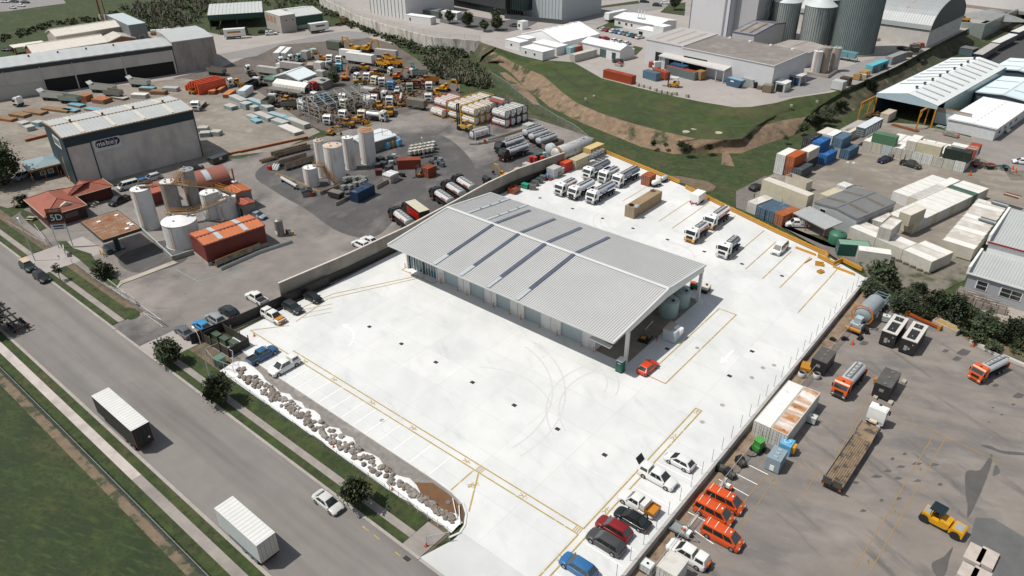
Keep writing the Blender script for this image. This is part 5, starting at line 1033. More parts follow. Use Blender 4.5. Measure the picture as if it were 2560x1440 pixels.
for s in PM:b.box(-1.4,1.2,s*.75-.02,s*.75+.02,.5,.85)
b.tube([(1.2,-.5,.45),(2.3,0,.42)],.05).tube([(1.2,.5,.45),(2.3,0,.42)],.05);Ob('body',b,Pt('#7f8482'),t);Ob('machine',MB().cyl((.3,.1,.5),(.3,.1,1.1),.35,n=10).box(.7,1.15,-.4,.4,.5,.95),WHT,t);bo('hood',Pt('#b04a1c'),t,.0,.5,-.3,.0,1.0,1.2)
for y in(-.9,.9):Ob('wheel',MB().cyl((-.1,y-.1,.33),(-.1,y+.1,.33),.33),TYRE,t)
put(IBC,'fluid_tote','white fluid tote at the bottom edge beside the white container roof','fluid tote','B5',1255,1368,0,['#c5c9c7',DARK],RZ0,.7,sc=1.15)
cont('white container cut by the bottom edge of the picture','B5',1470,1450,RZ0+2.59,0,'Y','#bcbab4',10)
t=Tg('skid_loader','green compact machine with black hose in the lower yard','loader',A('B5',2080,500,RZ0),255);Ob('body',MB().box(-.9,.7,-.6,.6,.35,1.1).pm([(-.6,1.1),(.5,1.1),(.45,2.0),(-.5,2.0)],-.55,.55),Pt('#2f7a30'),t);bo('roof',Pt('#4a9146'),t,-.7,.6,-.62,.62,2.0,2.08);Ob('cab_window',MB().pm([(-.45,1.2),(.4,1.2),(.38,1.9),(-.4,1.9)],-.57,.57),GLASS,t)
for x in(-.5,.5):
 for y in(-.65,.65):Ob('wheel',MB().cyl((x,y-.15,.38),(x,y+.15,.38),.38),TYRE,t)
Ob('hose',MB().tube([(1.0+.9*cos(k*.35),.9*sin(k*.35)-.3,.06)for k in Rg(12)],.09),DARK,t)
for i,(x,y,l)in En(((1955,600,'dark compressor frame nearer the green machine'),(1870,690,'dark compressor frame nearer the orange vans'),(1790,640,'small dark scrap machine part by the wire fence'))):
 t=Tg('compressor',l,'compressor',A('B5',x,y,RZ0),-30+20*i);Ob('frame',MB().box(-.8,.8,-.55,.55,.15,.35).box(-.75,.1,-.5,.5,.35,1.0),CHAS,t);Ob('tank',MB().cyl((.1,0,.7),(.8,0,.7),.32,n=10).box(-.2,.8,-.5,-.4,.35,.9),Pt('#4b4a45'),t)
 for y in(-.55,.55):Ob('wheel',MB().cyl((-.2,y-.08,.25),(-.2,y+.08,.25),.25),TYRE,t)
t=Tg('pressure_washer','small white and orange engine set on the ground beside the far orange van','engine',A('B5',1865,790,RZ0),0);bo('frame',CHAS,t,-.5,.5,-.3,.3,.1,.35);bo('engine',WHT,t,-.4,.1,-.25,.25,.35,.8);bo('pump',Pt('#b5501c'),t,.1,.45,-.25,.25,.35,.65)
RW=Mt('rusty_white_roof',(.62,.6,.57),.7,0,.1,.6,Sn=((.36,.16,.055),.4,.42,.6,(.35,1.8,1)),more=(((.5,.4,.3),.8,.5,.75),((.2,.075,.03),.9,.62,.72)))
for i,(q,l)in En((((1969.4,1089),'old white container with heavily rusted roof, right of the joined pair'),((1926,1070),'old white container with dirty roof, left of the joined pair'))):
 cont(l,'P',*q,RZ0+2.7,-.9,'Y','#b9b7b0',40,roof=RW if i==0 else Mt('stained_white_roof',(.66,.65,.63),.7,0,.1,.5,Sn=((.42,.3,.2),.5,.54,.8)))
put(IBC,'fluid_tote','white fluid tote against the side of the rusty containers','fluid tote','B6',595,1272,0,['#b7c1bb',RED],RZ0,.7,sc=1.1);put(IBC,'fluid_tote','fluid tote beside the silver tank plant','fluid tote','B6',1175,485,10,['#c2c6c4',DARK],RZ0,.7,sc=1.1)
t=Tg('tank_cabinet','tall pale grey tank cabinet behind the white line bays','cabinet',tuple(A('B7',325,500,RZ0+.9)-V((0,0,.9))),2);b=MB().box(-.95,.95,-1.4,1.4,.15,2.3)
for k in Rg(9):b.box(-.97,.97,-1.3+k*.3,-1.24+k*.3,.2,2.28)
Ob('body',b,Pt('#7f8e96'),t);b=MB()
for k in Rg(3):b.box(-.25,.3,-.9+k*.8,-.6+k*.8,2.3,2.42)
Ob('cap',b,Pt('#98a5ab'),t);bo('skid',CHAS,t,-.8,.8,-1.3,1.3,0,.15);bo('label_plate',WHT,t,-.3,.3,-1.46,-1.4,.3,1.2)
t=Tg('tank_cabinet','light blue tank cabinet at the end of the rusty containers','cabinet',tuple(A('B7',412,385,RZ0+.8)-V((0,0,.8))),2);bo('body',Pt('#5f9dc0'),t,-.8,.8,-.9,.9,0,1.8);Ob('rim',MB().rev([(.35,1.8),(.5,1.8),(.5,1.95),(.35,1.95)],14),Pt('#8fc0d8'),t);bo('side_box',Pt('#c08a20'),t,.8,1.25,-.5,.6,.5,1.6)
def bbox(lab,f,q,sv,top='rails'):
 c=Cn(f,q,RZ0+2.7,-1,2.45,sv);t=Tg('bitumen_tank',lab,'bitumen tank',(c.x,c.y,RZ0),-1);bk=Mt('bitumen_black',(.018,.018,.018),.5,0,.25,1);h=sv/2
 bo('body',bk,t,-1.2,1.2,-h,h,.25,2.62);b=MB()
 if top=='rails':
  for s in PM:b.box(s*.95-.27,s*.95+.27,-h,h,2.62,2.75)
  b.box(-.68,.68,-h,-h+.5,2.62,2.75);b.box(-.68,.68,h-.45,h,2.62,2.75).box(-.68,.68,h-2.6,h-2.1,2.62,2.75)
  Ob('top_walkway',b,Pt('#c0bdb6'),t);b=MB()
  for y in(-h+1.7,h-1.2):b.cyl((0,y,2.62),(0,y,2.72),.08,n=8).box(-.05,.05,y-.05,y+.05,2.7,2.8)
  Ob('valve',b,GALV,t);Ob('burner_panel',MB().box(-.5,.0,-h-.06,-h,.6,1.5).box(.1,.4,-h-.05,-h,.9,1.3).box(.6,.8,-h-.04,-h,1.9,2.1),Pt('#8d9090'),t);bo('step',DARK,t,-1.15,1.15,-h-.3,-h,.25,.4)
 else:
  b.box(-1.21,1.21,-h-.01,h+.01,2.62,2.68);Ob('lid',b,Mt('dark_lid',(.075,.072,.068),.7,0,.2,.8),t);b=MB()
  for y in(-h+.6,0,h-.8):b.cyl((.1,y,2.68),(.1,y,2.78),.25,n=10)
  Ob('hatch',b,Mt('dusty_hatch',(.13,.12,.11),.7),t);bo('notice',Pt('#7c7f80'),t,-.35,.3,-h-.05,-h,1.4,1.9)
 b=MB().box(-1.1,-.9,-h,h,0,.25);b.box(.9,1.1,-h,h,0,.25);Ob('skid',b,DARK,t);return t
bbox('black bitumen tank with white top walkway, left of two','B6',(1262,622),6.6);bbox('black bitumen tank with white top walkway, right of two','B6',(1420,682),6.6)
bbox('dark box tank beside the yellow container tray by the wire fence','B6',(714,842),4.2,'lid');bbox('dark box tank between the two orange tanker trucks','B6',(1218,1036),5.0,'lid')
b=MB()
for x,y in((1090,1110),(1205,1155),(1310,990)):p_=A('B6',x,y,RZ0);b.box(p_.x-.3,p_.x+.3,p_.y-.5,p_.y+.5,RZ0,RZ0+.4)
tag(Ob('concrete_block',b,CONC),'pale concrete blocks under the dark box tank between the orange trucks','concrete blocks')
ORT=Mt('truck_orange','#c4541a',.35,0,.05,1,coat=.3)
for o in(put(TKP,'tanker_truck','orange tanker truck facing the camera between the dark box tanks','tanker truck','B6',890,965,266,[ORT,ALU,ORT,Mt('truck_grey','#3e3f40',.5)],RZ0,1.5,sc=.92),put(TKP,'tanker_truck','orange tanker truck alone at the right side of the lower yard','tanker truck','B6',1985,870,249,[ORT,ALU,ORT,ORT],RZ0,1.5,sc=.85)):attach(o,'rear_panel',MB().box(-4.6,-4.4,-1.25,-.6,1.0,2.0).box(-4.6,-4.4,.6,1.25,1.0,2.0).box(-4.6,-4.5,-1.2,1.2,.6,.9),ORT)
a0,a1=A('B7',770,720,RZ0+1),A('B7',1165,110,RZ0+1.5);dd=a1-a0;yw=az(dd);Lh=dd.length
t=Tg('low_loader','white tractor truck with long worn timber deck low loader in the lower yard','truck',((a0.x+a1.x)/2,(a0.y+a1.y)/2,RZ0),yw);hh=Lh/2
q=Proto();cab_parts(q,hh+.7,top=3.1);b=MB()
for s in(-.42,.42):b.box(hh-4.6,hh+.2,s-.09,s+.09,.75,1.05)
q.add('chassis',b,CHAS)
for x in(hh-.6,hh-3.2,hh-4.3):axle(q,x)
b=MB().cyl((hh-2.3,-.5,1.5),(hh-2.3,.5,1.5),.35,n=12);q.add('air_tank',b,Pt('#b7a693'));b=MB().box(hh-2.9,hh-2.5,-1.1,-.6,.8,1.4).box(hh-3.9,hh-2.8,.75,1.2,1.1,1.35).box(hh-3.9,hh-2.8,-1.2,-.75,1.1,1.35);q.add('mudguard',b,Pt('#9a9ca0'))
WD=Mt('worn_timber',(.19,.135,.085),.85,0,.3,1.2,Sn=((.045,.038,.032),.8,.5,.62),stretch=(1,1,1))
b=MB().box(hh-5.6,hh-3.1,-1.25,1.25,1.35,1.5).pm([(hh-5.6,1.36),(hh-5.6,1.5),(hh-6.4,1.0),(hh-6.4,.86)],-1.25,1.25)
for k in Rg(9):b.box(-hh+1.2,hh-6.4,-1.25+k*.28,-1.02+k*.28,.86,.98)
q.add('deck',b,WD);b=MB()
for s in PM:b.box(-hh+.6,hh-6.3,s*1.3-.06,s*1.3+.06,.7,1.0).box(hh-5.5,hh-3.1,s*1.28-.04,s*1.28+.04,1.3,1.53)
b.box(-hh+.5,-hh+1.2,-1.3,1.3,.6,.95);q.add('deck_frame',b,CHAS)
for x in(-hh+1.6,-hh+2.8,-hh+4.0):axle(q,x,.42)
for s in PM:b=MB().pm([(-hh+.55,.95),(-hh+.75,.95),(-hh+.25,2.5),(-hh+.05,2.5)],s*.68-.55,s*.68+.55);q.add('ramp',b,Mt('ramp_steel',(.13,.12,.1),.6,.3,.2,2));q.add('tail_light',MB().box(-hh+.45,-hh+.5,s*1.1-.15,s*1.1+.15,.7,.9),Pt('#b24a20'))
for nm,me,roles,par in q.p:
 o=link(bpy.data.objects.new(nm,me));o.parent=t if par<0 else q.o[par]
 q.o=getattr(q,'o',[])+[o]
 for i,r in roles:o.material_slots[i].link='OBJECT';o.material_slots[i].material=[WHT,WHT,WHT,WHT][r]
t=Tg('road_roller','yellow road roller with black canopy in the lower yard','road roller',tuple(A('B7',1690,1000,RZ0+.8)-V((0,0,.8))),-8);YE=Mt('plant_yellow','#c08c12',.45,0,.1,1)
Ob('rear_body',MB().pm([(-2.3,.6),(-.9,.5),(.6,.6),(.9,.8),(.9,1.5),(-.2,1.6),(-.4,1.2),(-1.2,1.2),(-1.3,1.55),(-2.3,1.55)],-.85,.85),YE,t);Ob('front_body',MB().pm([(1.0,.55),(2.6,.55),(2.6,1.3),(2.4,1.45),(1.2,1.45),(.95,1.0)],-.9,.9),YE,t)
for x in(-1.9,1.8):Ob('drum',MB().cyl((x,-.95,.6),(x,.95,.6),.6,n=24),Pt('#23211f',.5),t)
Ob('cover_plate',MB().box(-2.2,-1.5,-.6,.6,1.56,1.6).box(1.4,2.3,-.6,.6,1.46,1.5),Pt('#8b9298'),t);b=MB()
for x in(-1.4,-.3):
 for y in(-.7,.7):b.cyl((x,y,1.2),(x,y,2.5),.04,n=6)
Ob('canopy_post',b,DARK,t);b=MB().pm([(-.8,2.5),(.8,2.5),(.9,2.56),(.75,2.68),(-.75,2.68),(-.9,2.56)],-1.7,.0,'y');b.v=[(x*.95-.85,y+.85,z)for x,y,z in b.v];Ob('canopy',b,Pt('#152428'),t);bo('seat',DARK,t,-1.05,-.65,-.25,.25,1.2,1.7)
a0,a1=A('B6',985,470,RZ0+2.2),A('B6',1110,345,RZ0+2.2);dd=a1-a0;yw=az(dd);c=(a0+a1)/2
t=Tg('tank_plant','silver horizontal tank plant with orange ring rail on a trailer frame by the wire fence','tank plant',(c.x,c.y,RZ0),yw);SV=Mt('silver_plant',(.33,.37,.385),.4,.35,.1,1)
b=MB();tank_body(b,-3.4,2.6,1.45,1.45,2.35,.3,28);Ob('tank',b,SV,t,Sm=50);b=MB()
for s in PM:b.box(-6.2,6.6,s*1.0-.1,s*1.0+.1,.8,1.1)
for x in(-6,-4,3,5,6.5):b.box(x-.1,x+.1,-1.1,1.1,.8,1.05)
Ob('frame',b,Mt('plant_frame',(.22,.27,.28),.5,.3,.15,1),t);b=MB().rev([(1.72,-.04),(1.95,-.04),(1.95,.04),(1.72,.04)],10);b.v=[(-3.7+z,x,2.4+y)for x,y,z in b.v]
for k in Rg(10):a=k*pi/5;b.cyl((-3.7,1.85*cos(a),2.4+1.85*sin(a)),(-3.0,1.85*cos(a),2.4+1.85*sin(a)),.04,n=5)
Ob('ring_rail',b,Pt('#b86a18'),t);b=MB()
for s in PM:b.box(3.0,6.6,s*1.1-.07,s*1.1+.07,2.3,2.5).box(3.0,6.6,s*1.1-.05,s*1.1+.05,1.6,1.7)
for x in(3.1,4.3,5.5,6.5):
 b.box(x-.06,x+.06,-1.1,1.1,2.32,2.45)
 for s in PM:b.box(x-.05,x+.05,s*1.1-.05,s*1.1+.05,1.1,2.4)
Ob('rear_rack',b,MATS['plant_frame'],t);bo('control_box',Pt('#8fa0a6'),t,-5.4,-4.1,-.6,.6,1.6,2.5);Ob('engine',MB().box(-6.0,-4.6,-1.0,1.0,1.1,1.5).cyl((-5.8,-.6,1.5),(-5.8,-.6,1.8),.2),GALV,t);Ob('auger',MB().cyl((-6.7,-1.3,.9),(-6.7,1.3,.9),.35,n=12),Pt('#a86a18'),t)
for x in(4.2,5.4):
 for s in PM:Ob('wheel',MB().cyl((x,s*1.2-.15,.5),(x,s*1.2+.15,.5),.5),TYRE,t)
bo('valve_box',WHT,t,-.6,.2,-1.6,-1.45,1.0,1.9)
t=Tg('container_tray','yellow steel tray lying by the wire fence beside the dark box tank','tray',A('B6',545,885,RZ0),10);bo('body',YEL,t,-.8,.8,-1,1,.2,.8);Ob('fork',MB().box(.8,1.3,-.8,-.6,.1,.3).box(.8,1.3,.6,.8,.1,.3),YEL,t)
for x,y,l in((510,945,'white bulk bag by the wire fence, left of two'),(625,955,'white bulk bag beside the dark box tank, right of two')):
 t=Tg('bulk_bag',l,'bulk bag',A('B6',x,y,RZ0),15);Ob('bag',MB().rev([(.5,0),(.62,.3),(.6,.8),(.5,.95)],10),Mt('bag_fabric',(.5,.5,.49),.9,0,.15,3),t,Sm=60);Ob('fill',MB().rev([(.02,.8),(.48,.82)],10),DARK,t)
t=Tg('wheelie_bin','yellow bin beside the dark box tank between the orange trucks','bin',A('B6',1088,1000,RZ0),0);Ob('body',MB().pm([(-.25,.1),(.25,.1),(.32,.95),(-.32,.95)],-.3,.3),YEL,t);bo('lid',YEL,t,-.34,.34,-.34,.34,.95,1.02)
t=Tg('boom_rail','orange steel boom lying behind the black bitumen tanks','boom',A('B6',1460,520,RZ0),-14);bo('beam',Pt('#9a4a1c'),t,-3,3,-.2,.2,.3,.7);Ob('end_frame',MB().box(-3.2,-2.7,-.4,.4,0,.9).box(2.7,3.2,-.4,.4,0,.9),YEL,t)
t=Tg('spoil_box','open concrete box of yellow spoil at the foot of the shrubs','bunker',A('B6',1640,570,RZ0),-16);Ob('side',MB().box(-2.2,2.2,.7,.85,0,1.0).box(-2.2,2.2,-.85,-.7,0,1.0).box(-2.2,-2.05,-.7,.7,0,1.0).box(2.05,2.2,-.7,.7,0,1.0),CONC,t);bo('spoil',Mt('yellow_spoil',(.3,.2,.07),.9,0,.3,2),t,-2,2,-.7,.7,0,.85)
tag(Ob('concrete_barrier',MB().box(-3.2,3.2,-.3,.3,0,.55),Pt('#b3b2ae'),loc=A('B6',1975,745,RZ0),yaw=-20),'white concrete barrier at the foot of the shrubs behind the orange tanker','barrier')
tag(Ob('concrete_barrier',MB().box(-5,5,-.3,.3,0,.55),Pt('#b3b2ae'),loc=A('B6',2200,845,RZ0),yaw=-12),'white concrete barrier at the right picture edge below the shrubs','barrier')
CONE.put('traffic_cone','orange traffic cone by the white barrier under the shrubs','traffic cone',A('B6',1850,705,RZ0),0,sc=1.2);CONE.put('traffic_cone','orange cone beside the debris below the tank plant','traffic cone',A('B6',910,690,RZ0),0,sc=1.3)
for i,(x,y)in En(((760,660),(850,655),(970,650),(1020,600),(940,610))):t=Tg('scrap_part','dark scrap part on the ground below the silver tank plant','scrap',A('B6',x,y,RZ0),40*i,'scrap below the tank plant');bo('base',CHAS,t,-.6,.6,-.35,.35,0,.3);bo('block',DARK,t,-.4,.1,-.25,.25,.3,.5+.08*i)
SLAB=Mt('slab_pale',(.4,.35,.31),.85,0,.15,1)
for i,(x,y)in En(((1945,1275),(2050,1310),(1890,1425),(1995,1460))):tag(Ob('concrete_slab',MB().box(-.9,.9,-1.5 if i<2 else-1.2,1.5 if i<2 else 1.2,0,.5),SLAB,loc=A('B7',x,y,RZ0),yaw=-4),'pale concrete slab on the dark pad, '+('upper left one','upper right one','lower left one','lower right one')[i],'concrete slab')
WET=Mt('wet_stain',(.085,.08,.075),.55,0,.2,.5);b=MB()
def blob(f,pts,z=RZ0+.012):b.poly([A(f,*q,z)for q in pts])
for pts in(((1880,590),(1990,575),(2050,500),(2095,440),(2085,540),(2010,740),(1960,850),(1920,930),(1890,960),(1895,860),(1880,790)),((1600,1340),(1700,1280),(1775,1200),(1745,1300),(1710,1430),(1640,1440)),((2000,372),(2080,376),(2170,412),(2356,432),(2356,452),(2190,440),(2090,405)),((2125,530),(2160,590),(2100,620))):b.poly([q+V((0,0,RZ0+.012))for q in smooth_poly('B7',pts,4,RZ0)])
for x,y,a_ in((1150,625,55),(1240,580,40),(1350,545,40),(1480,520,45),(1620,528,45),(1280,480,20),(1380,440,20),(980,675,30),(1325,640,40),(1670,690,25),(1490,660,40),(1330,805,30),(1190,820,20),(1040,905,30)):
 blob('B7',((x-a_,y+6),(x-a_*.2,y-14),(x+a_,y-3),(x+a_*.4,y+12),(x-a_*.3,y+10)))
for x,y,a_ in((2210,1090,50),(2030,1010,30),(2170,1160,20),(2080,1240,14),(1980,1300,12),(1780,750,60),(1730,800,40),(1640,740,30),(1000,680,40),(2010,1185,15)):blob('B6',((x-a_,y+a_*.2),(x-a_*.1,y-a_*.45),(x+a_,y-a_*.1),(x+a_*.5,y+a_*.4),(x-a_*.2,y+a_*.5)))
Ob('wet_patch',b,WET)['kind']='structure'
ym=MB();z=RZ0+.018
for f,l in(('B7',(((630,265+0),(1620,270)),)),):
 pass
for p_,q_ in(((700,700),(1065,10)),((1065,10),(2270,560)),((970,1380),(1625,270)),((1100,1400),(1715,310)),((1715,310),(2160,500)),((20,1080),(290,690)),((-10,930),(245,610)),((245,610),(355,665)),((290,690),(620,850)),((555,765),(680,580)),((245,610),(245,612))):line(ym,A('B7',*p_,RZ0),A('B7',*q_,RZ0),.11,z)
for x,y in((1085,1330),(1300,920),(1510,570),(300,665)):c=A('B7',x,y,RZ0);k=len(ym.v);walker(ym,c.x,c.y,.3,1.0);ym.v[k:]=[(a_,d_,z)for a_,d_,e_ in ym.v[k:]]
p_,q_=A('B5',1560,1440,RZ0),A('B5',2160,640,RZ0)
Ob('yellow_line_marking',ym,Mt('worn_yellow_paint','#8f7442',.7,0,.2,2,Sn=((.18,.16,.145),1.0,.48,.68)))['kind']='structure'
wm=MB()
for p_,q_ in(((1325,1235),(1600,1410)),((1560,960),(1760,1065)),((1610,1100),(1750,1200)),((1790,715),(2015,840)),((1815,620),(2080,755)),((2020,610),(2160,680))):line(wm,A('B5',*p_,RZ0),A('B5',*q_,RZ0),.1,z)
Ob('white_line_marking',wm,WP)['kind']='structure'
Gd('dark_pad',[A('B7',*q,RZ0)for q in((1960,960),(2110,970),(2356,1120),(2500,1300),(2356,1500),(1850,1500),(1880,1250))],RZ0+.01,Mt('dark_pad_seal',(.1,.1,.1),.85,0,.25,.3,Sn=((.17,.16,.15),.2,.55,.75)))
# the left yard: tanks, red sheds, canopy, house
TW=Mt('tank_white',(.58,.58,.565),.5,0,.08,.5,Sn=((.34,.2,.11),.6,.58,.75,(1,1,.2),.9),more=(((.38,.37,.35),.5,.55,.75,(1,1,.18),.7),))
TWR=Mt('tank_rust_top',(.5,.4,.31),.7,0,.2,1.2,Sn=((.3,.13,.05),.6,.5,.7));TWT=Mt('tank_white_top',(.66,.66,.65),.5,0,.08,1)
TGY=Mt('tank_bare_steel',(.3,.3,.29),.5,.35,.15,.6,Sn=((.16,.15,.14),.5,.52,.75,(1,1,.2)))
def tank(lab,f,xb,yb,r,h,mats=(TW,TWT),cone=.25,yaw=-60,g=None,dy=0):
 c=A(f,xb,yb);silo(r,h,cone).put('storage_tank',lab,'storage tank',(c.x,c.y),yaw,list(mats),g)
def tk(lab,f,l,r,base,h,**k):
 """tank from its left and right base corners in the picture"""
 p,q=A(f,*l),A(f,*r);rad_=(q-p).length/2;c=(p+q)/2;silo(rad_,h,k.get('cone',.25)).put('storage_tank',lab,'storage tank',(c.x,c.y),k.get('yaw',-60),list(k.get('mats',(TW,TWT))))
tk('tall white tank at the left of the red shed cluster','M1',(1268,835),(1445,805),0,9.3,cone=.3)
tk('wide white tank with conical top beside the red shed','M1',(1505,1000),(1815,925),0,5.4,cone=.9)
tk('grey steel tank behind the tall white tank','M1',(1500,680),(1640,640),0,7.0,mats=(TGY,TWT));tk('dull grey steel tank under the far walkway','M1',(1690,620),(1810,590),0,8.6,mats=(TGY,TGY))
tk('white tank with stains under the yellow walkway, nearer of the right pair','M1',(1970,740),(2150,690),0,4.6);tk('white tank under the yellow walkway, left of the right pair','M1',(1850,745),(2010,700),0,6.0)
tk('short white tank at the corner of the tank bund','D5',(255,985),(478,960),0,4.7,cone=.1);tk('tall white tank with yellow platform behind the short tank','D5',(460,860),(600,830),0,9.6,mats=(TW,TWR),cone=.3);tk('tall broad white tank in front of the tank group','D5',(605,945),(868,885),0,9.5,mats=(TW,TWR),cone=.3)
tk('tall white tank between the broad tank and the rusty topped tank','D5',(862,735),(1030,715),0,8.5);tk('tall white tank with orange rusty top at the right of the group','D5',(1100,650),(1330,620),0,8.9,mats=(TW,Mt('tank_orange_top',(.3,.13,.05),.7,0,.25,1.5)),cone=.35)
wk=Tg('tank_walkway','yellow steel walkway running over the tank tops beside the red shed','walkway',(0,0,0))
def walkway(pts,wk,w=.45):
 for p,q in zip(pts,pts[1:]):
  d=(q-p);n=V((-d.y,d.x,0)).normalized()*w;Ob('deck',MB().quad(p+n,p-n,q-n,q+n).quad(*(c-V((0,0,.12))for c in(q+n,q-n,p-n,p+n))),Mt('grating_grey',(.12,.1,.07),.7),wk);b=MB();k=max(1,round(d.length/1.3))
  for s in(1,-1):
   for hgt in(.55,1.1):b.cyl(p+n*s+V((0,0,hgt)),q+n*s+V((0,0,hgt)),.03,n=5)
   for i in Rg(k+1):c=p.lerp(q,i/k)+n*s;b.cyl(c-V((0,0,.1)),c+V((0,0,1.1)),.04,n=5)
  Ob('handrail',b,YEL,wk)
walkway([A('M1',1250,455,9.9),A('M1',1560,430,9.2),A('M1',1700,450,9.0),A('M1',1960,470,6.9),A('M1',2080,530,5.4)],wk);walkway([A('M1',1560,430,9.2),A('M1',1640,320,9.0)],wk);walkway([A('M1',2060,560,5.3),A('M1',1830,660,5.8),A('M1',1700,700,6.2),A('M1',1500,700,6.0)],wk);walkway([A('M1',1960,470,6.9),A('M1',2110,520,6.6)],wk)
w2=Tg('tank_stair','yellow stair curling round the tall broad white tank','stair',(0,0,0));walkway([A('D5',380,690,4.8),A('D5',530,690,4.8),A('D5',560,770,3.6),A('D5',620,860,2.2),A('D5',760,960,.6)],w2)
REDW=Mt('red_cladding',(.13,.022,.016),.6,0,.12,.5);REDR=Mt('orange_red_roof',(.42,.13,.045),.6,0,.12,.4,Sn=((.3,.12,.06),.3,.55,.8));REDD=Mt('dull_red_roof',(.32,.09,.055),.65,0,.12,.6)
c,ph,su,sv=R3('M1',(1840,975),(2304+70,800),(1705,870),4.9)
shed('red_shed','red shed with orange roof and pale skylight strips beside the wide white tank',c,ph,su,sv+.5,4.7,5.1,'v',REDW,REDR,sky=2,trim=Mt('red_trim',(.2,.05,.03),.6),lowwall=(.7,CONC),over=.1,rib=.8)
c,ph,su,sv=R3('M1',(2150,545),(2260,520),(2000,430),4.2);c=A('M1',2110,560,3)
shed('red_shed','small red roofed pump house with grey walls behind the tanks',A('M1',2130,480,4.5),-6,5,4.6,4.5,4.8,'u',Mt('grey_block',(.2,.19,.17),.8,0,.12,.6),REDR,over=.05,rib=.8,Op=(('s',1,1.0,0,2.1,'open'),))
shed('red_shed','low grey annexe with dull red roof and open door beside the pump house',A('M1',2200,590,3.2),-6,4,3,3.2,3.4,'u',MATS['grey_block'],REDD,over=.05,rib=.8,Op=(('s',2.2,1.0,0,2.1,'open'),('s',1.1,1.0,0,2.1,'#6f9a9a')))
t=Tg('chimney_pipe','rusty chimney pipe on the small red roofed pump house','chimney',A('M1',2110,410,4.9),0);Ob('pipe',MB().cyl((0,0,-.1),(0,0,3.2),.18,n=10),RUST,t);bo('base',WHT,t,-.5,.5,-.5,.5,-.1,.12)
c=A('M1',1840,370,2.5);t=Tg('barrel_roof_shed','barrel roofed dull red shed behind the tanks','shed',(c.x,c.y),80);b=MB();n=14;pr=[(-3.6*cos(pi*i/n),1.6+2.6*sin(pi*i/n))for i in Rg(n+1)]
b.pm([(-3.6,0)]+pr+[(3.6,0)],-5,5,'x');b.v=[(y,x,z)for x,y,z in b.v]if 0 else b.v;Ob('wall',b,REDW,t);Ob('roof',MB().loft([[(x,y*1.02,z*1.02)for y,z in pr]for x in(-5.1,5.1)],caps=False,closed=False),Mt('barrel_red',(.24,.085,.06),.6,0,.1,.5),t,Sm=40);Ob('skylight',MB().loft([[(x,y*1.03,z*1.03)for y,z in pr[2:8]]for x in(-.7,.7)],caps=False,closed=False),SKYP,t)
shed('red_shed','low red lean-to along the back of the white tanks',A('M1',1380,470,3),82,7,6,3,3.3,'u',REDW,REDD,over=.05,rib=.8,Op=(('w',.5,2.2,0,2.6,'open'),))
def Bw(lab,pts,h=1.0,th=.22,m=None,cap=None):
 t=Tg('bund_wall',lab,'bund wall',(0,0,0));b=MB()
 P=[V((p.x,p.y,0))for p in pts]
 for p,q in zip(P,P[1:]):d=(q-p).normalized();n=V((-d.y,d.x,0))*th/2;b.loft([[(*(k+n*s)[:2],z)for k,s in((p,1),(p,-1),(q+d*.05,-1),(q+d*.05,1))]for z in(-.1,h)])
 Ob('wall',b,m or CONC,t);b=MB()
 for p,q in zip(P,P[1:]):b.cyl(p+V((0,0,h+.12)),q+V((0,0,h+.12)),.07,n=6)
 Ob('pipe_rail',b,cap or YEL,t)
Bw('low bund wall around the white tanks beside the canopy',[A('M1',*q)for q in((1270,850),(1560,1120),(1750,1060))],.9,m=Mt('stained_bund',(.25,.23,.2),.85,0,.25,.6,Sn=((.1,.095,.09),.5,.5,.7)),cap=Pt('#a9c4cc'))
Bw('low bund wall around the tall tank group',[A('D5',*q)for q in((-180,850),(0,905),(490,1125),(790,1010))],.8,m=MATS['stained_bund']);Bw('low bund wall beside the dark blue container',[A('D5',*q)for q in((720,1290),(940,1180))],.8,m=MATS['stained_bund'],cap=Pt('#8d8779'));Bw('bund wall right of the dark blue container',[A('D5',*q)for q in((1330,1040),(1530,930),(1640,930))],.9,m=MATS['stained_bund'],cap=Pt('#8d8779'))
def trough(lab,f,a_,b_,w=1.4,h=1.2,z=0):
 p,q=A(f,*a_,z),A(f,*b_,z);d=q-p;L=d.length;t=Tg('trough_conveyor',lab,'conveyor',tuple((p+q)/2),az(d));b=MB()
 for s in PM:b.box(-L/2,L/2,s*w/2-.06,s*w/2+.06,.35,h)
 b.box(-L/2,L/2,-w/2+.06,w/2-.06,.35,.45);Ob('body',b,MATS['stained_bund'],t);b=MB()
 for s in PM:b.cyl((-L/2,s*(w/2+.15),h+.1),(L/2,s*(w/2+.15),h+.1),.06,n=5)
 k=round(L/1.6)
 for i in Rg(k+1):
  for s in PM:x=-L/2+L*i/k;b.box(x-.05,x+.05,s*(w/2+.15)-.05,s*(w/2+.15)+.05,0,h+.1)
 Ob('frame',b,YEL,t);bo('residue',DARK,t,-L/2,L/2,-w/2+.1,w/2-.1,.46,.6)
trough('long stained trough conveyor with yellow frame in front of the red shed','M1',(1930,1170),(2330,1010),1.8,1.6)
trough('dark trough beside the tall white tanks','M2',(620,520),(915,430),3.4,1.9);trough('grey conveyor behind the dark trough','M2',(520,400),(900,300),1.6,1.4);trough('narrow dark conveyor at the far side of the tank bund','M2',(390,455),(560,410),.9,.7)
Bw('low pale kerb wall in front of the trough conveyor',[A('M1',*q)for q in((1990,1210),(2330,1060),(2630,960))],.55,.3,m=Pt('#8f9894'),cap=Pt('#8f9894'))
t=Tg('pipe_tangle','tangle of grey pipes at the end of the dark trough','pipework',A('M2',560,520),20);b=MB()
for k in Rg(9):b.tube([(-1+.25*k,-1.2,.2),(-.8+.22*k,.2,1.3+.1*(k%3)),(-.5+.2*k,1.6,.9)],.09,6)
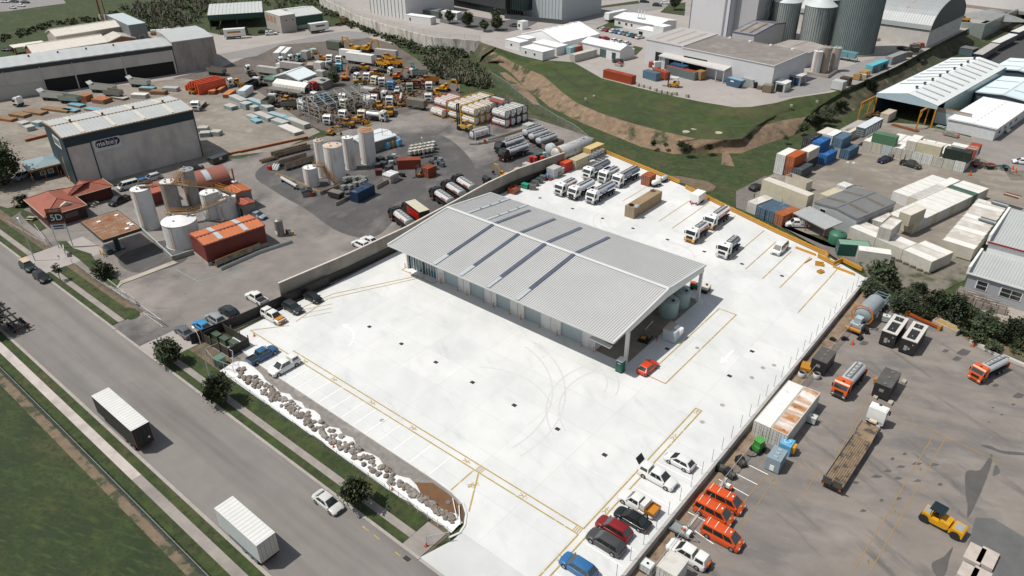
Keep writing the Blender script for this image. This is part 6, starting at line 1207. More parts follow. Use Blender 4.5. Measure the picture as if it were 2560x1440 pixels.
Ob('pipe',b,Pt('#6e6f6c'),t);bo('pump',Pt('#b3201a'),t,-1.9,-1.0,-1.4,-.7,0,1.1)
t=Tg('pipe_cylinder','long steel cylinder lying on stands beside the tank bund','steel cylinder',tuple(A('M2',690,660,.8)-V((0,0,.8))),-14);a0,a1=A('M2',610,605,.8),A('M2',770,695,.8);L=(a1-a0).length;t.rotation_euler.z=atan2((a1-a0).y,(a1-a0).x);Ob('shell',MB().cyl((-L/2,0,.9),(L/2,0,.9),.42,n=16),ALU,t,Sm=40);Ob('stand',MB().box(-L/2+.5,-L/2+.8,-.5,.5,0,.6).box(L/2-.8,L/2-.5,-.5,.5,0,.6),CHAS,t);Ob('flange',MB().cyl((L/2,0,.9),(L/2+.15,0,.9),.5,n=16),GALV,t)
shed('tool_hut','small dark grey hut with ribbed roof beside the short white tank',A('D5',280,1060,1.2),-30,2.2,2.6,1.3,1.7,'u',Pt('#767873'),Mt('hut_dark_roof',(.05,.058,.06),.6,0,.1),over=.1,rib=.3)
put(DRUM,'drum','red drum beside the small dark hut','drum','D5',348,1125,0,['#b01d18'],0,.4,sc=1.1)
cont('dark blue twenty foot container standing in the left yard','P',892.5,483.3,2.59,6.8,'Y','#12304c',20,flip=True)
t=Tg('dump_skip','black open skip left of the dark blue container','skip',A('D5',730,1160),10);Ob('body',MB().pm([(-1.7,.3),(1.5,.3),(2.0,1.5),(-2.0,1.5)],-1,1),BLACK,t);bo('load',Pt('#6f6a62'),t,-1.7,1.7,-.9,.9,1.5,1.62)
for i,(x,y)in En(((860,890),(930,870),(1000,880),(1070,865),(1130,880),(830,1010),(930,1000),(1010,960),(1080,950),(1140,920))):
 for k in(0,1.16):put(IBC,'fluid_tote','caged grey fluid tote in the stack behind the dark blue container','fluid tote','D5',x,y,5,['#83837c',DARK],k,.6,'totes behind the dark blue container')
shed('pump_house','small pale block pump house right of the dark blue container',A('D5',1540,800,2.0),5,2.6,3.2,2.0,2.05,'u',Pt('#a59d95'),TWT,over=.05)
shed('tin_shed','pale gable roofed shed behind the rusty topped tank',A('D5',1260,250,3),84,11,8,3,3.6,'u',Mt('shed_grey_wall',(.16,.155,.15),.8,0,.15,.6),Mt('pale_blue_roof',(.56,.59,.6),.5,.1,.06,.3),over=.1)
cont('brick red container in the tote yard','M2',2080,420,2.59,46,'X','#7c3620',20,flip=True);cont('rust brown container end in the tote yard','M2',2160,520,2.59,2,'Y','#7a3a22',10)
R=random.Random(3)
for i in Rg(6):
 for j in Rg(3):
  x,y=1990+i*45-j*10,285-i*8+j*32
  for k in(0,1.16):put(IBC,'fluid_tote','white fluid tote in the large stack behind the brick red container','fluid tote','M2',x,y,3,[R.choice(['#b9b6ae','#a9a79f','#b2a48f'])],k+.0,.6,'totes behind the brick red container')
for i,(x,y)in En(((1760,400),(1800,380),(1840,400),(1770,450),(1830,440),(1870,420),(2190,440),(2240,400),(2260,450),(2290,420),(1990,480),(2040,490),(2230,500),(1880,490),(2310,470))):put(IBC,'fluid_tote','grey caged fluid tote standing loose in the tote yard','fluid tote','M2',x,y,20*i,[R.choice(['#5d6265','#767a78','#a8a8a2','#3c4042'])],0,.6,'loose totes in the tote yard')
for i,(x,y)in En(((1720,275),(1770,260),(1830,250))):put(PALL,'covered_pallet',('blue tarpaulin covered pallet at the tote yard corner','orange and blue covered pallet at the tote yard corner','blue covered pallet nearest the low wall of the tote yard')[i],'pallet','M2',x,y,15,[('#5fa6c8','#b5803a','#5a9fc4')[i]],0,.6,sc=1.9)
for i,(x,y,c_)in En(((1660,430,'#23282a'),(1690,480,'#2d2f30'),(1640,560,'#54231e'),(1620,500,'#2b2d2e'),(1750,520,'#3a3c3c'))):put(PALL,'machine_crate','dark machine crate in the shade of the tall tanks','crate','M2',x,y,25*i,[c_],0,.5,'machine crates beside the tall tanks',sc=1.5)
Bw('low concrete wall at the back of the tote yard',[A('M2',*q)for q in((1710,165),(1740,150),(1865,225))],1.0,.3,cap=CONC)
put(FORK,'forklift','orange forklift beside the tote yard','forklift','M2',2080,560,250,['#a8621c','#2a2a2a'],0,1)
p_=A('M2',1885,600);t=Tg('wheelbarrow','dark cart lying near the pump house','cart',tuple(p_),20);bo('body',DARK,t,-.7,.7,-.4,.4,.4,.9);Ob('wheel',MB().cyl((.8,-.1,.25),(.8,.1,.25),.25),TYRE,t)
BKT=Mt('truck_black',(.014,.014,.015),.35,0,.1,1,coat=.2);RDT=Pt('#8e1712')
put(TK3,'tanker_truck','black tanker truck in the pair behind the concrete wall, nearer of the two silver tanks','tanker truck','M3',560,1130,164,[BKT,ALU,Pt('#8d5a4a'),RDT]);put(TK3,'tanker_truck','black tanker truck, middle of those behind the concrete wall','tanker truck','M3',670,1060,164,[BKT,ALU,Pt('#8d5a4a'),RDT]);put(TK3,'tanker_truck','black tanker truck, farthest of the three behind the concrete wall','tanker truck','M3',770,1005,164,[BKT,ALU,Pt('#8d5a4a'),RDT])
put(TK3,'tanker_truck','black tanker truck in front of the red sided box truck behind the wall','tanker truck','M3',170,1330,164,[BKT,ALU,Pt('#8d5a4a'),RDT])
put(BOXT,'box_truck','black and red box truck with cream roof behind the concrete wall','truck','M3',300,1250,164,[BKT,BKT,Pt('#b9b39c'),RDT,Pt('#a01e14')],0,2.2)
put(TK4,'tanker_truck','black tanker truck with orange cab sign beside the trailers, nearer of two','tanker truck','M3',1250,690,262,[BKT,ALU,Pt('#6f7a8a'),Pt('#5a1712')]);put(TK4,'tanker_truck','black tanker truck behind the one with the orange cab sign','tanker truck','M3',1210,620,262,[BKT,ALU,Pt('#6f7a8a'),BKT])
for i,(x,y)in En(((1430,490),(1490,530),(1560,570))):put(TTR,'tank_trailer',('silver tank trailer farthest left by the grass','silver tank trailer in the middle of three by the grass','silver tank trailer nearest the open bin trailer')[i],'tank trailer','M3',x,y,263,[WHT,ALU,Pt('#8c9298')],0,1.8)
t=Tg('bin_trailer','open grey bin trailer beside the silver tank trailers','trailer',tuple(A('M3',1620,630,1)-V((0,0,1))),83);b=MB().box(-3.2,3.2,-1.2,1.2,.8,.95)
for s in PM:b.box(-3.2,3.2,s*1.2-.05,s*1.2+.05,.95,2.1).box(s*3.2-.05,s*3.2+.05,-1.15,1.15,.95,2.1)
Ob('bin',b,Pt('#6a645e'),t);bo('load',DARK,t,-3.1,3.1,-1.1,1.1,.95,1.3)
for x in(-2,-.8,2):
 for s in PM:Ob('wheel',MB().cyl((x,s-.15,.48),(x,s+.15,.48),.48),TYRE,t)
put(EXC,'excavator','yellow excavator working behind the concrete wall','excavator','M3',1150,900,185,['#b8821a'],0,1,sc=.62)
put(PALL,'crate','cream crate behind the top of the concrete wall, left of two','crate','M3',1290,870,0,['#b59a78'],0,1,sc=1.6);put(PALL,'crate','pale crate behind the top of the concrete wall, right of two','crate','M3',1370,815,0,['#a8a49b'],0,1,sc=1.5)
for i,(x,y,c_)in En(((1410,775,'#a82a20'),(1450,780,'#b22f25'),(1500,740,'#2f6d55'),(1540,735,'#8fb0bd'),(1475,755,'#283032'),(1520,770,'#b53528'))):put(DRUM,'drum',('dark red drum behind the end of the concrete wall','bright red drum behind the end of the concrete wall','green drum behind the end of the concrete wall','pale blue drum behind the end of the concrete wall','black drum behind the end of the concrete wall','red drum nearest the big horizontal tank')[i],'drum','M3',x,y,0,[c_],0,.5,sc=1.9)
t=Tg('black_tank','black rounded tank standing behind the concrete wall','tank',A('M3',990,1010),-15);b=MB();tank_body(b,-1.1,1.1,.8,.9,1.5);Ob('shell',b,BKT,t,Sm=50);bo('cradle',CHAS,t,-1.1,1.1,-.5,.5,0,.7)
IY,IRD,IDK,ITW=Pt('#b58a1c'),Pt('#9a1d1c'),Pt('#2f3436'),Mt('iso_white',(.62,.62,.6),.45,0,.08,.8,Sn=((.4,.36,.3),.8,.62,.85))
RDM=Pt('#b53a2a');o0=A('M3',865,440);R=random.Random(5)
def Is(o0,phi,nu,nv,nz,frame,lab,g,skip=()):
 p=rad(phi);U=V((cos(p),sin(p),0));W_=V((-sin(p),cos(p),0))
 for i in Rg(nu):
  for j in Rg(nv):
   for k in Rg(nz):
    if(i,j,k)in skip:continue
    c=o0-U*(3.03+i*6.15)+W_*(1.22+j*2.5);fr=frame(i,j,k);ISO.put('tank_container',lab(i,j,k),'tank container',(c.x,c.y,k*2.57),phi,[fr,ITW,RDM],g)
Is(A('M3',870,445),-4,2,3,2,lambda i,j,k:IY,lambda i,j,k:'white tank container in yellow frame in the stacked block','yellow framed tank containers')
Is(A('M3',870,445)+V((.3,7.6,0)),-4,2,3,2,lambda i,j,k:IDK if i==0 else IY,lambda i,j,k:'white tank container in %s frame in the far part of the block'%('dark' if i==0 else 'yellow'),'tank containers in the far part of the block')
Is(A('M3',1165,468),-4,1,4,2,lambda i,j,k:IRD if k==0 and j==0 else IDK,lambda i,j,k:'white tank container in red frame under the dark framed ones' if k==0 and j==0 else 'white tank container in dark frame in the right hand block','dark framed tank containers')
Is(A('M3',870,445)+V((-12.6,1.0,0)),-4,1,3,2,lambda i,j,k:IRD,lambda i,j,k:'white tank container in red frame at the far left of the block','red framed tank containers')
c=A('M3',1080,195,5.3);tag(Ob('steel_cover',MB().box(-3,3,-1.2,1.2,5.15,5.3),Pt('#8a3518'),loc=(c.x,c.y,0),yaw=-4),'brick red steel cover lying on top of the tank container block','cover')
c=A('M3',525,305,1.3);ISO.put('tank_container','white tank container in yellow frame standing alone left of the block','tank container',(c.x,c.y,0),-5,[IY,ITW,RDM]);c=A('M3',915,505,1.4);ISO.put('tank_container','white tank container in dark frame standing alone in front of the block','tank container',(c.x,c.y,.3),80,[IDK,ITW,RDM])
t=Tg('reach_stacker','tan reach truck with tall black mast handling the tank containers','reach truck',A('M3',770,480),185);TN=Pt('#a98a44');Ob('body',MB().box(-2.6,1.6,-1,1,.7,1.5).box(-2.6,-1.4,-1,1,1.5,1.9),TN,t);bo('cab',TN,t,-.9,.3,-.7,.7,1.5,3.0);bo('cab_window',GLASS,t,-.85,.33,-.72,.72,2.1,2.8);b=MB()
for s in(-.45,.45):b.box(1.9,2.3,s-.14,s+.14,.2,7.6)
b.box(1.95,2.25,-.4,.4,7.3,7.6);Ob('mast',b,BLACK,t);b=MB()
for s in PM:b.tube([(2.4,s*.4,2.6),(3.6,s*1.3,2.6),(3.6,s*1.3,1.9)],.12).box(2.4,2.7,-1.2,1.2,2.3,2.7)
Ob('grab',b,TN,t)
for x in(-1.8,1.2):
 for s in PM:Ob('wheel',MB().cyl((x,s*1.05-.25,.65),(x,s*1.05+.25,.65),.65),TYRE,t)
cont('white low box at the end of the dark framed tank containers','M3',1385,440,2.2,-4,'Y','#a9a9a4',10)
t=Tg('loading_stand','white and red loading stand with long grey pipe by the tank containers','loading stand',A('M3',880,620),75);Ob('post',MB().cyl((0,0,0),(0,0,3),.12).cyl((0,0,0),(0,0,.6),.16),Pt('#c2b8b0'),t);Ob('pipe',MB().cyl((.6,-.4,.3),(9,-1.4,.5),.25,n=8).cyl((-1.5,1.0,.3),(.6,-.4,.3),.2,n=8),Pt('#777c78'),t);Ob('valve',MB().cyl((2.6,-.7,.2),(2.6,-.7,1.2),.4,n=10),Pt('#b03a20'),t)
Bw('low concrete wall in front of the silver tank trailers',[A('M3',*q)for q in((1000,590),(1350,480))],.6,.3,cap=CONC)
Wf('tall wire fence between the left yard and the grass',[A('F3',*q)for q in((440,690),(610,800),(760,930),(900,1010),(1060,1110),(1210,1190),(1330,1290))],2.2,4)
TILE=Mt('clay_tile_roof',(.25,.075,.045),.75,0,.12,.6,Sn=((.18,.06,.04),.4,.5,.75));BRK=Mt('dark_red_wall',(.065,.014,.012),.8,0,.15,.8)
def hiproof(t,x0,x1,y0,y1,ze,zr,m,hip=(1,1),name='roof'):
 a_=(y1-y0)/2;ym_=(y0+y1)/2;xa,xb=x0+a_*hip[0],x1-a_*hip[1];b=MB().add([(x0,y0,ze),(x1,y0,ze),(x1,y1,ze),(x0,y1,ze),(xa,ym_,zr),(xb,ym_,zr)],[(0,1,5,4),(2,3,4,5),(1,2,5),(3,0,4),(3,2,1,0)])
 n=int(a_/.42)
 for k in Rg(1,n):
  f_=k/n;z=ze+(zr-ze)*f_;d_=a_*f_;q=[(x0+d_*hip[0],y0+d_,z),(x1-d_*hip[1],y0+d_,z),(x1-d_*hip[1],y1-d_,z),(x0+d_*hip[0],y1-d_,z)]
  for i,j in((0,1),(1,2),(2,3),(3,0)):b.cyl(q[i],q[j],.035,n=4)
 Ob(name,b,m,t);Ob('gutter',MB().tube([(x0,y0,ze),(x1,y0,ze),(x1,y1,ze),(x0,y1,ze),(x0,y0,ze)],.09,5),Pt('#a99a86'),t);Ob('ridge_tile',MB().tube([(x0,y0,ze+.05),(xa,ym_,zr+.05),(xb,ym_,zr+.05),(x1,y0,ze+.05)],.08,5).tube([(x0,y1,ze+.05),(xa,ym_,zr+.05)],.08,5).tube([(x1,y1,ze+.05),(xb,ym_,zr+.05)],.08,5),Mt('ridge_tile_dark',(.17,.05,.035),.7),t)
q=[A('M1',*k,3.0)for k in((400,735),(785,620),(225,570),(995,475),(880,395))]
t=Tg('tiled_house','low house with red tiled hip roof at the corner of the left yard','house',(q[0].x,q[0].y),-4);ex=(q[1]-q[0]).length
w_=(q[2]-q[0]).length;L2=(A('M1',995,475,3)-A('M1',400,735,3));Lv=abs(L2.y)+.8
hiproof(t,-w_,0,0,ex,3.0,4.9,TILE,(.9,.9));hiproof(t,-w_,-w_+7.0,ex*.55,Lv,3.0,4.6,TILE,(.0,.0))if 0 else hiproof(t,-w_+.2,-w_+7.2,ex*.7,Lv,3.02,4.75,TILE,(.9,.9),'wing_roof')
bo('wall',BRK,t,-w_+.5,-.5,.5,ex-.5,0,2.95);bo('wing_wall',BRK,t,-w_+.7,-w_+6.7,ex-.5,Lv-.5,0,2.95);f=bo('window',Pt('#4a4a40'),t,-.49,-.42,ex*.45,ex*.75,1.2,2.3);bo('pane',GLASS,f,-.42,-.4,ex*.47,ex*.73,1.3,2.2)
Ob('gablet',MB().pm([(ex*.36,3.5),(ex*.8,3.5),(ex*.6,4.5)],-2.2,-1.5,'x'),Pt('#b9aaa0'),t);bo('door',DARK,t,-.5,-.45,ex*.8,ex*.95,.1,2.1)
cn=[A('M1',*k,5.6)for k in((925,945),(1272,830),(735,768))];c,ph,su,sv=R3('M1',(925,945),(1272,830),(735,768),5.6)
t=Tg('fuel_canopy','rusty flat roofed canopy on a single post in front of the white tanks','canopy',(c.x,c.y),ph);b=MB();n=16
b.box(-su/2+.1,su/2-.1,-sv/2+.1,sv/2-.1,5.5,5.62)
for k in Rg(22):x=-su/2+.3+(su-.6)*k/21;b.box(x-.12,x+.12,-sv/2+.3,sv/2-.3,5.62,5.7)
Ob('roof',b,Mt('rusty_canopy_roof',(.3,.16,.085),.75,0,.2,.6,Sn=((.42,.33,.28),.5,.5,.7,(3,1,1)),more=(((.24,.1,.04),.4,.52,.7),)),t);b=MB()
for a_,d_,e_,g_ in((-su/2,su/2,-sv/2,-sv/2+.1),(-su/2,su/2,sv/2-.1,sv/2),(-su/2,-su/2+.1,-sv/2+.1,sv/2-.1),(su/2-.1,su/2,-sv/2+.1,sv/2-.1)):b.box(a_,d_,e_,g_,5.1,5.75)
Ob('fascia',b,Pt('#151b1d'),t);Ob('post',MB().box(-.9,.9,-1.2,1.2,0,.25).box(-.3,.3,-.5,.5,.25,5.45).box(-2.2,2.2,-.2,.2,5.0,5.45),Pt('#22383c'),t)
for x,y in((-3,-1.2),(-3.6,2.6),(2.4,2.8),(3.4,3.0),(4.6,1.6)):bo('roof_light',WHT,t,x-.35,x+.35,y-.35,y+.35,5.7,5.9)
bo('fuel_pump',Pt('#1a3338'),t,-1.2,1.4,-2.6,-1.4,0,1.1);Ob('guard_hoop',MB().tube([(-.3,-3.4,0),(-.3,-3.4,1),(1.6,-3.4,1),(1.6,-3.4,0)],.08).tube([(-.3,-3.0,.6),(1.6,-3.0,.6)],.08),YEL,t)
t=Tg('pole_sign','tall black and orange sign on two poles at the driveway','sign',tuple((A('E1',1250,1420)+A('E1',1720,1400))/2),0);pa,pb=A('E1',1290,1440),A('E1',1720,1400);d=pb-pa;t.location=((pa.x+pb.x)/2,(pa.y+pb.y)/2,0);t.rotation_euler.z=atan2(d.y,d.x);w_=d.length/2;yws=az(d);b=MB()
for s in PM:b.cyl((s*w_,0,0),(s*w_,0,9),.1,n=8)
Ob('pole',b,GALV,t);s1=bo('board',Pt('#0d0f10'),t,-w_-.1,w_+.1,-.12,.12,5.6,9.0);bo('band',Pt('#8f4a1c'),s1,-w_-.1,w_+.1,-.135,-.12,8.2,8.9);bo('band',Pt('#7a3a18'),s1,-w_-.1,w_+.1,-.135,-.12,5.6,5.9)
text('5D',1.9,Pt('#c9ccc8'),s1,Matrix.Translation((.2,-.13,7.0))@Matrix.Rotation(pi/2,4,'X'));s2=bo('lower_board',Pt('#b3bfc2'),t,-w_,w_,-.1,.1,4.3,5.4);Ob('lettering_band',MB().box(-w_*.7,w_*.7,-.115,-.1,4.9,5.25).box(-w_*.7,w_*.7,-.115,-.1,4.4,4.62),Pt('#20303c'),s2)
text('WAXER',.5,Pt('#b9a98a'),s1,Matrix.Translation((.1,-.15,8.55))@Matrix.Rotation(pi/2,4,'X'))
p_=A('M1',290,755);t=Tg('picnic_table','pale wooden picnic table on the lawn in front of the tiled house','picnic table',tuple(p_),30);bo('top',Pt('#9a8f82'),t,-.9,.9,-.4,.4,.7,.76)
for s in PM:bo('bench',Pt('#a89c8e'),t,-.9,.9,s*.75-.14,s*.75+.14,.42,.47);Ob('leg',MB().box(s*.6-.05,s*.6+.05,-.8,.8,0,.42).box(s*.6-.05,s*.6+.05,-.3,.3,.42,.7),Pt('#8b7f70'),t)
Gd('grass_verge',[A('M1',*k)for k in((200,660),(300,700),(420,830),(350,860),(250,780),(180,700))],.04,GRASS);Gd('grass_verge',[A('M1',*k)for k in((520,950),(600,945),(660,1010),(820,1060),(900,1200),(1080,1300),(1030,1390),(700,1100),(560,1010))],.045,GRASS)
tag(Ob('low_kerb',MB().loft([[A('M1',x,y,z)for x,y in((1040,1370),(1085,1305),(1560,1120),(1600,1140),(1100,1330),(1060,1365))]for z in(0.004,.1)][::1]),CONC),'low concrete kerb curving from the canopy lawn to the bund wall','kerb')
car('ute','dark pickup beside the entrance of the tiled house','M1',1070,575,-75,'#23282a',cat='pickup truck');car('van','white van parked at the end of the red lean-to','M1',1150,445,265,'#b6bbb5');car('hatch','blue car parked between the white van and the pale car','M1',1265,410,265,'#2a6aa0');car('suv','pale grey car parked in front of the concrete wall of the blue warehouse','M1',1370,370,265,'#a9b0b2');car('sedan','dark car in the shade of the blue warehouse','M1',1750,290,250,'#1a2022');car('suv','silver car in the shade of the big tree by the hut','M1',195,355,-60,'#9aa0a2')
car('sedan','grey sedan beside the red shed and pump house','M2',350,1000,12,'#7f8d95');car('sedan','white car half hidden behind the concrete wall','M2',1540,1265,180,'#c9cac8');car('suv','white suv behind the concrete wall beside the white car','M2',1450,1310,180,'#c9cac8')
t=Tg('dark_vehicle','dark box vehicle with a pale poster at the right end of the blue warehouse','vehicle',A('M1',1965,205,.9),5);bo('body',Pt('#1c2224'),t,-1.1,1.1,-2.4,2.4,-.6,.9);bo('poster',Pt('#c9a3a0'),t,1.1,1.13,-.4,.4,.0,.7)
p=Proto();p.add('bollard',MB().cyl((0,0,0),(0,0,1.4),.13,n=10).cyl((0,0,1.4),(0,0,1.48),.13,.05,10),Pt('#b5701c'))
for x,y in((560,355),(935,410),(685,440),(1852,190),(640,410)):p.put('bollard','orange bollard guarding a corner of the blue warehouse','bollard',A('M1',x,y),group='bollards at the blue warehouse')
t=Tg('debris_heap','pale rubble and bundles beside the house entrance','rubble',A('M1',850,620),0);b=MB();rr=random.Random(9)
for k in Rg(14):x,y=rr.uniform(-1.5,1.5),rr.uniform(-1,1);b.at(x,y,0,rr.random()*90).box(-.3,.3,-.2,.2,0,.3+.5*rr.random());b.T=None
Ob('block',b,Pt('#8d8a80'),t);Ob('pole',MB().tube([(-1.5,0,.6),(1.5,.6,.9)],.06).tube([(-1,-.8,.5),(1.2,-.2,.8)],.06),WHT,t)
t=Tg('vertical_tank','grey stubby silo with pale sign at the end of the red shed','tank',A('M2',600,1220),0);Ob('shell',MB().rev([(.9,0),(.9,3.6),(.6,3.9),(0,4)],18),Pt('#77766f'),t,Sm=40);bo('sign',WHT,t,-.4,.4,-.95,-.9,.5,1.3)
t=Tg('yard_clutter','drums and pipe ends beside the red shed','drums',A('M2',690,1210),0)
for k,c_ in En(('#8e2a1e','#2b2d2e','#a2a29a','#b07f22')):Ob('drum',MB().cyl((-.8+.6*k,.3*(k%2),0),(-.8+.6*k,.3*(k%2),.9),.28,n=10),Pt(c_),t)
gl=MB()
for p_,q_ in(((1580,1200),(1790,1310)),((1790,1310),(2304,1160)),((870,680),(1200,660)),((870,680),(830,760)),((1200,660),(1260,760))):line(gl,A('M1',*p_),A('M1',*q_),.2,.0)
Ob('green_line_marking',gl,Mt('green_line_paint',(.16,.27,.2),.8,0,.2,1))['kind']='structure'
# blue warehouse and its storage yard
NAVY=Mt('navy_cladding',(.007,.028,.036),.6,0,.1,.4);PRC=Mt('precast_wall',(.45,.425,.395),.85,0,.14,.4,Sn=((.31,.3,.28),.25,.5,.72,(1,1,.3)),more=(((.52,.5,.47),.12,.55,.8,(1,1,.3)),))
PALE=Mt('pale_metal_roof',(.38,.4,.39),.5,.1,.06,.25,Sn=((.38,.4,.39),.3,.55,.8));BEIGE=Mt('beige_skylight',(.5,.46,.4),.5,0,.06)
c,ph,su,sv=R3('F1',(550,1235),(1745,980),(365,1088),13.3);MB_=A('M1',700,430)
W2=shed('warehouse','large warehouse with navy cladding and grey precast wall',c,-7.4,su,sv,13.1,13.9,'v',PRC,PALE,sky=4,skym=BEIGE,vents=4,trim=Mt('rust_trim',(.33,.2,.12),.7),rib=.9,fascia=(2.6,NAVY),over=.2)
hs,hv=su/2-.2,sv/2-.2
Ob('end_cladding',MB().pm([(-hs-.05,0),(-hs+0,0),(hs,0),(hs+.05,0),(hs+.05,12.9),(0,13.7),(-hs-.05,12.9)],-hv-.09,-hv-.005),NAVY,W2);bo('doorway',Mt('door_dark',(.02,.02,.02),.8),W2,-3.2,1.6,-hv-.12,-hv-.095,0,6.4);bo('sliding_door',Pt('#a9834a'),W2,1.0,1.6,-hv-.14,-hv-.122,0,6.4)
b=MB()
for y in(-hv+.1,-hv+5.6):b.box(hs+.005,hs+.12,y-.12,y+.12,0,10.6)
b.box(hs+.005,hs+.1,hv-.25,hv,0,10.6);Ob('downpipe',b,NAVY,W2)
sg=bo('sign',Pt('#b4bfc2'),W2,hs+.08,hs+.16,-hv+6.0,-hv+12.4,7.9,10.7);b=MB();n=8
pr=[(-hv+7.4-.95*cos(-pi/2+pi*i/n)if 0 else-hv+7.4-.95*sin(pi*i/n),9.6+.95*cos(pi*i/n))for i in Rg(n+1)]+[(-hv+11.3+.95*sin(pi*i/n),9.6-.95*cos(pi*i/n))for i in Rg(n+1)]
b.pm(pr,hs+.165,hs+.19,'x');lz=Ob('badge',b,Pt('#0b1a30'),sg)
for k,ch in En('mabey'):
 y=-hv+7.35+k*1.0;text(ch,1.6,Pt('#dfe3e2'),lz,Matrix.Translation((hs+.21,y,9.6))@Matrix.Rotation(pi/2,4,'Z')@Matrix.Rotation(pi/2,4,'X'))
 if k:bo('divider',Pt('#dfe3e2'),lz,hs+.191,hs+.2,y-.52,y-.48,8.66,10.54)
s3=bo('sign',WHT,W2,-1.6,4.2,-hv-.14,-hv-.1,9.0,11.6);bo('badge',Pt('#46586b'),s3,-1.1,3.7,-hv-.16,-hv-.14,9.5,11.1)
c=A('M1',400,225,3.4);t=shed('office_hut','small hut with pale blue hip roof and orange verandah posts beside the blue warehouse',c,-7,8.6,9.5,3.1,3.2,'u',NAVY,Mt('blue_hut_roof',(.2,.27,.29),.5,.1,.08,.4),over=1.2,rib=.5,trim=Pt('#a9701f'),Op=(('e',1.2,1.3,1.0,2.2,'window'),('e',3.0,1.3,1.0,2.2,'window'),('s',2,1.2,1.0,2.2,'window')))
b=MB()
for y in(-4.5,-1.5,1.5,4.5):b.cyl((4.1,y,0),(4.1,y,3.1),.08,n=6)
Ob('verandah_post',b,Pt('#b5761f'),t);Ob('hip_roof',MB().add([(-4.3,-4.75,3.3),(4.3,-4.75,3.3),(4.3,4.75,3.3),(-4.3,4.75,3.3),(-1,0,4.4),(1,0,4.4)],[(0,1,5,4),(1,2,5),(2,3,4,5),(3,0,4)]),MATS['blue_hut_roof'],t)
LW=Mt('long_wall_pale',(.44,.42,.39),.75,0,.1,.3,Sn=((.33,.31,.285),.2,.55,.8,(1,1,.3)))
def Qb(name,lab,base,h,wall,roof,band=None,hr=None,dz=0):
 """building over four base points, listed left-near, right-near, right-far, left-far"""
 P=[V((p[0],p[1],0))for p in base];c=sum(P,V((0,0,0)))/4;t=Tg(name,lab,'building',tuple(c),0);Q=[p-c for p in P];Ob('wall',MB().pm([(p.x,p.y)for p in Q],0,h,'z'),wall,t)
 k=1.01;top=[p*k for p in Q];m1,m2=(top[0]+top[3])/2,(top[1]+top[2])/2;r=hr or h+.4;b=MB()
 n=24
 for a_,d_,e_,f_ in((top[0],top[1],m2,m1),(top[3],top[2],m2,m1)):
  for i in Rg(n):
   u0,u1,u2=i/n,(i+.45)/n,(i+1)/n;z=h+.02
   A0,A1,A2=a_.lerp(d_,u0),a_.lerp(d_,u1),a_.lerp(d_,u2);B0,B1,B2=m1.lerp(m2,u0),m1.lerp(m2,u1),m1.lerp(m2,u2)
   b.add([(A0.x,A0.y,z),(A1.x,A1.y,z+.07),(A2.x,A2.y,z),(B0.x,B0.y,r),(B1.x,B1.y,r+.07),(B2.x,B2.y,r)],[(0,1,4,3),(1,2,5,4)])
 Ob('roof',b,roof,t);b=MB().loft([[(p.x*s,p.y*s,z)for p in Q for s in(1,)]for z,s in((h-.25,1),(h+.02,1))],caps=False);b.v=[(x*1.012,y*1.012,z)for x,y,z in b.v];Ob('gutter',b,GALV,t)
 if band:b=MB();q0,q1=Q[0],Q[1];d=(q1-q0).normalized();n_=V((d.y,-d.x,0))*.08;b.loft([[(*(p)[:2],z)for p in(q0,q0+n_,q1+n_,q1)]for z in(h-band[0],h-.26)]);Ob('fascia_band',b,band[1],t)
 return t,Q
bA,bB=A('F1',20,900),A('F1',1600,660);bC,bD=A('F1',1975,600),A('F1',1602,662);dirn=(bB-bA).normalized();nrm=V((-dirn.y,dirn.x,0));nrm=nrm if nrm.dot(V((-1,.2,0)))>0 else-nrm
lft=bA-dirn*25;depth=17
t,Q=Qb('long_warehouse','long pale warehouse with dark band and open bays along the back of the storage yard',[lft,bB,bB+nrm*depth,lft+nrm*depth],10.2,LW,PALE,(1.6,Mt('dark_band',(.025,.035,.036),.6)),10.9)
u0=Q[1]-Q[0];L=u0.length;d=u0.normalized();n_=V((d.y,-d.x,0))
def onface(s0,s1,z0,z1,off):b=MB();p,q=Q[0]+d*s0,Q[0]+d*s1;b.loft([[(*(k)[:2],z)for k in(p+n_*.01,p+n_*off,q+n_*off,q+n_*.01)]for z in(z0,z1)]);return b
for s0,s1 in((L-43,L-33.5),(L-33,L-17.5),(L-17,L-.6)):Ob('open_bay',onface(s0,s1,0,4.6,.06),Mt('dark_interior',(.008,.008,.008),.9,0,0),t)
Ob('panel_wall',onface(6,L-43.5,0,4.2,.3),Pt('#a5a49e'),t);b=MB()
for s in(L-33.25,L-17.25,L-43.2,L-54):p=Q[0]+d*s+n_*.15;b.cyl((p.x,p.y,0),(p.x,p.y,9),.13,n=6)
Ob('downpipe',b,Pt('#b3b5b2'),t)
b=MB()
for k in Rg(5):p=Q[0]+d*(28+9*k)-n_*depth*.5;b.cyl((p.x,p.y,10.9),(p.x,p.y,11.5),.3,n=8)
Ob('roof_vent',b,DARK,t)
e2=bC-bB;t2,Q2=Qb('concrete_hall','tall stained concrete hall at the right end of the long warehouse',[bB+(bC-bB).normalized()*.3,bC,bC+nrm*24,bB+nrm*24+e2.normalized()*.3],11.3,Mt('stained_hall_wall',(.3,.275,.25),.85,0,.15,.4,Sn=((.17,.15,.13),.25,.48,.7,(1,1,.2))),PALE,None,11.9)
c=A('F1',1130,160,5.4);CRM=Mt('cream_roof',(.56,.53,.47),.6,0,.08,.5);CRW=Mt('cream_wall',(.38,.34,.28),.8,0,.1)
K1=A('F1',1090,240,5.5);K2=A('F1',510,330,5.5);dd=K1-K2;yw=az(dd);cc=(K1+K2)/2+V((-sin(rad(yw)),cos(rad(yw)),0))*6
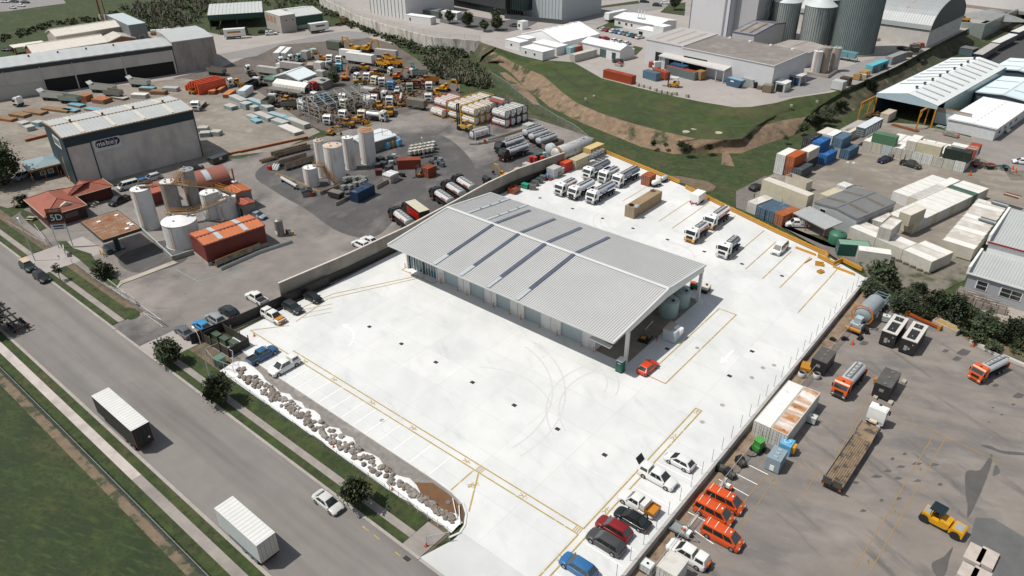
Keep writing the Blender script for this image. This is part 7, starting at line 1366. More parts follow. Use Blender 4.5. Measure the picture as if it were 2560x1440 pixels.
shed('cream_hall','cream gable roofed hall behind the long warehouse',cc,yw,dd.length+1,12,5.6,7.6,'u',CRW,CRM,rib=.9,Op=(('s',3,3.2,2.5,3.4,'window'),('s',10,3.2,2.5,3.4,'window')))
K1,K2=A('F1',900,390,3),A('F1',370,470,3);dd=K1-K2;yw=az(dd);cc=(K1+K2)/2+V((-sin(rad(yw)),cos(rad(yw)),0))*7
shed('cream_hall','low cream roofed annexe with brick wall in front of the cream hall',cc,yw,dd.length+6,14,3.0,5.2,'u',Mt('brick_wall',(.22,.09,.05),.8,0,.15),CRM,rib=.9);
c=A('F1',1060,330,3.4);shed('cream_hall','small cream gabled wing beside the grey tower',c,yw,11,11,3.0,4.6,'v',MATS['brick_wall'],CRM,rib=.9)
c=A('F1',250,400,3);t=Tg('porch','cream roofed open porch on brown posts left of the cream annexe','porch',tuple(c-V((0,0,3))),yw);bo('roof',CRM,t,-6,6,-3.4,3.4,2.9,3.15);b=MB()
for x in(-5.5,5.5):
 for y in(-3,3):b.box(x-.25,x+.25,y-.25,y+.25,0,2.9)
Ob('post',b,Pt('#6a3f22'),t)
c,ph,su,sv=R3('F1',(1155,228),(1310,208),(930,140),8);Bb('grey_tower','grey square tower block behind the long warehouse',c,ph,su,sv,8,Mt('tower_grey',(.13,.14,.145),.7,0,.08),Mt('tower_roof',(.4,.45,.46),.5,0,.06),Op=(('e',sv*.45,2.4,1.5,3.4,'window'),))
for x,y,l in((885,60,'dark rusty chimney pole left of the grey tower'),(930,70,'thin brown chimney pole beside the grey tower')):
 b_=A('F1',x+35,190,0);t=Tg('chimney',l,'chimney',(b_.x,b_.y),0);Ob('stack',MB().cyl((0,0,0),(0,0,12),.45 if x<900 else.25,.35 if x<900 else.2,10),RUST,t);bo('base',CRW,t,-.8,.8,-.8,.8,0,3)
GRN=Mt('depot_green',(.012,.06,.045),.55,0,.1);KL,KR=A('F2',-150,140,6.3),A('F2',350,110,6.3);dd=KR-KL;yw=az(dd);cc=(KL+KR)/2+V((-sin(rad(yw)),cos(rad(yw)),0))*11
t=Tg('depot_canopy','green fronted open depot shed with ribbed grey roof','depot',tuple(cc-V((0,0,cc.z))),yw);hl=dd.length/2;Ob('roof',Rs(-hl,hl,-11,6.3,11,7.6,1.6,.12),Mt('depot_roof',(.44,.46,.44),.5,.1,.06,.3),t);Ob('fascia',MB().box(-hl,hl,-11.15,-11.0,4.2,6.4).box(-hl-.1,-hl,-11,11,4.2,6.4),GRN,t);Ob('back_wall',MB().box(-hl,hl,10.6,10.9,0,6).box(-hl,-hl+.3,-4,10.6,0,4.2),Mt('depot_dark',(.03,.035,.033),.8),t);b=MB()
for x in(-hl+.4,0,hl-.4):b.box(x-.2,x+.2,-10.8,-10.4,0,4.2)
Ob('post',b,GRN,t)
c,ph,su,sv=R3('F2',(500,145),(640,125),(355,105),7.5);DW=Mt('depot_office_wall',(.36,.335,.305),.8,0,.1,.5);Bb('depot_office','pale two storey block with brick window bays at the front of the green depot',c,ph,su,sv,7.5,DW,Mt('depot_office_roof',(.5,.5,.48),.6,0,.06),Op=(('e',sv*.3,1,4.8,5.8,'window'),('e',sv*.75,1,4.8,5.8,'window'),('s',1,2.6,3.8,6.6,'#a5846c'),('s',4.6,2.6,3.8,6.6,'#a5846c'),('s',8.2,2.4,3.8,6.6,'#a5846c')))
KL,KR=A('F2',645,150,5.6),A('F2',888,118,5.6);dd=KR-KL;yw2=az(dd);cc=(KL+KR)/2+V((-sin(rad(yw2)),cos(rad(yw2)),0))*11;shed('green_shed','green walled shed with ribbed pale roof behind the white and green trailer',cc,yw2,dd.length,22,5.6,7.2,'u',GRN,MATS['depot_roof'],rib=1.6,lowwall=(1.6,CONC),over=.1)
OG=Pt('#b06a1e');OG2=Pt('#6a5a1e')
TRL2=Tr(9.0,3.0,ribs=False)
def sidesign(o,m,L,z0,x0):
 for s in PM:bo('side_sign',m,o,x0,x0+L,s*1.262-.01,s*1.262+.01,z0,z0+.8)
c=A('F2',95,290,2.6);t=TRL2.put('box_trailer','white box trailer with orange lettering at the green depot','trailer',(c.x,c.y,0),yw,[WHT,WHT,CHAS,WHT,STR,GALV]);sidesign(t,OG,5.6,2.5,-3);put(CABO,'truck_cab','dark green tractor cab in front of the lettered white trailer','truck','F2',195,280,yw,[Pt('#16302a'),WHT,WHT,CHAS],0,1.5)
c=A('F2',850,235,2.6);t=TRL2.put('box_trailer','white box trailer with green end and olive lettering beside the green shed','trailer',(c.x,c.y,0),yw2,[WHT,WHT,CHAS,Pt('#1c5a43'),STR,GALV]);sidesign(t,OG2,4.4,2.5,-1.8)
car('canopy','white canopy pickup parked in front of the depot office','F2',425,298,yw,'#d0d0cd');car('sedan','dark car half hidden behind the pickup at the depot','F2',350,280,yw,'#15191a');put(FORK,'forklift','green forklift left of the lettered trailer at the depot','forklift','F1',2005,290,yw+180,['#1f3a30','#6a4a3a'],0,1)
put(BARE,'flat_truck','brown flat truck parked on the track right of the green shed','truck','F2',1050,195,100,['#6a5436','#5a452b'],0,1.5)
t=Tg('pallet_row','row of white wrapped goods on an orange rack by the concrete hall','goods rack',A('F1',1455,310),yw);bo('rack',Pt('#b5801c'),t,-4.5,4.5,-1,1,.3,1.2);b=MB()
for k in Rg(4):b.box(-4.2+2.2*k,-2.3+2.2*k,-.9,.9,1.2,2.2)
Ob('goods',b,WHT,t);t.location.z=0
for i,(x,y,c_)in En(((110,62+0,'#b5b9ba'),(190,45,'#c9caca'),(130,8,'#2a2d2f'),(225,15,'#1e2122'),(45,10,'#c0c0be'))):car('sedan',('silver car nearest the corner of the far car park','white car second from the corner of the far car park','dark grey car in the middle of the far car park','black car at the right of the far car park','pale car at the left of the far car park')[i],'F1',x,y,10+7*i,c_)
car('sedan','black car beside the hedge at the left picture edge','F1',65,440,40,'#16191a')
BLU=Pt('#6f9fae');PBL=Mt('pale_blue_goods',(.27,.35,.36),.6,0,.12,.8);PAL=Mt('grey_goods',(.36,.36,.33),.7,0,.15,.8)
def Bu(lab,f,x,y,z,yaw,L,Wd,H,side,top,n=4,cat='panel stack',name='panel_stack',g=None):
 c=A(f,x,y,z);t=Tg(name,lab,cat,(c.x,c.y,0),yaw,g);b=MB();dz=H/n
 for k in Rg(n):b.box(-L/2+.03*(k%2),L/2-.03*(k%2),-Wd/2,Wd/2,k*dz+.06,(k+1)*dz-.02)
 Ob('panels',b,side,t);bo('top_panel',top,t,-L/2+.01,L/2-.01,-Wd/2+.01,Wd/2-.01,H-.02,H+.04);b=MB()
 for x_ in(-L*.3,L*.3):b.box(x_-.08,x_+.08,-Wd/2-.05,Wd/2+.05,0,.06)
 Ob('bearer',b,RUST,t);return t
for i,(x,y,L,Wd,H,sd,tp,l)in En(((130,890,8,3,1.6,PBL,PAL,'long pale blue panel stack with grey top beside the blue container'),(200,945,3.2,3.2,2.6,PBL,PAL,'tall square pale blue panel stack'),(300,920,9,2.6,1.6,BLU,PBL,'long blue topped panel stack behind the square stack'),(390,965,4,3,1.8,PBL,PAL,'pale blue panel stack with grey top near the grey tipper'),(60,960,4,3,1.5,PBL,PAL,'low pale blue panel stack at the left of the group'),(275,970,2.4,2.4,1.8,PAL,PAL,'small grey concrete cube between the panel stacks'),(360,1045,8,2.8,1.5,PBL,PAL,'long grey topped panel stack in front of the blue ones'),(480,1035,7,2.4,.9,BLU,PBL,'flat blue and cream panel stack near the steel frame'),(560,1060,4,2.2,.8,BLU,BLU,'small flat blue panel stack beside the steel frame'),(255,1050,4,2.4,1.0,PBL,PAL,'small panel stack behind the bright blue one'),(290,1085,3.6,2.6,.9,BLU,BLU,'bright blue low panel stack alone on the gravel'),(505,1095,5.5,3,1.3,PBL,PAL,'grey topped panel stack left of the slab stacks'),(670,1105,8.5,2.6,1.9,PAL,PAL,'tall stack of long pale slabs beside the steel frame'),(600,1165,8.5,3.6,1.2,PAL,Mt('white_slab_top',(.5,.48,.44),.8,0,.1),'wide stack of white topped slabs nearest the left yard'))):Bu(l,'F2',x,y,H*.4,-6+(i*7)%10,L*1.1,Wd*.85,H*.7,sd,tp,max(3,round(H/.25)))
OBW=Mt('rust_orange_steel',(.3,.1,.035),.75,0,.25,.8);BRS=Mt('rust_brown_steel',(.2,.12,.06),.8,0,.25,.8)
for i,(x,y,L,Wd,H,l)in En(((55,1065,7,2.4,.7,'rusty steel deck panel farthest left behind the blue warehouse'),(180,1030,6.5,3,.8,'rusty steel deck panel second from the left behind the blue warehouse'),(320,1005,7.5,3,.7,'rusty steel deck panel third from the left behind the blue warehouse'),(510,980,11,2.6,.6,'long rusty deck panel behind the blue warehouse'),(780,890,3,3,1.9,'orange crate of steel parts behind the blue warehouse roof'),(920,905,5,4,1.3,'pile of rusty round steel parts behind the blue warehouse roof'))):Bu(l,'F1',x,y,.5,20,L,Wd,H,OBW if i in(0,4)else BRS,BRS if i<4 else OBW,2,'steel stack','steel_stack')
for i,(x,y,l)in En(((690,945,'pale blue sheets on a rusty frame behind the warehouse'),(640,990,'blue topped tray frame behind the warehouse'),(840,985,'flat blue sheet pile behind the warehouse ridge'),(1080,880,'grey steel sheet pile at the back of the yard'))):Bu(l,'F1',x,y,.3,15,6,2.4,.6,BRS,BLU if i<3 else PAL,2)
for i,(f,x,y,c_,l)in En((('F1',265,1150,PAL,'grey concrete block pair left of the blue warehouse'),('F1',215,1115,PAL,'pale slab pile left of the blue warehouse'),('F1',345,1110,BLU,'blue plastic wrapped block against the blue warehouse end'),('F1',1945,1195,PAL,'grey concrete cube right of the blue warehouse'),('F1',1830,1160,PAL,'white topped sheet pile right of the blue warehouse'),('F1',1850,1205,PBL,'pale sheet pile against the right end of the blue warehouse'))):Bu(l,f,x,y,.6,10*i,3,2.4,1.2,c_,PAL,3)
for i,(f,a_,d_,l,w_,h_)in En((('F1',(230,1275),(470,1215),'long rusty orange girder lying left of the blue warehouse',.8,.7),('P',(600,382),(770,345),'long rusty girder lying along the edge of the storage yard',.5,.6),('P',(556,385+5),(640,372),'short rusty girder at the corner of the storage yard',.5,.5))):
 p,q=A(f,*a_),A(f,*d_);d=q-p;t=Tg('girder',l,'girder',tuple((p+q)/2),az(d));L=d.length/2;Ob('beam',MB().box(-L,L,-w_/2,w_/2,h_-.12,h_).box(-L,L,-w_/2,w_/2,0,.12).box(-L,L,-.08,.08,.12,h_-.12),OBW,t);bo('stiffener',BRS,t,-L*.9,-L*.9+.2,-w_/2-.05,w_/2+.05,0,h_+.02)
rr=random.Random(4)
ORB=Mt('barrier_orange',(.55,.075,.02),.5,0,.12,.5)
p=Proto();b=MB().pm([(-.35,0),(.35,0),(.2,.9),(-.2,.9)],-1.0,1.0);p.add('barrier',b,ORB);b=MB().box(-.21,.21,-.7,-.3,.3,.5).box(-.28,.28,.3,.7,.3,.5);p.add('slot',b,Pt('#8a1c0a'))
o0=A('F1',1800,830)
for i in Rg(6):
 for j in Rg(5):
  for k in Rg(4):
   if i in(1,)and k>2:continue
   if i<1 and k>1:continue
   p.put('water_barrier','bright orange plastic water barrier in the big orange stack','barrier',(o0.x-5.5+i*1.7+rr.uniform(-.1,.1),o0.y-1+j*2.1,k*.92),rr.uniform(-3,3),group='orange water barriers in the big stack',sc=1.05)
for i,(x,y,l)in En(((1990,800,'orange timber bundle right of the orange barrier stack'),(2065,845,'long orange timber bundle beside the pale blue container'),(1935,815,'short orange timber bundle against the orange barrier stack'))):Bu(l,'F1',x,y,.6,-55,6,2.2,1.2,OBW,Mt('orange_timber',(.42,.15,.05),.8,0,.25,1.5),4,'timber stack','timber_stack')
def Tb(lab,f,x,y,yaw,body,L=7.5,tail=True):
 c=A(f,x,y,1.6);t=Tg('tipper_trailer',lab,'trailer',(c.x,c.y),yaw);h=L/2;b=MB()
 for s in PM:b.pm([(-h,1.3),(h,1.1),(h,2.5),(-h,2.9)],s*1.2-.05,s*1.2+.05)
 b.box(-h,h,-1.15,1.15,1.05,1.15);b.box(h-.05,h+.05,-1.2,1.2,1.1,2.5);Ob('bin',b,body,t);bo('load',BRS,t,-h+.1,h-.1,-1.12,1.12,1.15,1.6);Ob('frame',MB().box(-h,h,-.5,.5,.6,1.0).box(h,h+2,-.08,.08,.7,.9),CHAS,t)
 if tail:Ob('tailgate',MB().pm([(-h-.05,2.6),(-h-1.0,3.6),(-h-.95,3.7),(-h,2.8)],-1.2,1.2),WHT,t)
 for x_ in(-h+1,-h+2.2,h-1.2):
  for s in PM:Ob('wheel',MB().cyl((x_,s*1.0-.15,.48),(x_,s*1.0+.15,.48),.48,n=10),TYRE,t)
GB=Pt('#a9aca4')
Tb('grey tipper trailer with raised white tailgate beside the white cab at the left','F1',490,860,28,GB,9);Tb('grey tipper trailer with raised tailgate in front of the open bays, middle one','F1',930,790,28,GB,9);Tb('grey tipper trailer with raised tailgate nearest the orange barrier stack','F1',1260,740,28,GB,7);Tb('green fronted tipper trailer with rusty rim behind the warehouse roof','F1',630,885,28,Pt('#7d8a7e'),7,False);Tb('grey tipper trailer with rusty load near the back of the yard','F1',1020,835,28,Pt('#7a7c74'),6,False);Tb('grey tipper trailer parked against the concrete hall','F1',1950,635,20,Pt('#6f6c66'),7,False)
put(CABO,'truck_cab','white truck cab at the far left of the storage yard','truck','F1',160,915,205,[WHT,WHT,WHT,CHAS],0,1.5);put(DECK,'flat_truck','white flat deck truck parked right of the blue warehouse roof','truck','F1',1790,930,-48,[WHT,Pt('#8c8478'),WHT,Pt('#c2c2be')],0,1.5)
for i,(x,y,l)in En(((1260,860,'white low machine among the steel stacks'),(1430,830,'brown topped steel frame left of the orange barrier stack'),(1330,800,'blue grey steel frame among the stacks'),(1540,800,'grey ladder like steel lattice left of the orange barrier stack'))):Bu(l,'F1',x,y,.6,30,5.5,2.4,1.2,PAL if i in(0,3)else BRS,[WHT,BRS,BLU,GALV][i],2,'steel stack','steel_stack')
p_=A('F1',1740,845);t=Tg('fork_machine','small yellow machine in front of the orange barrier stack','loader',tuple(p_),200);bo('body',Pt('#a5751c'),t,-1.2,1.2,-.7,.7,.4,1.3);bo('cab',Pt('#2c3438'),t,-.6,.4,-.6,.6,1.3,2.1)
for x in(-.8,.8):
 for s in PM:Ob('wheel',MB().cyl((x,s*.75-.12,.4),(x,s*.75+.12,.4),.4,n=10),TYRE,t)
# the scrap yard
ORX,YX,CATY='#b0661a','#b8861a','#a8761a'
for f,x,y,yw_,c_,l,sc in(('F2',890,500,200,ORX,'orange excavator with its arm up beside the concrete bin',.85),('F2',1170,420,190,YX,'big yellow excavator at the back, left one of the arched pair',1.15),('F2',1290,420,10,YX,'big yellow excavator at the back, right one of the arched pair',1.15),('F2',1090,670,120,ORX,'orange excavator facing the tree in the middle of the wrecks',.8),('F2',1560,660,35,ORX,'orange excavator with raised arm beside the grey bin',.85),('F2',1985,770,20,YX,'yellow excavator arm arch near the dry scrub',.9),('F2',1720,590,160,'#1f7a70','teal excavator among the wrecks near the scrub',.6),('F2',960,1160,25,CATY,'dull yellow excavator wreck at the corner of the steel frame',.6)):put(EXC,'excavator',l,'excavator',f,x,y+20,yw_,[c_],0,1.2,sc=sc)
for f,x,y,yw_,c_,l in(('F2',1480,520,170,CATY,'yellow dump truck stacked behind the long white trailer'),('F2',1530,565,185,CATY,'yellow dump truck in front of the other at the back of the wrecks'),('F2',1420,570,175,YX,'yellow dump truck beside the end of the long white trailer'),('F2',1850,720,200,'#8a5a20','brown dump truck with open bin near the dry scrub'),('F2',1490,990,-40,CATY,'yellow dump truck with round bin in front of the scrap pile'),('F2',1720,760,40,'#7a3418','rust brown dump truck in the middle of the wrecks')):put(DUMP,'dump_truck',l,'dump truck',f,x,y,yw_,[c_,c_],0,1.4)
for f,x,y,yw_,c_,l in(('F2',1920,835,-30,YX,'yellow wheel loader next to the red framed tank containers'),('F2',1250,605,200,CATY,'dull yellow loader under the long white trailer'),('F2',1370,660,30,CATY,'yellow loader beside the tilted white cab'),('F2',1230,1080,10,CATY,'dull yellow loader wreck at the front of the steel frame'),('F2',1390,950,150,CATY,'yellow scraper beside the white tank truck'),('F2',1100,1110,200,'#8f6418','brown yellow machine wreck in front of the steel frame'),('F2',1230,730,60,'#9c7a20','yellow axle machine in front of the tilted white cabs'),('F2',120,745,10,'#b0842a','small yellow loader beside the pale blue container'),('F2',570,900,100,CATY,'small yellow loader left of the steel frame')):put(LOAD,'wheel_loader',l,'wheel loader',f,x,y,yw_,[c_,c_],0,1.2,sc=.9)
WC='#cfcfcb'
for f,x,y,yw_,c_,l,kd in(('F2',215,620,250,WC,'white truck cab left of the long white trailer',0),('F2',512,545,250,WC,'white truck cab nearest the end of the white box trailers',0),('F2',597,525,250,WC,'white truck cab right of the one at the box trailers',0),('F2',672,515,250,'#8fb0ae','pale teal truck cab beside the concrete bin',0),('F2',950,525,300,WC,'white truck cab at the front of the grey box body',0),('F2',1035,535,300,WC,'high white cab with slanted roof beside the teal box',0),('F2',1035,600,300,'#2f8a9a','bright teal truck cab under the high white cab',0),('F2',1195,690,255,WC,'white truck cab beside the orange excavator and the tree',0),('F2',1285,690,300,WC,'tall white cab tilted in the middle of the wrecks',0),('F2',1420,735,310,WC,'white cab in front of the yellow loader',0),('F2',1500,765,300,'#2a6f9c','blue and white truck cab with red top',0),('F2',1670,785,315,'#8c9a80','green and white truck cab right of the silver car',0),('F2',1845,775,310,WC,'white truck cab left of the yellow loader',0),('F2',1838,880,310,WC,'white truck cab at the right end of the scrap body',0),('F2',1490,905,305,WC,'white truck cab left of the scrap laden body',0),('F2',930,1075,300,WC,'white truck cab at the near corner inside the steel frame',0),('F2',1070,1030,290,WC,'white truck cab in the middle of the steel frame',0),('F2',1080,930,290,'#cfc9b0','cream truck cab deep inside the steel frame',0),('F2',1070,880,290,WC,'white truck cab at the back of the steel frame',0),('F2',735,770,260,WC,'white truck cab in front of the white awning',0),('F2',805,770,260,'#a82418','red truck cab in front of the low grey roof',0),('F2',888,750,260,'#1d4a3e','dark green truck cab with white visor beside the tree',0),('F2',1500,640,250,WC,'white cab right of the yellow loader near the back',0),('F2',700,950,280,WC,'white cab at the left side of the steel frame',0),('F2',900,870,270,'#5f93b8','pale blue cab inside the steel frame',0),('F2',810,865,270,WC,'white cab at the back left of the steel frame',0),('F2',55,740,250,WC,'white truck cab with dark windows near the orange barrier stack',0),('F2',1355,720,280,'#c9c2a8','cream cab behind the white cab in the wrecks',0),('F2',1350,890,300,WC,'white cab roof beside the steel frame corner',0),('F2',1240,1030,300,'#c2b89a','cream cab at the right front of the steel frame',0)):
 put(CABO,'truck_cab',l,'truck',f,x,y,yw_,[c_,c_,c_,'#9a9a96' if c_==WC else c_],0,1.6,sc=.95)
for f,x,y,yw_,bc,l in(('F2',265,750,115,'#22282a','white truck with long black tipper bin near the orange timber'),('F2',410,905,120,'#75756c','white truck with grey tipper bin left of the awning debris'),('F2',960,600,160,'#6f6f68','grey tipper bin truck behind the tree'),('F2',620,935,40,'#66665c','grey open tipper wreck left of the steel frame'),('F2',1380,860,30,'#5f3a28','rusty tipper bin beside the steel frame corner'),('F2',1740,660,215,'#7c7f78','grey tipper bin with white drum near the scrub')):put(TIP,'tipper_truck',l,'truck',f,x,y,yw_,[WC,Pt(bc),DARK,'#8a8a86'],0,1.5)
put(TK2,'tanker_truck','white tank truck at the front edge of the scrap yard','tanker truck','F2',1375,1040,20,[WC,WC,Pt('#c2c2be'),'#9a9a96'],0,1.5)
BW=Mt('wreck_box_white',(.6,.6,.58),.6,0,.08,.5,Sn=((.4,.36,.32),.4,.6,.85));GW=Mt('wreck_box_grey',(.36,.34,.32),.7,0,.12,.5)
for f,x,y,z,yw_,m_,l,sc in(('F2',500,450,3.4,-50,BW,'big white box trailer at the back of the scrap yard, left of two',.9),('F2',560,450,3.2,-50,BW,'white box trailer with stained roof right of the big white one',.8),('F2',395,610,2.6,15,GW,'pale grey box trailer left of the pale gabled workshop',.75),('F2',610,580,2.4,15,GW,'pale grey box trailer behind the pale gabled workshop',.8),('F2',1225,500,3.2,12,BW,'long white box trailer with stained roof in the middle of the wrecks',1.0),('F2',1135,450,3.2,12,BW,'white box trailer under the big excavator arms',.8),('F2',1460,455,2.8,15,GW,'pale grey long box at the back edge of the scrap yard',.8)):
 c=A(f,x,y,z);BOXL.put('box_trailer',l,'trailer',(c.x,c.y),yw_,[m_,m_,CHAS,m_,STR,GALV],sc=sc)
c=A('F2',1735,930,1.8);t=Tg('cargo_box','drab grey enclosed truck body on stands at the front of the scrap yard','truck body',(c.x,c.y),12);bo('body',Mt('drab_body',(.14,.125,.1),.7,0,.12,.5),t,-3.4,3.4,-1.2,1.2,1.0,3.2);bo('end_panel',Pt('#9a9284'),t,-3.44,-3.4,-1.15,1.15,1.05,3.15);b=MB()
for x in(-2.5,2.5):b.box(x-.2,x+.2,-1,1,0,1)
Ob('stand',b,CHAS,t)
c=A('F2',1590,890,1.4);t=Tg('scrap_deck','flat deck piled with rusty scrap and a long white pipe','scrap pile',(c.x,c.y),-40);bo('deck',BRS,t,-4.5,4.5,-1.3,1.3,.6,1.0);b=MB();rr=random.Random(12)
for k in Rg(40):b.at(rr.uniform(-4,4),rr.uniform(-1,1),1+rr.random()*.8,rr.random()*360).box(-.9*rr.random()-.2,.7,-.15,.15,0,.15);b.T=None
Ob('scrap',b,RUST,t);Ob('pipe',MB().cyl((-4,.5,2.0),(3.5,-.3,2.0),.4,n=10),Pt('#b9b0a2'),t);Ob('sheet',MB().add([(1,-1,1.5),(3,-1.4,2.2),(3.6,1,2.9),(1.6,1.2,2.0)],[(0,1,2,3)]).add([(1,-1,1.45),(3,-1.4,2.15),(3.6,1,2.85),(1.6,1.2,1.95)],[(3,2,1,0)]),WHT,t)
car('sedan','silver sedan lifted on the wrecks in the middle of the scrap yard','F2',1560,800,310,'#a9aeb0',1.2)
for f,x,y,L,Wd,H,yw_,m_,l in(('F2',735,495,3,3,3.4,20,GW,'grey concrete bin beside the orange excavator'),('F2',860,590,3.4,3,3,15,Mt('cream_box',(.5,.48,.44),.7),'cream square box body left of the grey tipper bin'),('F2',1000,405,7,3,3.4,10,Mt('dull_green_cabin',(.09,.11,.08),.7),'dull green cabin with small white window at the back of the scrap yard'),('F2',870,660,3.6,2.6,2.2,15,GW,'grey mesh sided box below the cream box body'),('F2',195,825,7,2.6,2.6,-55,Mt('pale_blue_body',(.5,.56,.57),.6,0,.08),'pale blue container body beside the black tipper truck'),('F2',780,590,5,2.6,1.5,-45,Pt('#9a8f80'),'low cream deck body with red post behind the workshop'),('F2',800,650,4,2,1.3,10,Pt('#1c4a78'),'blue skip right of the pale gabled workshop'),('F2',805,460,2.6,2.2,2.0,0,Pt('#8fb3b3'),'pale teal drum body behind the concrete bin'),('F2',1430,640,6,2.4,1.0,20,Pt('#4d7c74'),'flat teal wreck deck behind the cabs'),('F2',1170,630,5,2.2,1.3,-50,GW,'grey bin deck beside the teal cab'),('F2',1300,810,5,2.6,1.6,15,GW,'grey flat bin at the corner of the steel frame'),('F2',1300,900,6,2.2,2.2,-25,BW,'white box roof inside the steel frame right side'),('F2',520,590,4,2.2,1.8,10,BW,'small white box in front of the truck cabs'),('F2',320,700,3,2,1.1,40,Pt('#7d7a74'),'heap of pale car parts left of the awning'),('F2',260,680,2.6,2,.9,10,Pt('#55504a'),'heap of dark car parts below the white cab'),('F2',370,760,2.4,1.8,1.0,60,Pt('#8a2a1e'),'red machine heap left of the awning'),('F2',300,740,2.4,1.5,.8,20,Pt('#63666a'),'grey machine heap near the black tipper truck'),('F2',1010,960,4.5,2.2,1.3,-30,Pt('#6a5648'),'brown flat wreck inside the steel frame'),('F2',860,930,5,2.2,1.0,-30,Pt('#8f9090'),'grey deck inside the steel frame'),('F2',1150,1000,4,2,1.0,10,Pt('#4b4f50'),'dark engine wreck inside the steel frame'),('F2',1220,960,4,2,1.2,-20,Pt('#7e3f28'),'rusty bin inside the steel frame right side'),('F2',980,880,3.4,2,1.2,15,Pt('#3f6a72'),'teal machine inside the steel frame'),('F2',480,950,3,2,.7,0,OBW,'orange low trolley left of the steel frame'),('F2',1630,720,4,2.2,1.2,0,Pt('#b0521c'),'orange plant part behind the silver sedan')):
 c=A(f,x,y,H*.5);t=Tg('wreck_body',l,'wreck',(c.x,c.y),yw_);b=MB()
 if H>1.4:b.box(-L/2,L/2,-Wd/2,Wd/2,.3,H-.05)
 else:b.pm([(-L/2,.3),(L/2,.3),(L/2,H*.6),(L*.1,H),(-L*.3,H*.8),(-L/2,H)],-Wd/2,Wd/2)
 Ob('body',b,m_,t);b=MB().box(-L/2+.15,L/2-.15,-Wd/2+.15,Wd/2-.15,H-.05,H+.0)if H>1.4 else b.box(-L*.3,L*.3,-Wd*.35,Wd*.35,H*.85,H*1.05);Ob('top',b,DARK if 'open' in l or H<1.4 else m_,t);bo('base',CHAS,t,-L/2+.2,L/2-.2,-Wd/2+.2,Wd/2-.2,0,.3)
c,ph,su,sv=R3('F2',(775,685),(730,605),(520,715),4.2);yw_=10
t=shed('gabled_workshop','small workshop with pale blue white gable roof in the scrap yard',A('F2',635,660,4.2),14,11.5,9.5,3.6,5.4,'v',Mt('workshop_wall',(.3,.29,.28),.8),Mt('workshop_roof',(.6,.66,.67),.5,0,.05),rib=.8,over=.3)
shed('green_lean_to','green roofed lean-to left of the pale gabled workshop',A('F2',455,690,2.6),14,4.5,7,2.5,2.7,'u',Mt('leanto_wall',(.2,.19,.18),.8),Mt('leanto_green',(.12,.22,.15),.7),rib=.8,over=.1)
c=A('F2',600,765,2);t=Tg('awning','long white canvas awning hanging in front of the pale gabled workshop','awning',(c.x,c.y),14);b=MB();n=20;b.loft([[(-7+14*i/n,-1.5+.12*(i%2),.6)for i in Rg(n+1)],[(-7+14*i/n,-1.2,2.2)for i in Rg(n+1)],[(-7+14*i/n,1.2,3.2)for i in Rg(n+1)]],caps=False,closed=False);Ob('canvas',b,Mt('awning_canvas',(.62,.6,.56),.8,0,.08,1),t);b=MB()
for x in(-7,-2.3,2.3,7):b.cyl((x,1.0,0),(x,1.0,3.1),.08,n=6)
Ob('pole',b,GALV,t)
shed('low_roof','low flat grey roofed shelter right of the white awning',A('F2',850,715,2.6),14,8,6,2.5,2.6,'u',Mt('shelter_wall',(.2,.19,.18),.8),GW,rib=1.2,over=.1)
t=Tg('work_bench_row','long dark shelter with benches below the white awning','shelter',A('F2',560,860),14);bo('roof',Pt('#6d6458'),t,-7,7,-1.5,1.5,1.9,2.05);b=MB()
for k in Rg(8):b.box(-6.8+k*1.95,-6.65+k*1.95,-1.4,-1.3,0,1.9).box(-6.5+k*1.9,-5.3+k*1.9,-.5,.8,0,.8+.3*(k%2))
Ob('bench',b,Pt('#3f5256'),t)
c,ph,su,sv=R3('F2',(850,965),(1320,850),(660,890),5.0);t=Tg('shed_skeleton','bare galvanised steel frame of an unfinished shed over the wrecks','steel frame',(c.x,c.y),ph)
fm=Mt('frame_steel',(.36,.39,.38),.5,.3,.12,1);n=6;hu,hv=su/2,sv/2;zr=7.2
for j in Rg(n+1):
 x=-hu+su*0;y=-hv+sv*j/n
 b=MB();e=.11
 for x in(-hu,hu):b.box(x-e,x+e,y-e,y+e,0,5)
 b.cyl((-hu,y,5),(0,y,zr),.12,n=4);b.cyl((hu,y,5),(0,y,zr),.12,n=4);Ob('portal',b,fm,t)
b=MB()
for k in Rg(7):
 f_=k/6
 for s in PM:b.cyl((s*hu*(1-f_),-hv,5+(zr-5)*f_+.1),(s*hu*(1-f_),hv,5+(zr-5)*f_+.1),.07,n=4)
Ob('purlin',b,fm,t);b=MB()
for z in(1.2,2.5,3.8,5):
 for s in PM:b.cyl((s*hu,-hv,z),(s*hu,hv,z),.06,n=4)
 b.cyl((-hu,-hv,z),(hu,-hv,z),.06,n=4);b.cyl((-hu,hv,z),(hu,hv,z),.06,n=4)
Ob('girt',b,fm,t)
for k in Rg(1,4):
 for y in(-hv,hv):x=-hu+su*k/4;Ob('end_post',MB().box(x-.1,x+.1,y-.1,y+.1,0,5+2.2*(1-abs(x)/hu)),fm,t)
Sx('debris','F2',((420,860),(500,800),(700,800),(720,870),(1300,830),(1600,700),(1800,690),(1850,800),(1650,940),(1350,1040),(1250,1100),(950,1170),(850,1100),(560,980)),260,1.3,.8,31,size=.38,per=6,ms=(0,0,1,1,1,2,3),label='loose scrap and weeds between the wrecks',cat='debris')
bpy.data.objects['debris'].data.materials.clear()
for m_ in(BRS,CHAS,Pt('#5f5d58'),Pt('#a9a59c')):bpy.data.objects['debris'].data.materials.append(m_)
Wf('wire fence along the front of the scrap yard',[A('F2',*k)for k in((1000,1180),(1270,1110),(1500,1040),(1700,1020),(1850,960))],1.8,4)
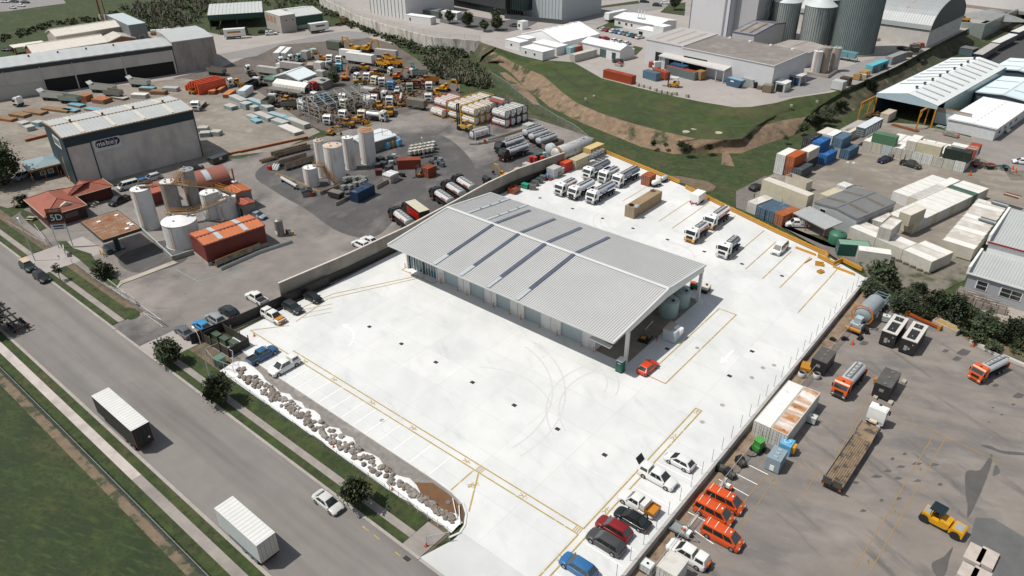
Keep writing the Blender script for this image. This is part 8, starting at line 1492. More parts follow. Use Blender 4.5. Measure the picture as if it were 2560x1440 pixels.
LAMPP.put('street_lamp','tall thin lamp post behind the rusty topped tank','street lamp',A('D5',1435,400),150);LAMPP.put('street_lamp','thin lamp post standing in the tote yard','street lamp',A('M2',2125,460),150,sc=.75)
# container yard on the right
OWH,DWH,LBL,GBL,CRM2='#c3c4c0','#b3afa4','#1b5a92','#4a667a','#c2bba6'
WR=Mt('white_container_roof',(.64,.63,.6),.65,0,.08,.5,Sn=((.4,.36,.3),.4,.6,.85));DR_=Mt('dirty_container_roof',(.46,.43,.39),.7,0,.12,.5,Sn=((.62,.61,.58),.25,.5,.65),more=(((.3,.2,.12),.7,.64,.8),))
PH=-6
cont('white container on top of the two high stack at the left of the yard','D6',385,958,5.18,PH,'Y',OWH,roof=WR)
def S2(labs,f,x,y,phi,ori,cols,size=20,roofs=(None,None),flip=False):
 """two containers, one on the other, from the lowest corner of the top roof"""
 L={20:6.06,40:12.19}[size];c=Cn(f,(x,y),5.18,phi,*((L,2.438)if ori=='X' else(2.438,L)));yaw=phi+(180 if ori=='X' else 90)+(180 if flip else 0);P_={20:C20,40:C40}[size]
 for k in(0,1):
  if cols[k]:a_,t_=ccol(cols[k]);P_.put('shipping_container',labs[k],'container',(c.x,c.y,2.59*k),yaw,[a_,roofs[k]or t_])
for o in[o for o in bpy.data.objects if o.get('label','').startswith('white container on top of the two high stack')]:
 a_,t_=ccol(OWH);C20.put('shipping_container','white container at the bottom of the two high stack farthest left in the yard','container',(o.location.x,o.location.y,0),math.degrees(o.rotation_euler.z),[a_,t_])
S2(('rust brown container under the orange one','orange rust container on top beside the white stack'),'D6',525,988,PH,'Y',('#7d4424','#a3501f'))
cont('dark grey container on the ground in front of the orange stack','D6',628,1178,2.59,PH,'Y','#42474c')
S2(('white container under the cream roofed one behind the orange stack','cream roofed container on top behind the orange stack'),'D6',735,905,PH,'Y',('#232628','#b3aca0'),roofs=(None,WR))
S2(('dark container under the black one','black roofed container on top left of the bright blue one'),'D6',778,716,PH,'Y',('#2c2f31','#2b2c2e'))
S2(('white container with logo patch under the bright blue one','bright blue container on top of a white one'),'D6',910,775,PH,'Y',('#b9b9b2',LBL));cont('bright blue container on the ground in front of the stacks','D6',1010,962,2.59,PH,'Y',LBL)
S2(('cream container under the slate blue one','slate blue container with white lettering on top'),'D6',1242,712,PH,'Y',('#a9a494',GBL));cont('slate blue container with white lettering on the ground','D6',1348,886,2.59,PH,'Y','#38546a')
cont('yellow edged cream container behind the black topped one','D6',985,634,5.18,PH,'Y',CRM2,roof=MATS['cream_roof']);cont('white roofed container between the cream and slate blue ones','D6',1095,662,5.18,PH,'Y',OWH,roof=WR);cont('cream container lower behind the slate blue one','D6',1360,610,2.59,PH,'Y',CRM2,roof=MATS['cream_roof'])
cont('grey roofed forty foot container at the back beside the yellow gantry','D6',1320,590,2.59,PH,'Y','#8d8a84',40,roof=Mt('grey_flat_roof',(.36,.34,.32),.7,0,.08))
c=Cn('D6',(1580,545),5.4,PH,2.44,12.19);t=Tg('cabin_container','dark grey office container with glass doors raised on the white row','cabin',(c.x,c.y,2.6),PH);cd=Mt('cabin_slate',(.075,.09,.1),.6,0,.1);bo('wall',cd,t,-1.2,1.2,-6.05,6.05,0,2.7);bo('roof',Mt('cabin_roof',(.5,.54,.56),.5,0,.08),t,-1.22,1.22,-6.1,6.1,2.7,2.78);b=MB()
for k in Rg(6):b.box(1.205,1.23,-5+k*1.7,-3.9+k*1.7,.2,2.3)
Ob('glass_door',b,Pt('#9fb4b8'),t);b=MB()
for k in Rg(2):
 for z in(.6,1.2,1.8):b.box(-1.0+k*1.1,-.1+k*1.1,-6.09,-6.05,z,z+.12)
Ob('end_door',b,GALV,t)
p0,p1=A('M5',1000,395),A('M5',1815,582);d=p1-p0;n=round(d.length/2.5);ang=az(d);dn=d.normalized();wn=V((-dn.y,dn.x,0));rr=random.Random(8)
for i in Rg(n):
 c=p0+dn*(2.5*(i+.5)*d.length/(n*2.5));last=i==n-1;P_=C40 if last else C20;c=c+wn*(6.1 if last else 3.03);a_,t_=ccol(rr.choice([OWH,DWH,'#b9b3a2','#a9b3b3',OWH]));P_.put('shipping_container','white forty foot container closing the right end of the long white row' if last else 'white container standing in the long row below the stacked colours','container',(c.x,c.y),ang+90,[a_,WR],None if last else 'white containers of the long row')
for k in(0,1):
 for i in Rg(2,n-1,1):
  if rr.random()<.8 and k==0:c=p0+dn*(2.5*(i+.5)*d.length/(n*2.5))+wn*9.3;a_,t_=ccol(OWH);C20.put('shipping_container','white roofed container in the second row behind the long white row','container',(c.x,c.y),ang+90,[a_,WR],'white containers of the second row')
def Ot(lab,s,off,ori,col,size=20,roof=None,z=2.6):
 c=p0+dn*s+wn*off;a_,t_=ccol(col);{20:C20,40:C40,10:C10}[size].put('shipping_container',lab,'container',(c.x,c.y,z),ang+(0 if ori=='X' else 90),[a_,roof or t_])
s_=lambda x:(A('M5',x,395+(x-1000)*.2295)-p0).length
Ot('green ribbed container lying across the top of the white row',s_(1150),1.3,'X','#4a6e52');Ot('white container end on top of the row right of the green one',s_(1365),3.0,'Y','#bdb7ac',roof=WR);Ot('cream container lying across the top of the white row',s_(1500),1.3,'X','#b3ac93',roof=MATS['cream_roof']);Ot('dark green container lying across the top of the white row',s_(1725),1.3,'X','#1c2720');Ot('orange container on top at the right end of the white row',s_(1800),6.5,'Y','#96401f');Ot('white roofed container behind the dark green one',s_(1740),5.2,'X',OWH,roof=WR)
car('sedan','dark blue car at the foot of the long white row','M5',1190,470,255,'#171a30');put(CABO,'truck_cab','grey truck cab standing behind the dark blue car','truck','M5',1240,445,75,['#7a7a74','#7a7a74','#7a7a74','#55554f'],0,1,sc=.5);car('ute','grey black pickup parked beside the two people in the container yard','M5',1400,510,-12,'#2c2e2c')
def person(lab,f,x,y,yaw,shirt,legs,bend=0,hi=None):
 c=A(f,x,y);t=Tg('person',lab,'person',tuple(c),yaw);b=MB();n=10
 def ring(x_,z,rx,ry):return[(x_+rx*cos(2*pi*i/n),ry*sin(2*pi*i/n),z)for i in Rg(n)]
 b.loft([ring(0,.84,.13,.17),ring(.0,1.0,.12,.16),ring(.02+bend*.5,1.25,.12,.2),ring(.03+bend,1.43,.1,.21),ring(.03+bend,1.5,.06,.07),ring(.05+bend*1.2,1.56,.06,.06),ring(.06+bend*1.2,1.62,.09,.075),ring(.06+bend*1.2,1.7,.1,.08),ring(.05+bend*1.2,1.78,.06,.05)])
 for s in PM:
  b.loft([ring(.0,.86,.085,.09),ring(.01,.5,.065,.06),ring(.0,.1,.05,.045),ring(.05,.02,.1,.05),ring(.05,0,.1,.05)]);k=len(b.v)-50;b.v[k:]=[(x_+s*.06,y_+s*.09,z)for x_,y_,z in b.v[k:]]
  b.tube([(.03+bend,s*.21,1.4),(.06+bend,s*.27,1.12),(.22+bend,s*.2,.95)],.045,6)
  for q in Rg(5):b.cyl((.22+bend,s*.2+(q-2)*.016,.95),(.29+bend,s*.2+(q-2)*.02,.9-.01*abs(q-2)),.01,n=4)
 o=Ob('body',b,Mt('skin_and_cloth_'+shirt,shirt,.8,0,.1),t,Sm=60);Ob('trousers',MB().loft([ring(.0,.5,.1,.17),ring(0,.86,.14,.18)],caps=False),Mt('cloth_'+legs,legs,.9,0,.1),t)
 Ob('vest',MB().loft([ring(.01+bend*.1,.95,.135,.175),ring(.03+bend,1.42,.125,.225)],caps=False),Mt('cloth_'+(hi or shirt),hi or shirt,.8,0,.1),t);Ob('hat',MB().loft([ring(.05+bend*1.2,1.7,.11,.09),ring(.05+bend*1.2,1.79,.085,.07),ring(.05+bend*1.2,1.81,.03,.03)]),Mt('cloth_'+legs,legs,.9,0,.1),t)
person('person in a grey shirt standing at the tail of the grey pickup','M5',1305,520,20,'#7c7a78','#23262b');person('person in an orange vest beside the grey pickup','M5',1345,490,200,'#5a4a40','#1e2126',.05,'#c24a1c')
LAMP2=Proto();LAMP2.add('post',MB().cyl((0,0,0),(0,0,6),.08,.05,8),GALV);b=MB().box(-.7,.7,-.05,.05,5.9,6.0);LAMP2.add('crossbar',b,GALV);b=MB().box(-.9,-.4,-.2,.2,5.95,6.3).box(.4,.9,-.2,.2,5.95,6.3);LAMP2.add('flood_lamp',b,WHT);LAMP2.put('flood_light','twin headed flood light pole in the middle of the container yard','flood light',A('M5',870,690),20)
cont('long cream forty foot container raised on two white ones','M5',577,845-75,5.29,-14,'X','#b5ae98',40,flip=True,roof=MATS['cream_roof']);a0=Cn('M5',(577,770),5.29,-14,12.19,2.438)
u14=V((cos(rad(-14)),sin(rad(-14)),0))
for s,l in((-3.1,'cream container under the left end of the long cream one'),(3.1,'white container under the right end of the long cream one')):c=a0+u14*s;a_,t_=ccol('#b9b6a8');C20.put('shipping_container',l,'container',(c.x,c.y),-14,[a_,t_])
c=A('M5',500,650,1.6);t=Tg('open_container','cream open topped container behind the long cream one','container',(c.x,c.y),-14);b=MB();cw=Mt('open_cream',(.5,.46,.38),.7,0,.1,.5)
b.corr((-3,-1.2),(3,-1.2),.15,2.5).corr((3,1.2),(-3,1.2),.15,2.5).box(-3,-2.9,-1.2,1.2,.1,2.5).box(2.9,3,-1.2,1.2,.1,2.5);Ob('wall',b,cw,t);bo('floor',cw,t,-2.9,2.9,-1.15,1.15,.1,.2)
cont('small cream container with open top behind the grey shed','M5',745,775,2.59,-14,'Y','#b5ad95');cont('white container roof behind the ridge of the grey shed','M5',880,700,2.59,-14,'Y',OWH,10)
for x,y,c_,l in((165,838,'#b5b4ac','white container with dirty roof at the left end by the yellow guard rail'),(237,878,'#3f5566','slate blue container next to the dirty white one by the guard rail'),(310,903,'#3f5568','slate blue container beside the orange one by the guard rail'),(380,930,'#94532c','orange brown container next to the carport by the guard rail')):cont(l,'M5',x,y,2.59,-14,'Y',c_,roof=DR_ if c_=='#b5b4ac' else None)
c,ph,su,sv=R3('M5',(975,930),(1280,800),(635,795),4.6);NS=shed('storage_shed','grey low pitched shed in the container yard',c,-15.8,su,sv,4.0,4.6,'v',Mt('shed_grey',(.3,.32,.325),.6,0,.06,.5),Mt('shed_dark_roof',(.16,.165,.165),.6,.1,.1,.4),rib=.5,over=.05,sky=2,skym=Mt('mossy_skylight',(.12,.1,.075),.8,0,.2),Op=(('s',1.6,1.5,2.0,3.2,'window'),))
kk=[A('M5',*q,2.6)for q in((440,895),(700,1028),(838,985),(615,890))];c=sum(kk,V((0,0,0)))/4;d=kk[1]-kk[0];t=Tg('carport','lean-to carport roof in front of the grey shed','carport',(c.x,c.y),az(d));L=d.length/2;Ob('roof',Rs(-L,L,-2.4,2.55,2.6,3.1,.4,.08),Mt('carport_roof',(.4,.41,.41),.5,.1,.08),t);b=MB()
for x in(-L+.2,-L*.1,L-.2):b.cyl((x,-2.3,0),(x,-2.3,2.5),.09,n=6)
Ob('post',b,Pt('#8a5a50'),t)
car('flatute','white pickup parked under the carport','M5',490,985,215,'#cfcfcc',cols=['#8a8a86']);tk_=A('M5',815,1090,1.4);p=Proto();b=MB().rev([(1.75,0),(1.8,1.9),(1.6,2.2),(.4,2.6),(0,2.65)],26);p.add('body',b,'@0',Sm=40);p.add('lid',MB().cyl((.5,0,2.5),(.5,0,2.68),.3,n=14),'@0');p.put('water_tank','green plastic water tank beside the carport','water tank',(tk_.x,tk_.y),0,[Mt('tank_green',(.03,.12,.07),.5,0,.1)])
t=Tg('gas_bottles','white pipes and bottles against the corner of the grey shed','gas bottles',A('M5',905,1060),-15);b=MB()
for x in(-.6,0,.6):b.cyl((x,0,0),(x,0,1.6),.2,n=10)
Ob('bottle',b,WHT,t);Ob('pipe',MB().tube([(-.6,0,1.65),(.6,0,1.65),(.6,.4,2.2)],.05),GALV,t)
c=A('M5',945,1160,2.59);a_=A('M5',825,1152,2.6);b_=A('M5',1088,1172,2.6);yw_=az(b_-a_);m_=(a_+b_)/2+V((-sin(rad(yw_)),cos(rad(yw_)),0))*1.2;ca,ct=ccol('#17463a');C20.put('shipping_container','dark green container with pale green roof beyond the guard rail corner','container',(m_.x,m_.y),yw_,[ca,Mt('pale_green_top',(.16,.28,.21),.6,0,.1)])
a_=A('M5',975,1200,2.6);b_=A('M5',1255,1240,2.6);yw_=az(b_-a_);m_=(a_+b_)/2+V((-sin(rad(yw_)),cos(rad(yw_)),0))*1.2;ca,ct=ccol('#b3b1a6');C20.put('shipping_container','white container with small blue lettering beside the dark green one','container',(m_.x,m_.y),yw_,[ca,WR])
q0,q1=A('M5',1405,1075),A('M5',1870,850);d=q1-q0;n=round(d.length/2.5);an=az(d);dv=d.normalized();du=V((dv.y,-dv.x,0))
for i in Rg(n+3):
 c=q0+dv*(d.length/n*(i+.5))-du*3.05;col='#3f5a50' if i==n else(OWH if i%3 else '#b9b29c');a_,t_=ccol(col);C20.put('shipping_container','grey green container set in the central white block' if i==n else 'white container in the near row of the central block','container',(c.x,c.y),an-90+180,[a_,t_ if i==n else WR],None if i==n else 'white containers of the central block')
for i in Rg(n-5,n+2):
 if i<0:continue
 c=q0+dv*(d.length/n*(i+.5))-du*9.3;a_,t_=ccol(OWH if i%2 else '#bcb49e');C20.put('shipping_container','white container in the far row of the central block','container',(c.x,c.y),an-90+180,[a_,WR],'far white containers of the central block')
cont('cream container raised on the near end of the central block','M5',1400,925,5.18,an-90,'Y','#aaa28e',flip=True,roof=MATS['cream_roof']);cont('white container row end left of the central block','M5',1460,800,2.59,an-90,'Y','#b9b09a',40,roof=WR);cont('white roofed container at the far left of the central block','M5',1690,690,2.7,an-90,'Y',OWH,20,roof=WR)
cont('dirty white container on top of the lower cluster','M5',1245,1040,5.18,-4,'Y','#aaa69c',20,roof=DR_);cont('white container with stained side left of the lower cluster','M5',1170,980,2.59,-4,'Y','#b5b1a8',20,roof=DR_)
o0=Cn('M5',(1570,1292),2.7,-18,12.19,2.44);uu=V((cos(rad(-18)),sin(rad(-18)),0));vv=V((-uu.y,uu.x,0))
for i in Rg(3):
 for j in Rg(2 if i else 3):
  c=o0+vv*2.5*j-uu*6.15*i+uu*3.05;a_,t_=ccol('#b8b5aa');C20.put('shipping_container','white container in the dirty roofed cluster by the shrubs','container',(c.x,c.y),-18,[a_,(WR,DR_)[(i+j)%2]],'white containers of the lower cluster')
b=MB();a_=o0-vv*1.6
for k in Rg(9):c=a_+uu*(-6+k*1.5);b.box(c.x-.5,c.x+.5,c.y-.2,c.y+.2,0,.4)
tag(Ob('sleeper_row',b,Pt('#5a5348')),'row of dark blocks on the ground in front of the lower white cluster','blocks')
o0=Cn('M5',(1908,1192),2.7,-6,6.06,2.44)
for k in Rg(11):
 c=o0+V((.1*k,2.5*k,0));a_,t_=ccol('#b4b0a2');C20.put('shipping_container','white container with rust streaked roof in the long block at the right edge','container',(c.x,c.y),-6,[a_,DR_ if k%3 else WR],'white containers of the right edge block')
for x,y,l in((2010,970,'grey steel frame lying on the right edge block, nearest'),(2110,835,'grey steel frame lying on the right edge block, middle'),(2210,770,'rusty steel frame lying on the right edge block, farthest')):c=A('M5',x,y,2.8);t=Tg('steel_rack',l,'steel rack',tuple(c),-10);bo('panel',GALV,t,-1.6,1.6,-.7,.7,0,.12);Ob('edge',MB().box(-1.6,1.6,-.75,-.7,.0,.4).box(-1.6,1.6,.7,.75,.0,.4),RUST if 'rusty' in l else Pt('#5f666a'),t)
c,ph,su,sv=R3('F5',(1430,1090),(2130,690),(795,962),6.6);NB=Tg('fabrication_shed','large pale roofed shed with open front and row of roof vents','shed',(c.x,c.y),-6.6);PWR=Mt('bright_pale_roof',(.5,.535,.535),.5,.05,.06,.25,Sn=((.46,.52,.54),.2,.55,.7,(1,.1,1)));hu,hv=su/2,sv/2;rxx=-hu+su*.5
b=Rs(-hv,hv,-hu,6.6,0,8.4,.9,.1);b.v=[(y,-x if 0 else x,z)for x,y,z in b.v];Ob('roof',b,PWR,NB);b=Rs(-hv,hv,hu,6.6,0,8.4,.9,.1);b.v=[(y,x,z)for x,y,z in b.v];Ob('roof',b,PWR,NB)
for k in Rg(11):
 y=-hv+4+k*(sv-8)/10;b=MB().quad((.6,y-.45,8.38),(.6,y+.45,8.38),(hu*.8,y+.45,7.1),(hu*.8,y-.45,7.1));b.v=[(x,y_,z+.06)for x,y_,z in b.v];Ob('skylight',b,Mt('grey_skylight',(.36,.38,.38),.5),NB)
 if k>1:b=MB().quad((-.6,y-.45,8.4),(-.6,y+.45,8.4),(-hu*.9,y+.45,6.95),(-hu*.9,y-.45,6.95));b.v=[(x,y_,z+.06)for x,y_,z in b.v];Ob('skylight',b,Mt('blue_skylight',(.4,.47,.5),.5),NB)
for k in Rg(9):y=-hv+7+k*(sv-12)/8;Ob('roof_vent',MB().cyl((-.3,y,8.4),(-.3,y,8.9),.3,n=8).cyl((-.3,y,8.9),(-.3,y,9.25),.55,.3,8),Pt('#43363c'),NB)
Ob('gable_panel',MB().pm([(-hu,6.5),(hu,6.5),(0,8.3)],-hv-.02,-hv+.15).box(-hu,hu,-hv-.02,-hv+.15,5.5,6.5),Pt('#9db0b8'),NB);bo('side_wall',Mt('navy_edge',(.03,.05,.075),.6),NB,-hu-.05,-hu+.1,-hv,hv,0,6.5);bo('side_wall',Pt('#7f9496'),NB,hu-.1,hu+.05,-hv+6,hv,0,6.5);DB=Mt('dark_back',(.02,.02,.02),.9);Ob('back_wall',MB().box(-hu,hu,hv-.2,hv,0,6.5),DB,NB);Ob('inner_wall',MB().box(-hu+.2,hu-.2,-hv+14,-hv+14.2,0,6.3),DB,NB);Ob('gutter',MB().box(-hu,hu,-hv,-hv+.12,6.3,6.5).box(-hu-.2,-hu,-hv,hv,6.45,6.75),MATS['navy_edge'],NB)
for x in(-hu+.3,hu-.3):bo('post',YEL,NB,x-.2,x+.2,-hv,-hv+.4,0,6.4)
for(x,y),(x2,y2),l in(((590,1240),(690,1155),'yellow gantry beam running out of the left of the open shed'),((1190,1330),(1320,1330),'yellow gantry beam running out of the right of the open shed')):
 p_=A('F5',x,y);t=Tg('gantry',l,'gantry',(p_.x,p_.y),-6.6);bo('beam',YEL,t,-.18,.18,0,11,5.2,5.6)
 for y_ in(.2,6.5):bo('leg',YEL,t,-.15,.15,y_-.15,y_+.15,0,5.2);Ob('brace',MB().cyl((0,y_,2.5),(0,y_+2,5.2),.08,n=5),YEL,t)
ct_=A('F5',905,1190,1.3);a_,t_=ccol('#b1a899');C20.put('shipping_container','cream container just inside the open front of the pale roofed shed','container',(ct_.x,ct_.y),84,[a_,t_])
b=MB();kk=[A('F5',1420,1105,4.6),A('F5',1770,1180,4.6)];c=(kk[0]+kk[1])/2;d=kk[1]-kk[0];t=Tg('side_shed','pale blue walled shed end beside the open front of the big shed','shed',(c.x,c.y),az(d));L=d.length/2;b.box(-L,L,0,.25,0,4.6);Ob('wall',b,Mt('pale_blue_wall',(.42,.48,.5),.6,0,.08),t);bo('upper_band',Pt('#8d8f90'),t,-L,L,-.03,-.0,3.4,4.5);bo('trim',Pt('#9a6a30'),t,-L-.05,L+.05,-.06,.3,4.6,4.75)
c,ph,su,sv=R3('F5',(1755,1290),(2110,1060),(1580,1110),3.6);su=min(su,13);t=shed('long_office','long low white roofed office beside the row of parked cars',c,-6.6,su,sv,3.6,3.7,'v',Mt('office_wall_pale',(.5,.52,.52),.6),Mt('white_flat_roof',(.7,.71,.7),.5,0,.04),rib=3,over=.2,Op=(('e',3,2,1.2,2.4,'window'),('e',8,2,1.2,2.4,'window'),('e',13,2,1.2,2.4,'window'),('e',18,2,1.2,2.4,'window')))
for f,x,y,cc_,l,su_,sv_,h_ in(('F5',2130,910,4,'pale blue roofed low building behind the long office',16,26,4.5),('F5',2240,690,4,'cream banded low building behind the pale blue roofed one',16,20,4.5)):
 c=A(f,x+90,y,h_);shed('low_building',l,c,-6.6,su_,sv_,h_,h_+.8,'v',Mt('dark_blue_wall',(.06,.08,.1),.6),Mt('pale_blue_sheet',(.46,.55,.58),.5,0,.06),rib=.9,sky=2,skym=Mt('grey_skylight',(.36,.38,.38),.5),over=.3)
c=A('F5',2260,1060,1.8);Bb('white_box_body','white box body parked beyond the long office',c,-6.6,5,9,3.2,WHT,WHT)
for f,x,y,yw_,k,c_,l in(('E7',380,620,-10,'ute','#121616','black pickup nearest the orange container at the car row'),('E7',455,525,-10,'van','#cfcfcb','white minibus in the car row beside the long office'),('E7',660,530,-10,'canopy','#b9bdb5','silver pickup half behind the white minibus'),('E7',720,440,-12,'canopy','#a9aeab','silver canopy pickup in the middle of the car row'),('E7',640,385,-12,'hatch','#c3c6c4','white car behind the silver canopy pickup'),('E7',800,385,-12,'hatch','#cfcfcb','white car right of the one behind the canopy pickup'),('E7',850,310,-12,'ute','#111415','black pickup farther up the car row'),('E7',900,245,-12,'ute','#2a6c7c','teal pickup near the end of the car row'),('E7',790,240,-12,'hatch','#3f9ab5','light blue car left of the teal pickup'),('E7',1000,205,-12,'hatch','#2a7c9c','blue car at the far end of the car row'),('E7',1010,1060,200,'hatch','#cfd2d4','white car at the right edge beside the cones')):car(k,l,f,x,y,yw_,c_)
for f,x,y,yw_,c_,l in(('E7',380,1120,25,'#8a3a18','orange framed empty trailer chassis beside the white row'),('E7',600,1150,25,'#1f4a3f','green framed empty trailer chassis beside the orange one')):
 c=A(f,x,y,.7);t=Tg('trailer_chassis',l,'trailer',(c.x,c.y),yw_);b=MB()
 for s in(-.5,.5):b.box(-3.2,3,s-.08,s+.08,.7,.9)
 for x_ in(-3,-1,1,2.8):b.box(x_-.08,x_+.08,-1.1,1.1,.72,.88)
 b.tube([(-3.2,-.5,.8),(-4.8,0,.6)],.07);b.tube([(-3.2,.5,.8),(-4.8,0,.6)],.07);Ob('frame',b,Pt(c_),t)
 for x_ in(-2,2):
  for s in PM:Ob('wheel',MB().cyl((x_,s*.95-.2,.45),(x_,s*.95+.2,.45),.45,n=12),TYRE,t);bo('mudguard',Pt('#a32a1a')if '8a3' in c_ else Pt('#1c4f48'),t,x_-.55,x_+.55,s*.95-.22,s*.95+.22,.88,.98)
for i,(x,y)in En(((165,1280),(855,1185),(905,1235))):CONE.put('traffic_cone',('orange cone in front of the white row corner','orange cone beside the white car at the right edge, left of two','orange cone beside the white car at the right edge, right of two')[i],'traffic cone',A('E7',x,y+10),0,sc=1.6)
t=Tg('scrap_rack','rusty car wreck and racks in front of the pale blue shed end','scrap',A('F5',1550,1400),-10);Ob('car_body',MB().pm([(-2,.2),(2,.2),(2,.8),(1,.9),(.4,1.3),(-.8,1.3),(-1.3,.9),(-2,.8)],-.8,.8),Pt('#7d7a74'),t);bo('bonnet',Pt('#b0503a'),t,1.2,1.9,-.7,.7,.82,.9);Ob('rack',MB().tube([(-5,1,0),(-5,1,1.6),(-2.6,1,1.6),(-2.6,1,0)],.08).tube([(-5,2,0),(-5,2,1.6),(-2.6,2,1.6),(-2.6,2,0)],.08),Pt('#6d8a7c'),t)
t=Tg('timber_heap','heap of brown timber at the left corner of the open shed','timber',A('F5',740,1200),60);b=MB();rr=random.Random(2)
for k in Rg(16):b.at(rr.uniform(-1.5,1.5),rr.uniform(-.8,.8),.1+.07*k,rr.uniform(-25,25)).box(-2,2,-.1,.1,0,.12);b.T=None
Ob('board',b,BRS,t);bo('bearer',RUST,t,-1.5,1.5,-.8,.8,0,.1)
t=Tg('timber_heap','long rusty bars lying in front of the open shed','steel bars',A('F5',1080,1320),-14);b=MB()
for k in Rg(8):b.box(-4,4,-.8+.2*k,-.7+.2*k,.1,.25+.04*(k%3))
Ob('bar',b,RUST,t);Ob('bearer',MB().box(-3,-2.8,-.9,.9,0,.1).box(2.8,3,-.9,.9,0,.1),BRS,t)
car('hatch','dark car half hidden left of the long cream container','M5',165,690,75,'#141a1e')
GB_=A('D7',165,832);gw=Mt('pale_grey_wall',(.3,.31,.325),.7,0,.05,.5);gr_=Mt('pale_grey_roof',(.4,.42,.41),.5,.1,.06,.3);t=Tg('office_block','grey office building with white framed windows at the right edge','building',(GB_.x,GB_.y),-1.5);L=26
Ob('wall',MB().box(0,L,0,9,0,4.3),gw,t);b=Rs(-.3,L,-.3,4.35,9,5.2,.5,.08);Ob('roof',b,gr_,t);Ob('parapet',MB().box(-.45,-.05,-.4,9.2,4.1,5.6).box(-.3,L,-.42,-.3,4.15,4.45),WHT,t)
Ob('upper_wall',MB().box(.5,L,9,24,0,7.4),Mt('white_upper',(.6,.6,.6),.6,0,.04),t);b=Rs(.2,L,8.7,7.45,25,8.6,.5,.08);Ob('upper_roof',b,gr_,t);bo('red_gutter',Pt('#7d1c20'),t,.2,L,8.55,8.7,7.2,7.5);bo('parapet',WHT,t,.05,.5,8.7,25,6.8,8.9)
for x,w_ in((1.7,1.7),(5.6,3.3),(10.6,1.9),(14.8,1.9),(18.8,3.2)):
 f=bo('window',WHT,t,x-.12,x+w_+.12,-.08,-.003,1.6,3.4);k=2 if w_>3 else 1
 for i in Rg(k):
  for z in(1.7,2.55):bo('pane',GLASS,f,x+i*w_/k+.04,x+(i+1)*w_/k-.04,-.1,-.081,z,z+.75)
Ob('downpipe',MB().cyl((13.6,-.15,0),(13.6,-.15,4.2),.12,n=8),WHT,t)
for k in Rg(3):
 c=A('D7',250+80*k,890+45*k);t=Tg('timber_pallet_stack','stack of pallet boards and scaffolding along the grey office building','pallet stack',(c.x,c.y),-4+5*k,'board stacks by the grey office');b=MB()
 for j in Rg(6):b.box(-2.6,2.6,-1.0,-.86,.1+j*.22,.2+j*.22).box(-2.6,2.6,.0,.14,.1+j*.22,.2+j*.22).box(-2.6,2.6,.8,.94,.1+j*.22,.2+j*.22)
 for j in Rg(7):b.box(-2.6+j*.85,-2.5+j*.85,-1,1,.2,.26).box(-2.6+j*.85,-2.5+j*.85,-1,1,.64,.7)
 Ob('board',b,Pt('#9c948c'),t)
 for j in Rg(5):Ob('upright',MB().cyl((-2.5+j*1.2,-1.05,0),(-2.5+j*1.2,-1.05,1.6),.05,n=5),Pt('#8a6a58'),t)
c=A('F5',1760,540);cont_c=None
b=MB();
for i,(x,y,x2,y2,l)in En(((1830,560,2010,450,'grey topped blue wagon nearest the pale shed in the far row'),(2010,440,2200,350,'white topped blue wagon in the middle of the far row'),(2210,330,2420,240,'white topped blue wagon at the right end of the far row'))):
 p_,q_=A('F5',x,y,3.4),A('F5',x2,y2,3.4);d=q_-p_;t=Tg('rail_wagon',l,'wagon',tuple((p_+q_)/2-V((0,0,3.4))),az(d));L=d.length/2-.2;bo('body',Pt('#14243f'),t,-L,L,-1.6,1.6,.9,3.4);bo('roof',(GW,WTOP,WTOP)[i],t,-L-.05,L+.05,-1.65,1.65,3.4,3.55);bo('bogie',CHAS,t,-L+1,L-1,-1.2,1.2,0,.9)
c=A('F5',1720,560);Bb('relay_box','grey steel box beside the end of the far wagons',c,-10,5,5,2.6,Pt('#55646a'),Pt('#5f5a52'))
# the grain terminal
WCL=Mt('white_cladding',(.5,.5,.51),.6,0,.04,.4);SR=Mt('sooty_roof',(.26,.235,.215),.75,0,.12,.3,Sn=((.34,.32,.3),.15,.5,.7));PR=Mt('pale_dusty_roof',(.5,.485,.465),.7,0,.08,.3,Sn=((.42,.4,.38),.3,.55,.8))
BTR=Mt('blue_trim',(.03,.09,.22),.5)
g=lambda f,x,y,z=PZ:A(f,x,y,z)
c,ph,su,sv=R3('D3',(1545,985),(1920,790),(0,672),12.6);s1_=su*.52
k0=g('D3',1545,985,12.6);U=V((cos(rad(-7)),sin(rad(-7)),0));W_=V((-U.y,U.x,0));sv=21
cR=k0-U*17.5+W_*sv/2;cL=k0-U*43+W_*sv/2
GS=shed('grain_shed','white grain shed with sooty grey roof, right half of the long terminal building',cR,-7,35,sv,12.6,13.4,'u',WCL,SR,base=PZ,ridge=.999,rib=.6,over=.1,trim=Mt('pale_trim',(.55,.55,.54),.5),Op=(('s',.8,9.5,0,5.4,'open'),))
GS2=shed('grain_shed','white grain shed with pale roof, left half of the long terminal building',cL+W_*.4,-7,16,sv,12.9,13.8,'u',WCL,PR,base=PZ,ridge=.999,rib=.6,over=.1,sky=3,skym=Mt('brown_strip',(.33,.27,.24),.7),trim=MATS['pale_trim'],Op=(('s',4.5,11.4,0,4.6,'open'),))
b=MB()
for k in Rg(4):p_=k0-U*(5+8*k)+W_*(sv-1.2);b.at(p_.x,p_.y,13.2).cyl((0,0,0),(0,0,.7),.5,n=8);b.T=None
tag(Ob('roof_vents',b,WHT),'row of small white vents along the back of the sooty terminal roof','vents')
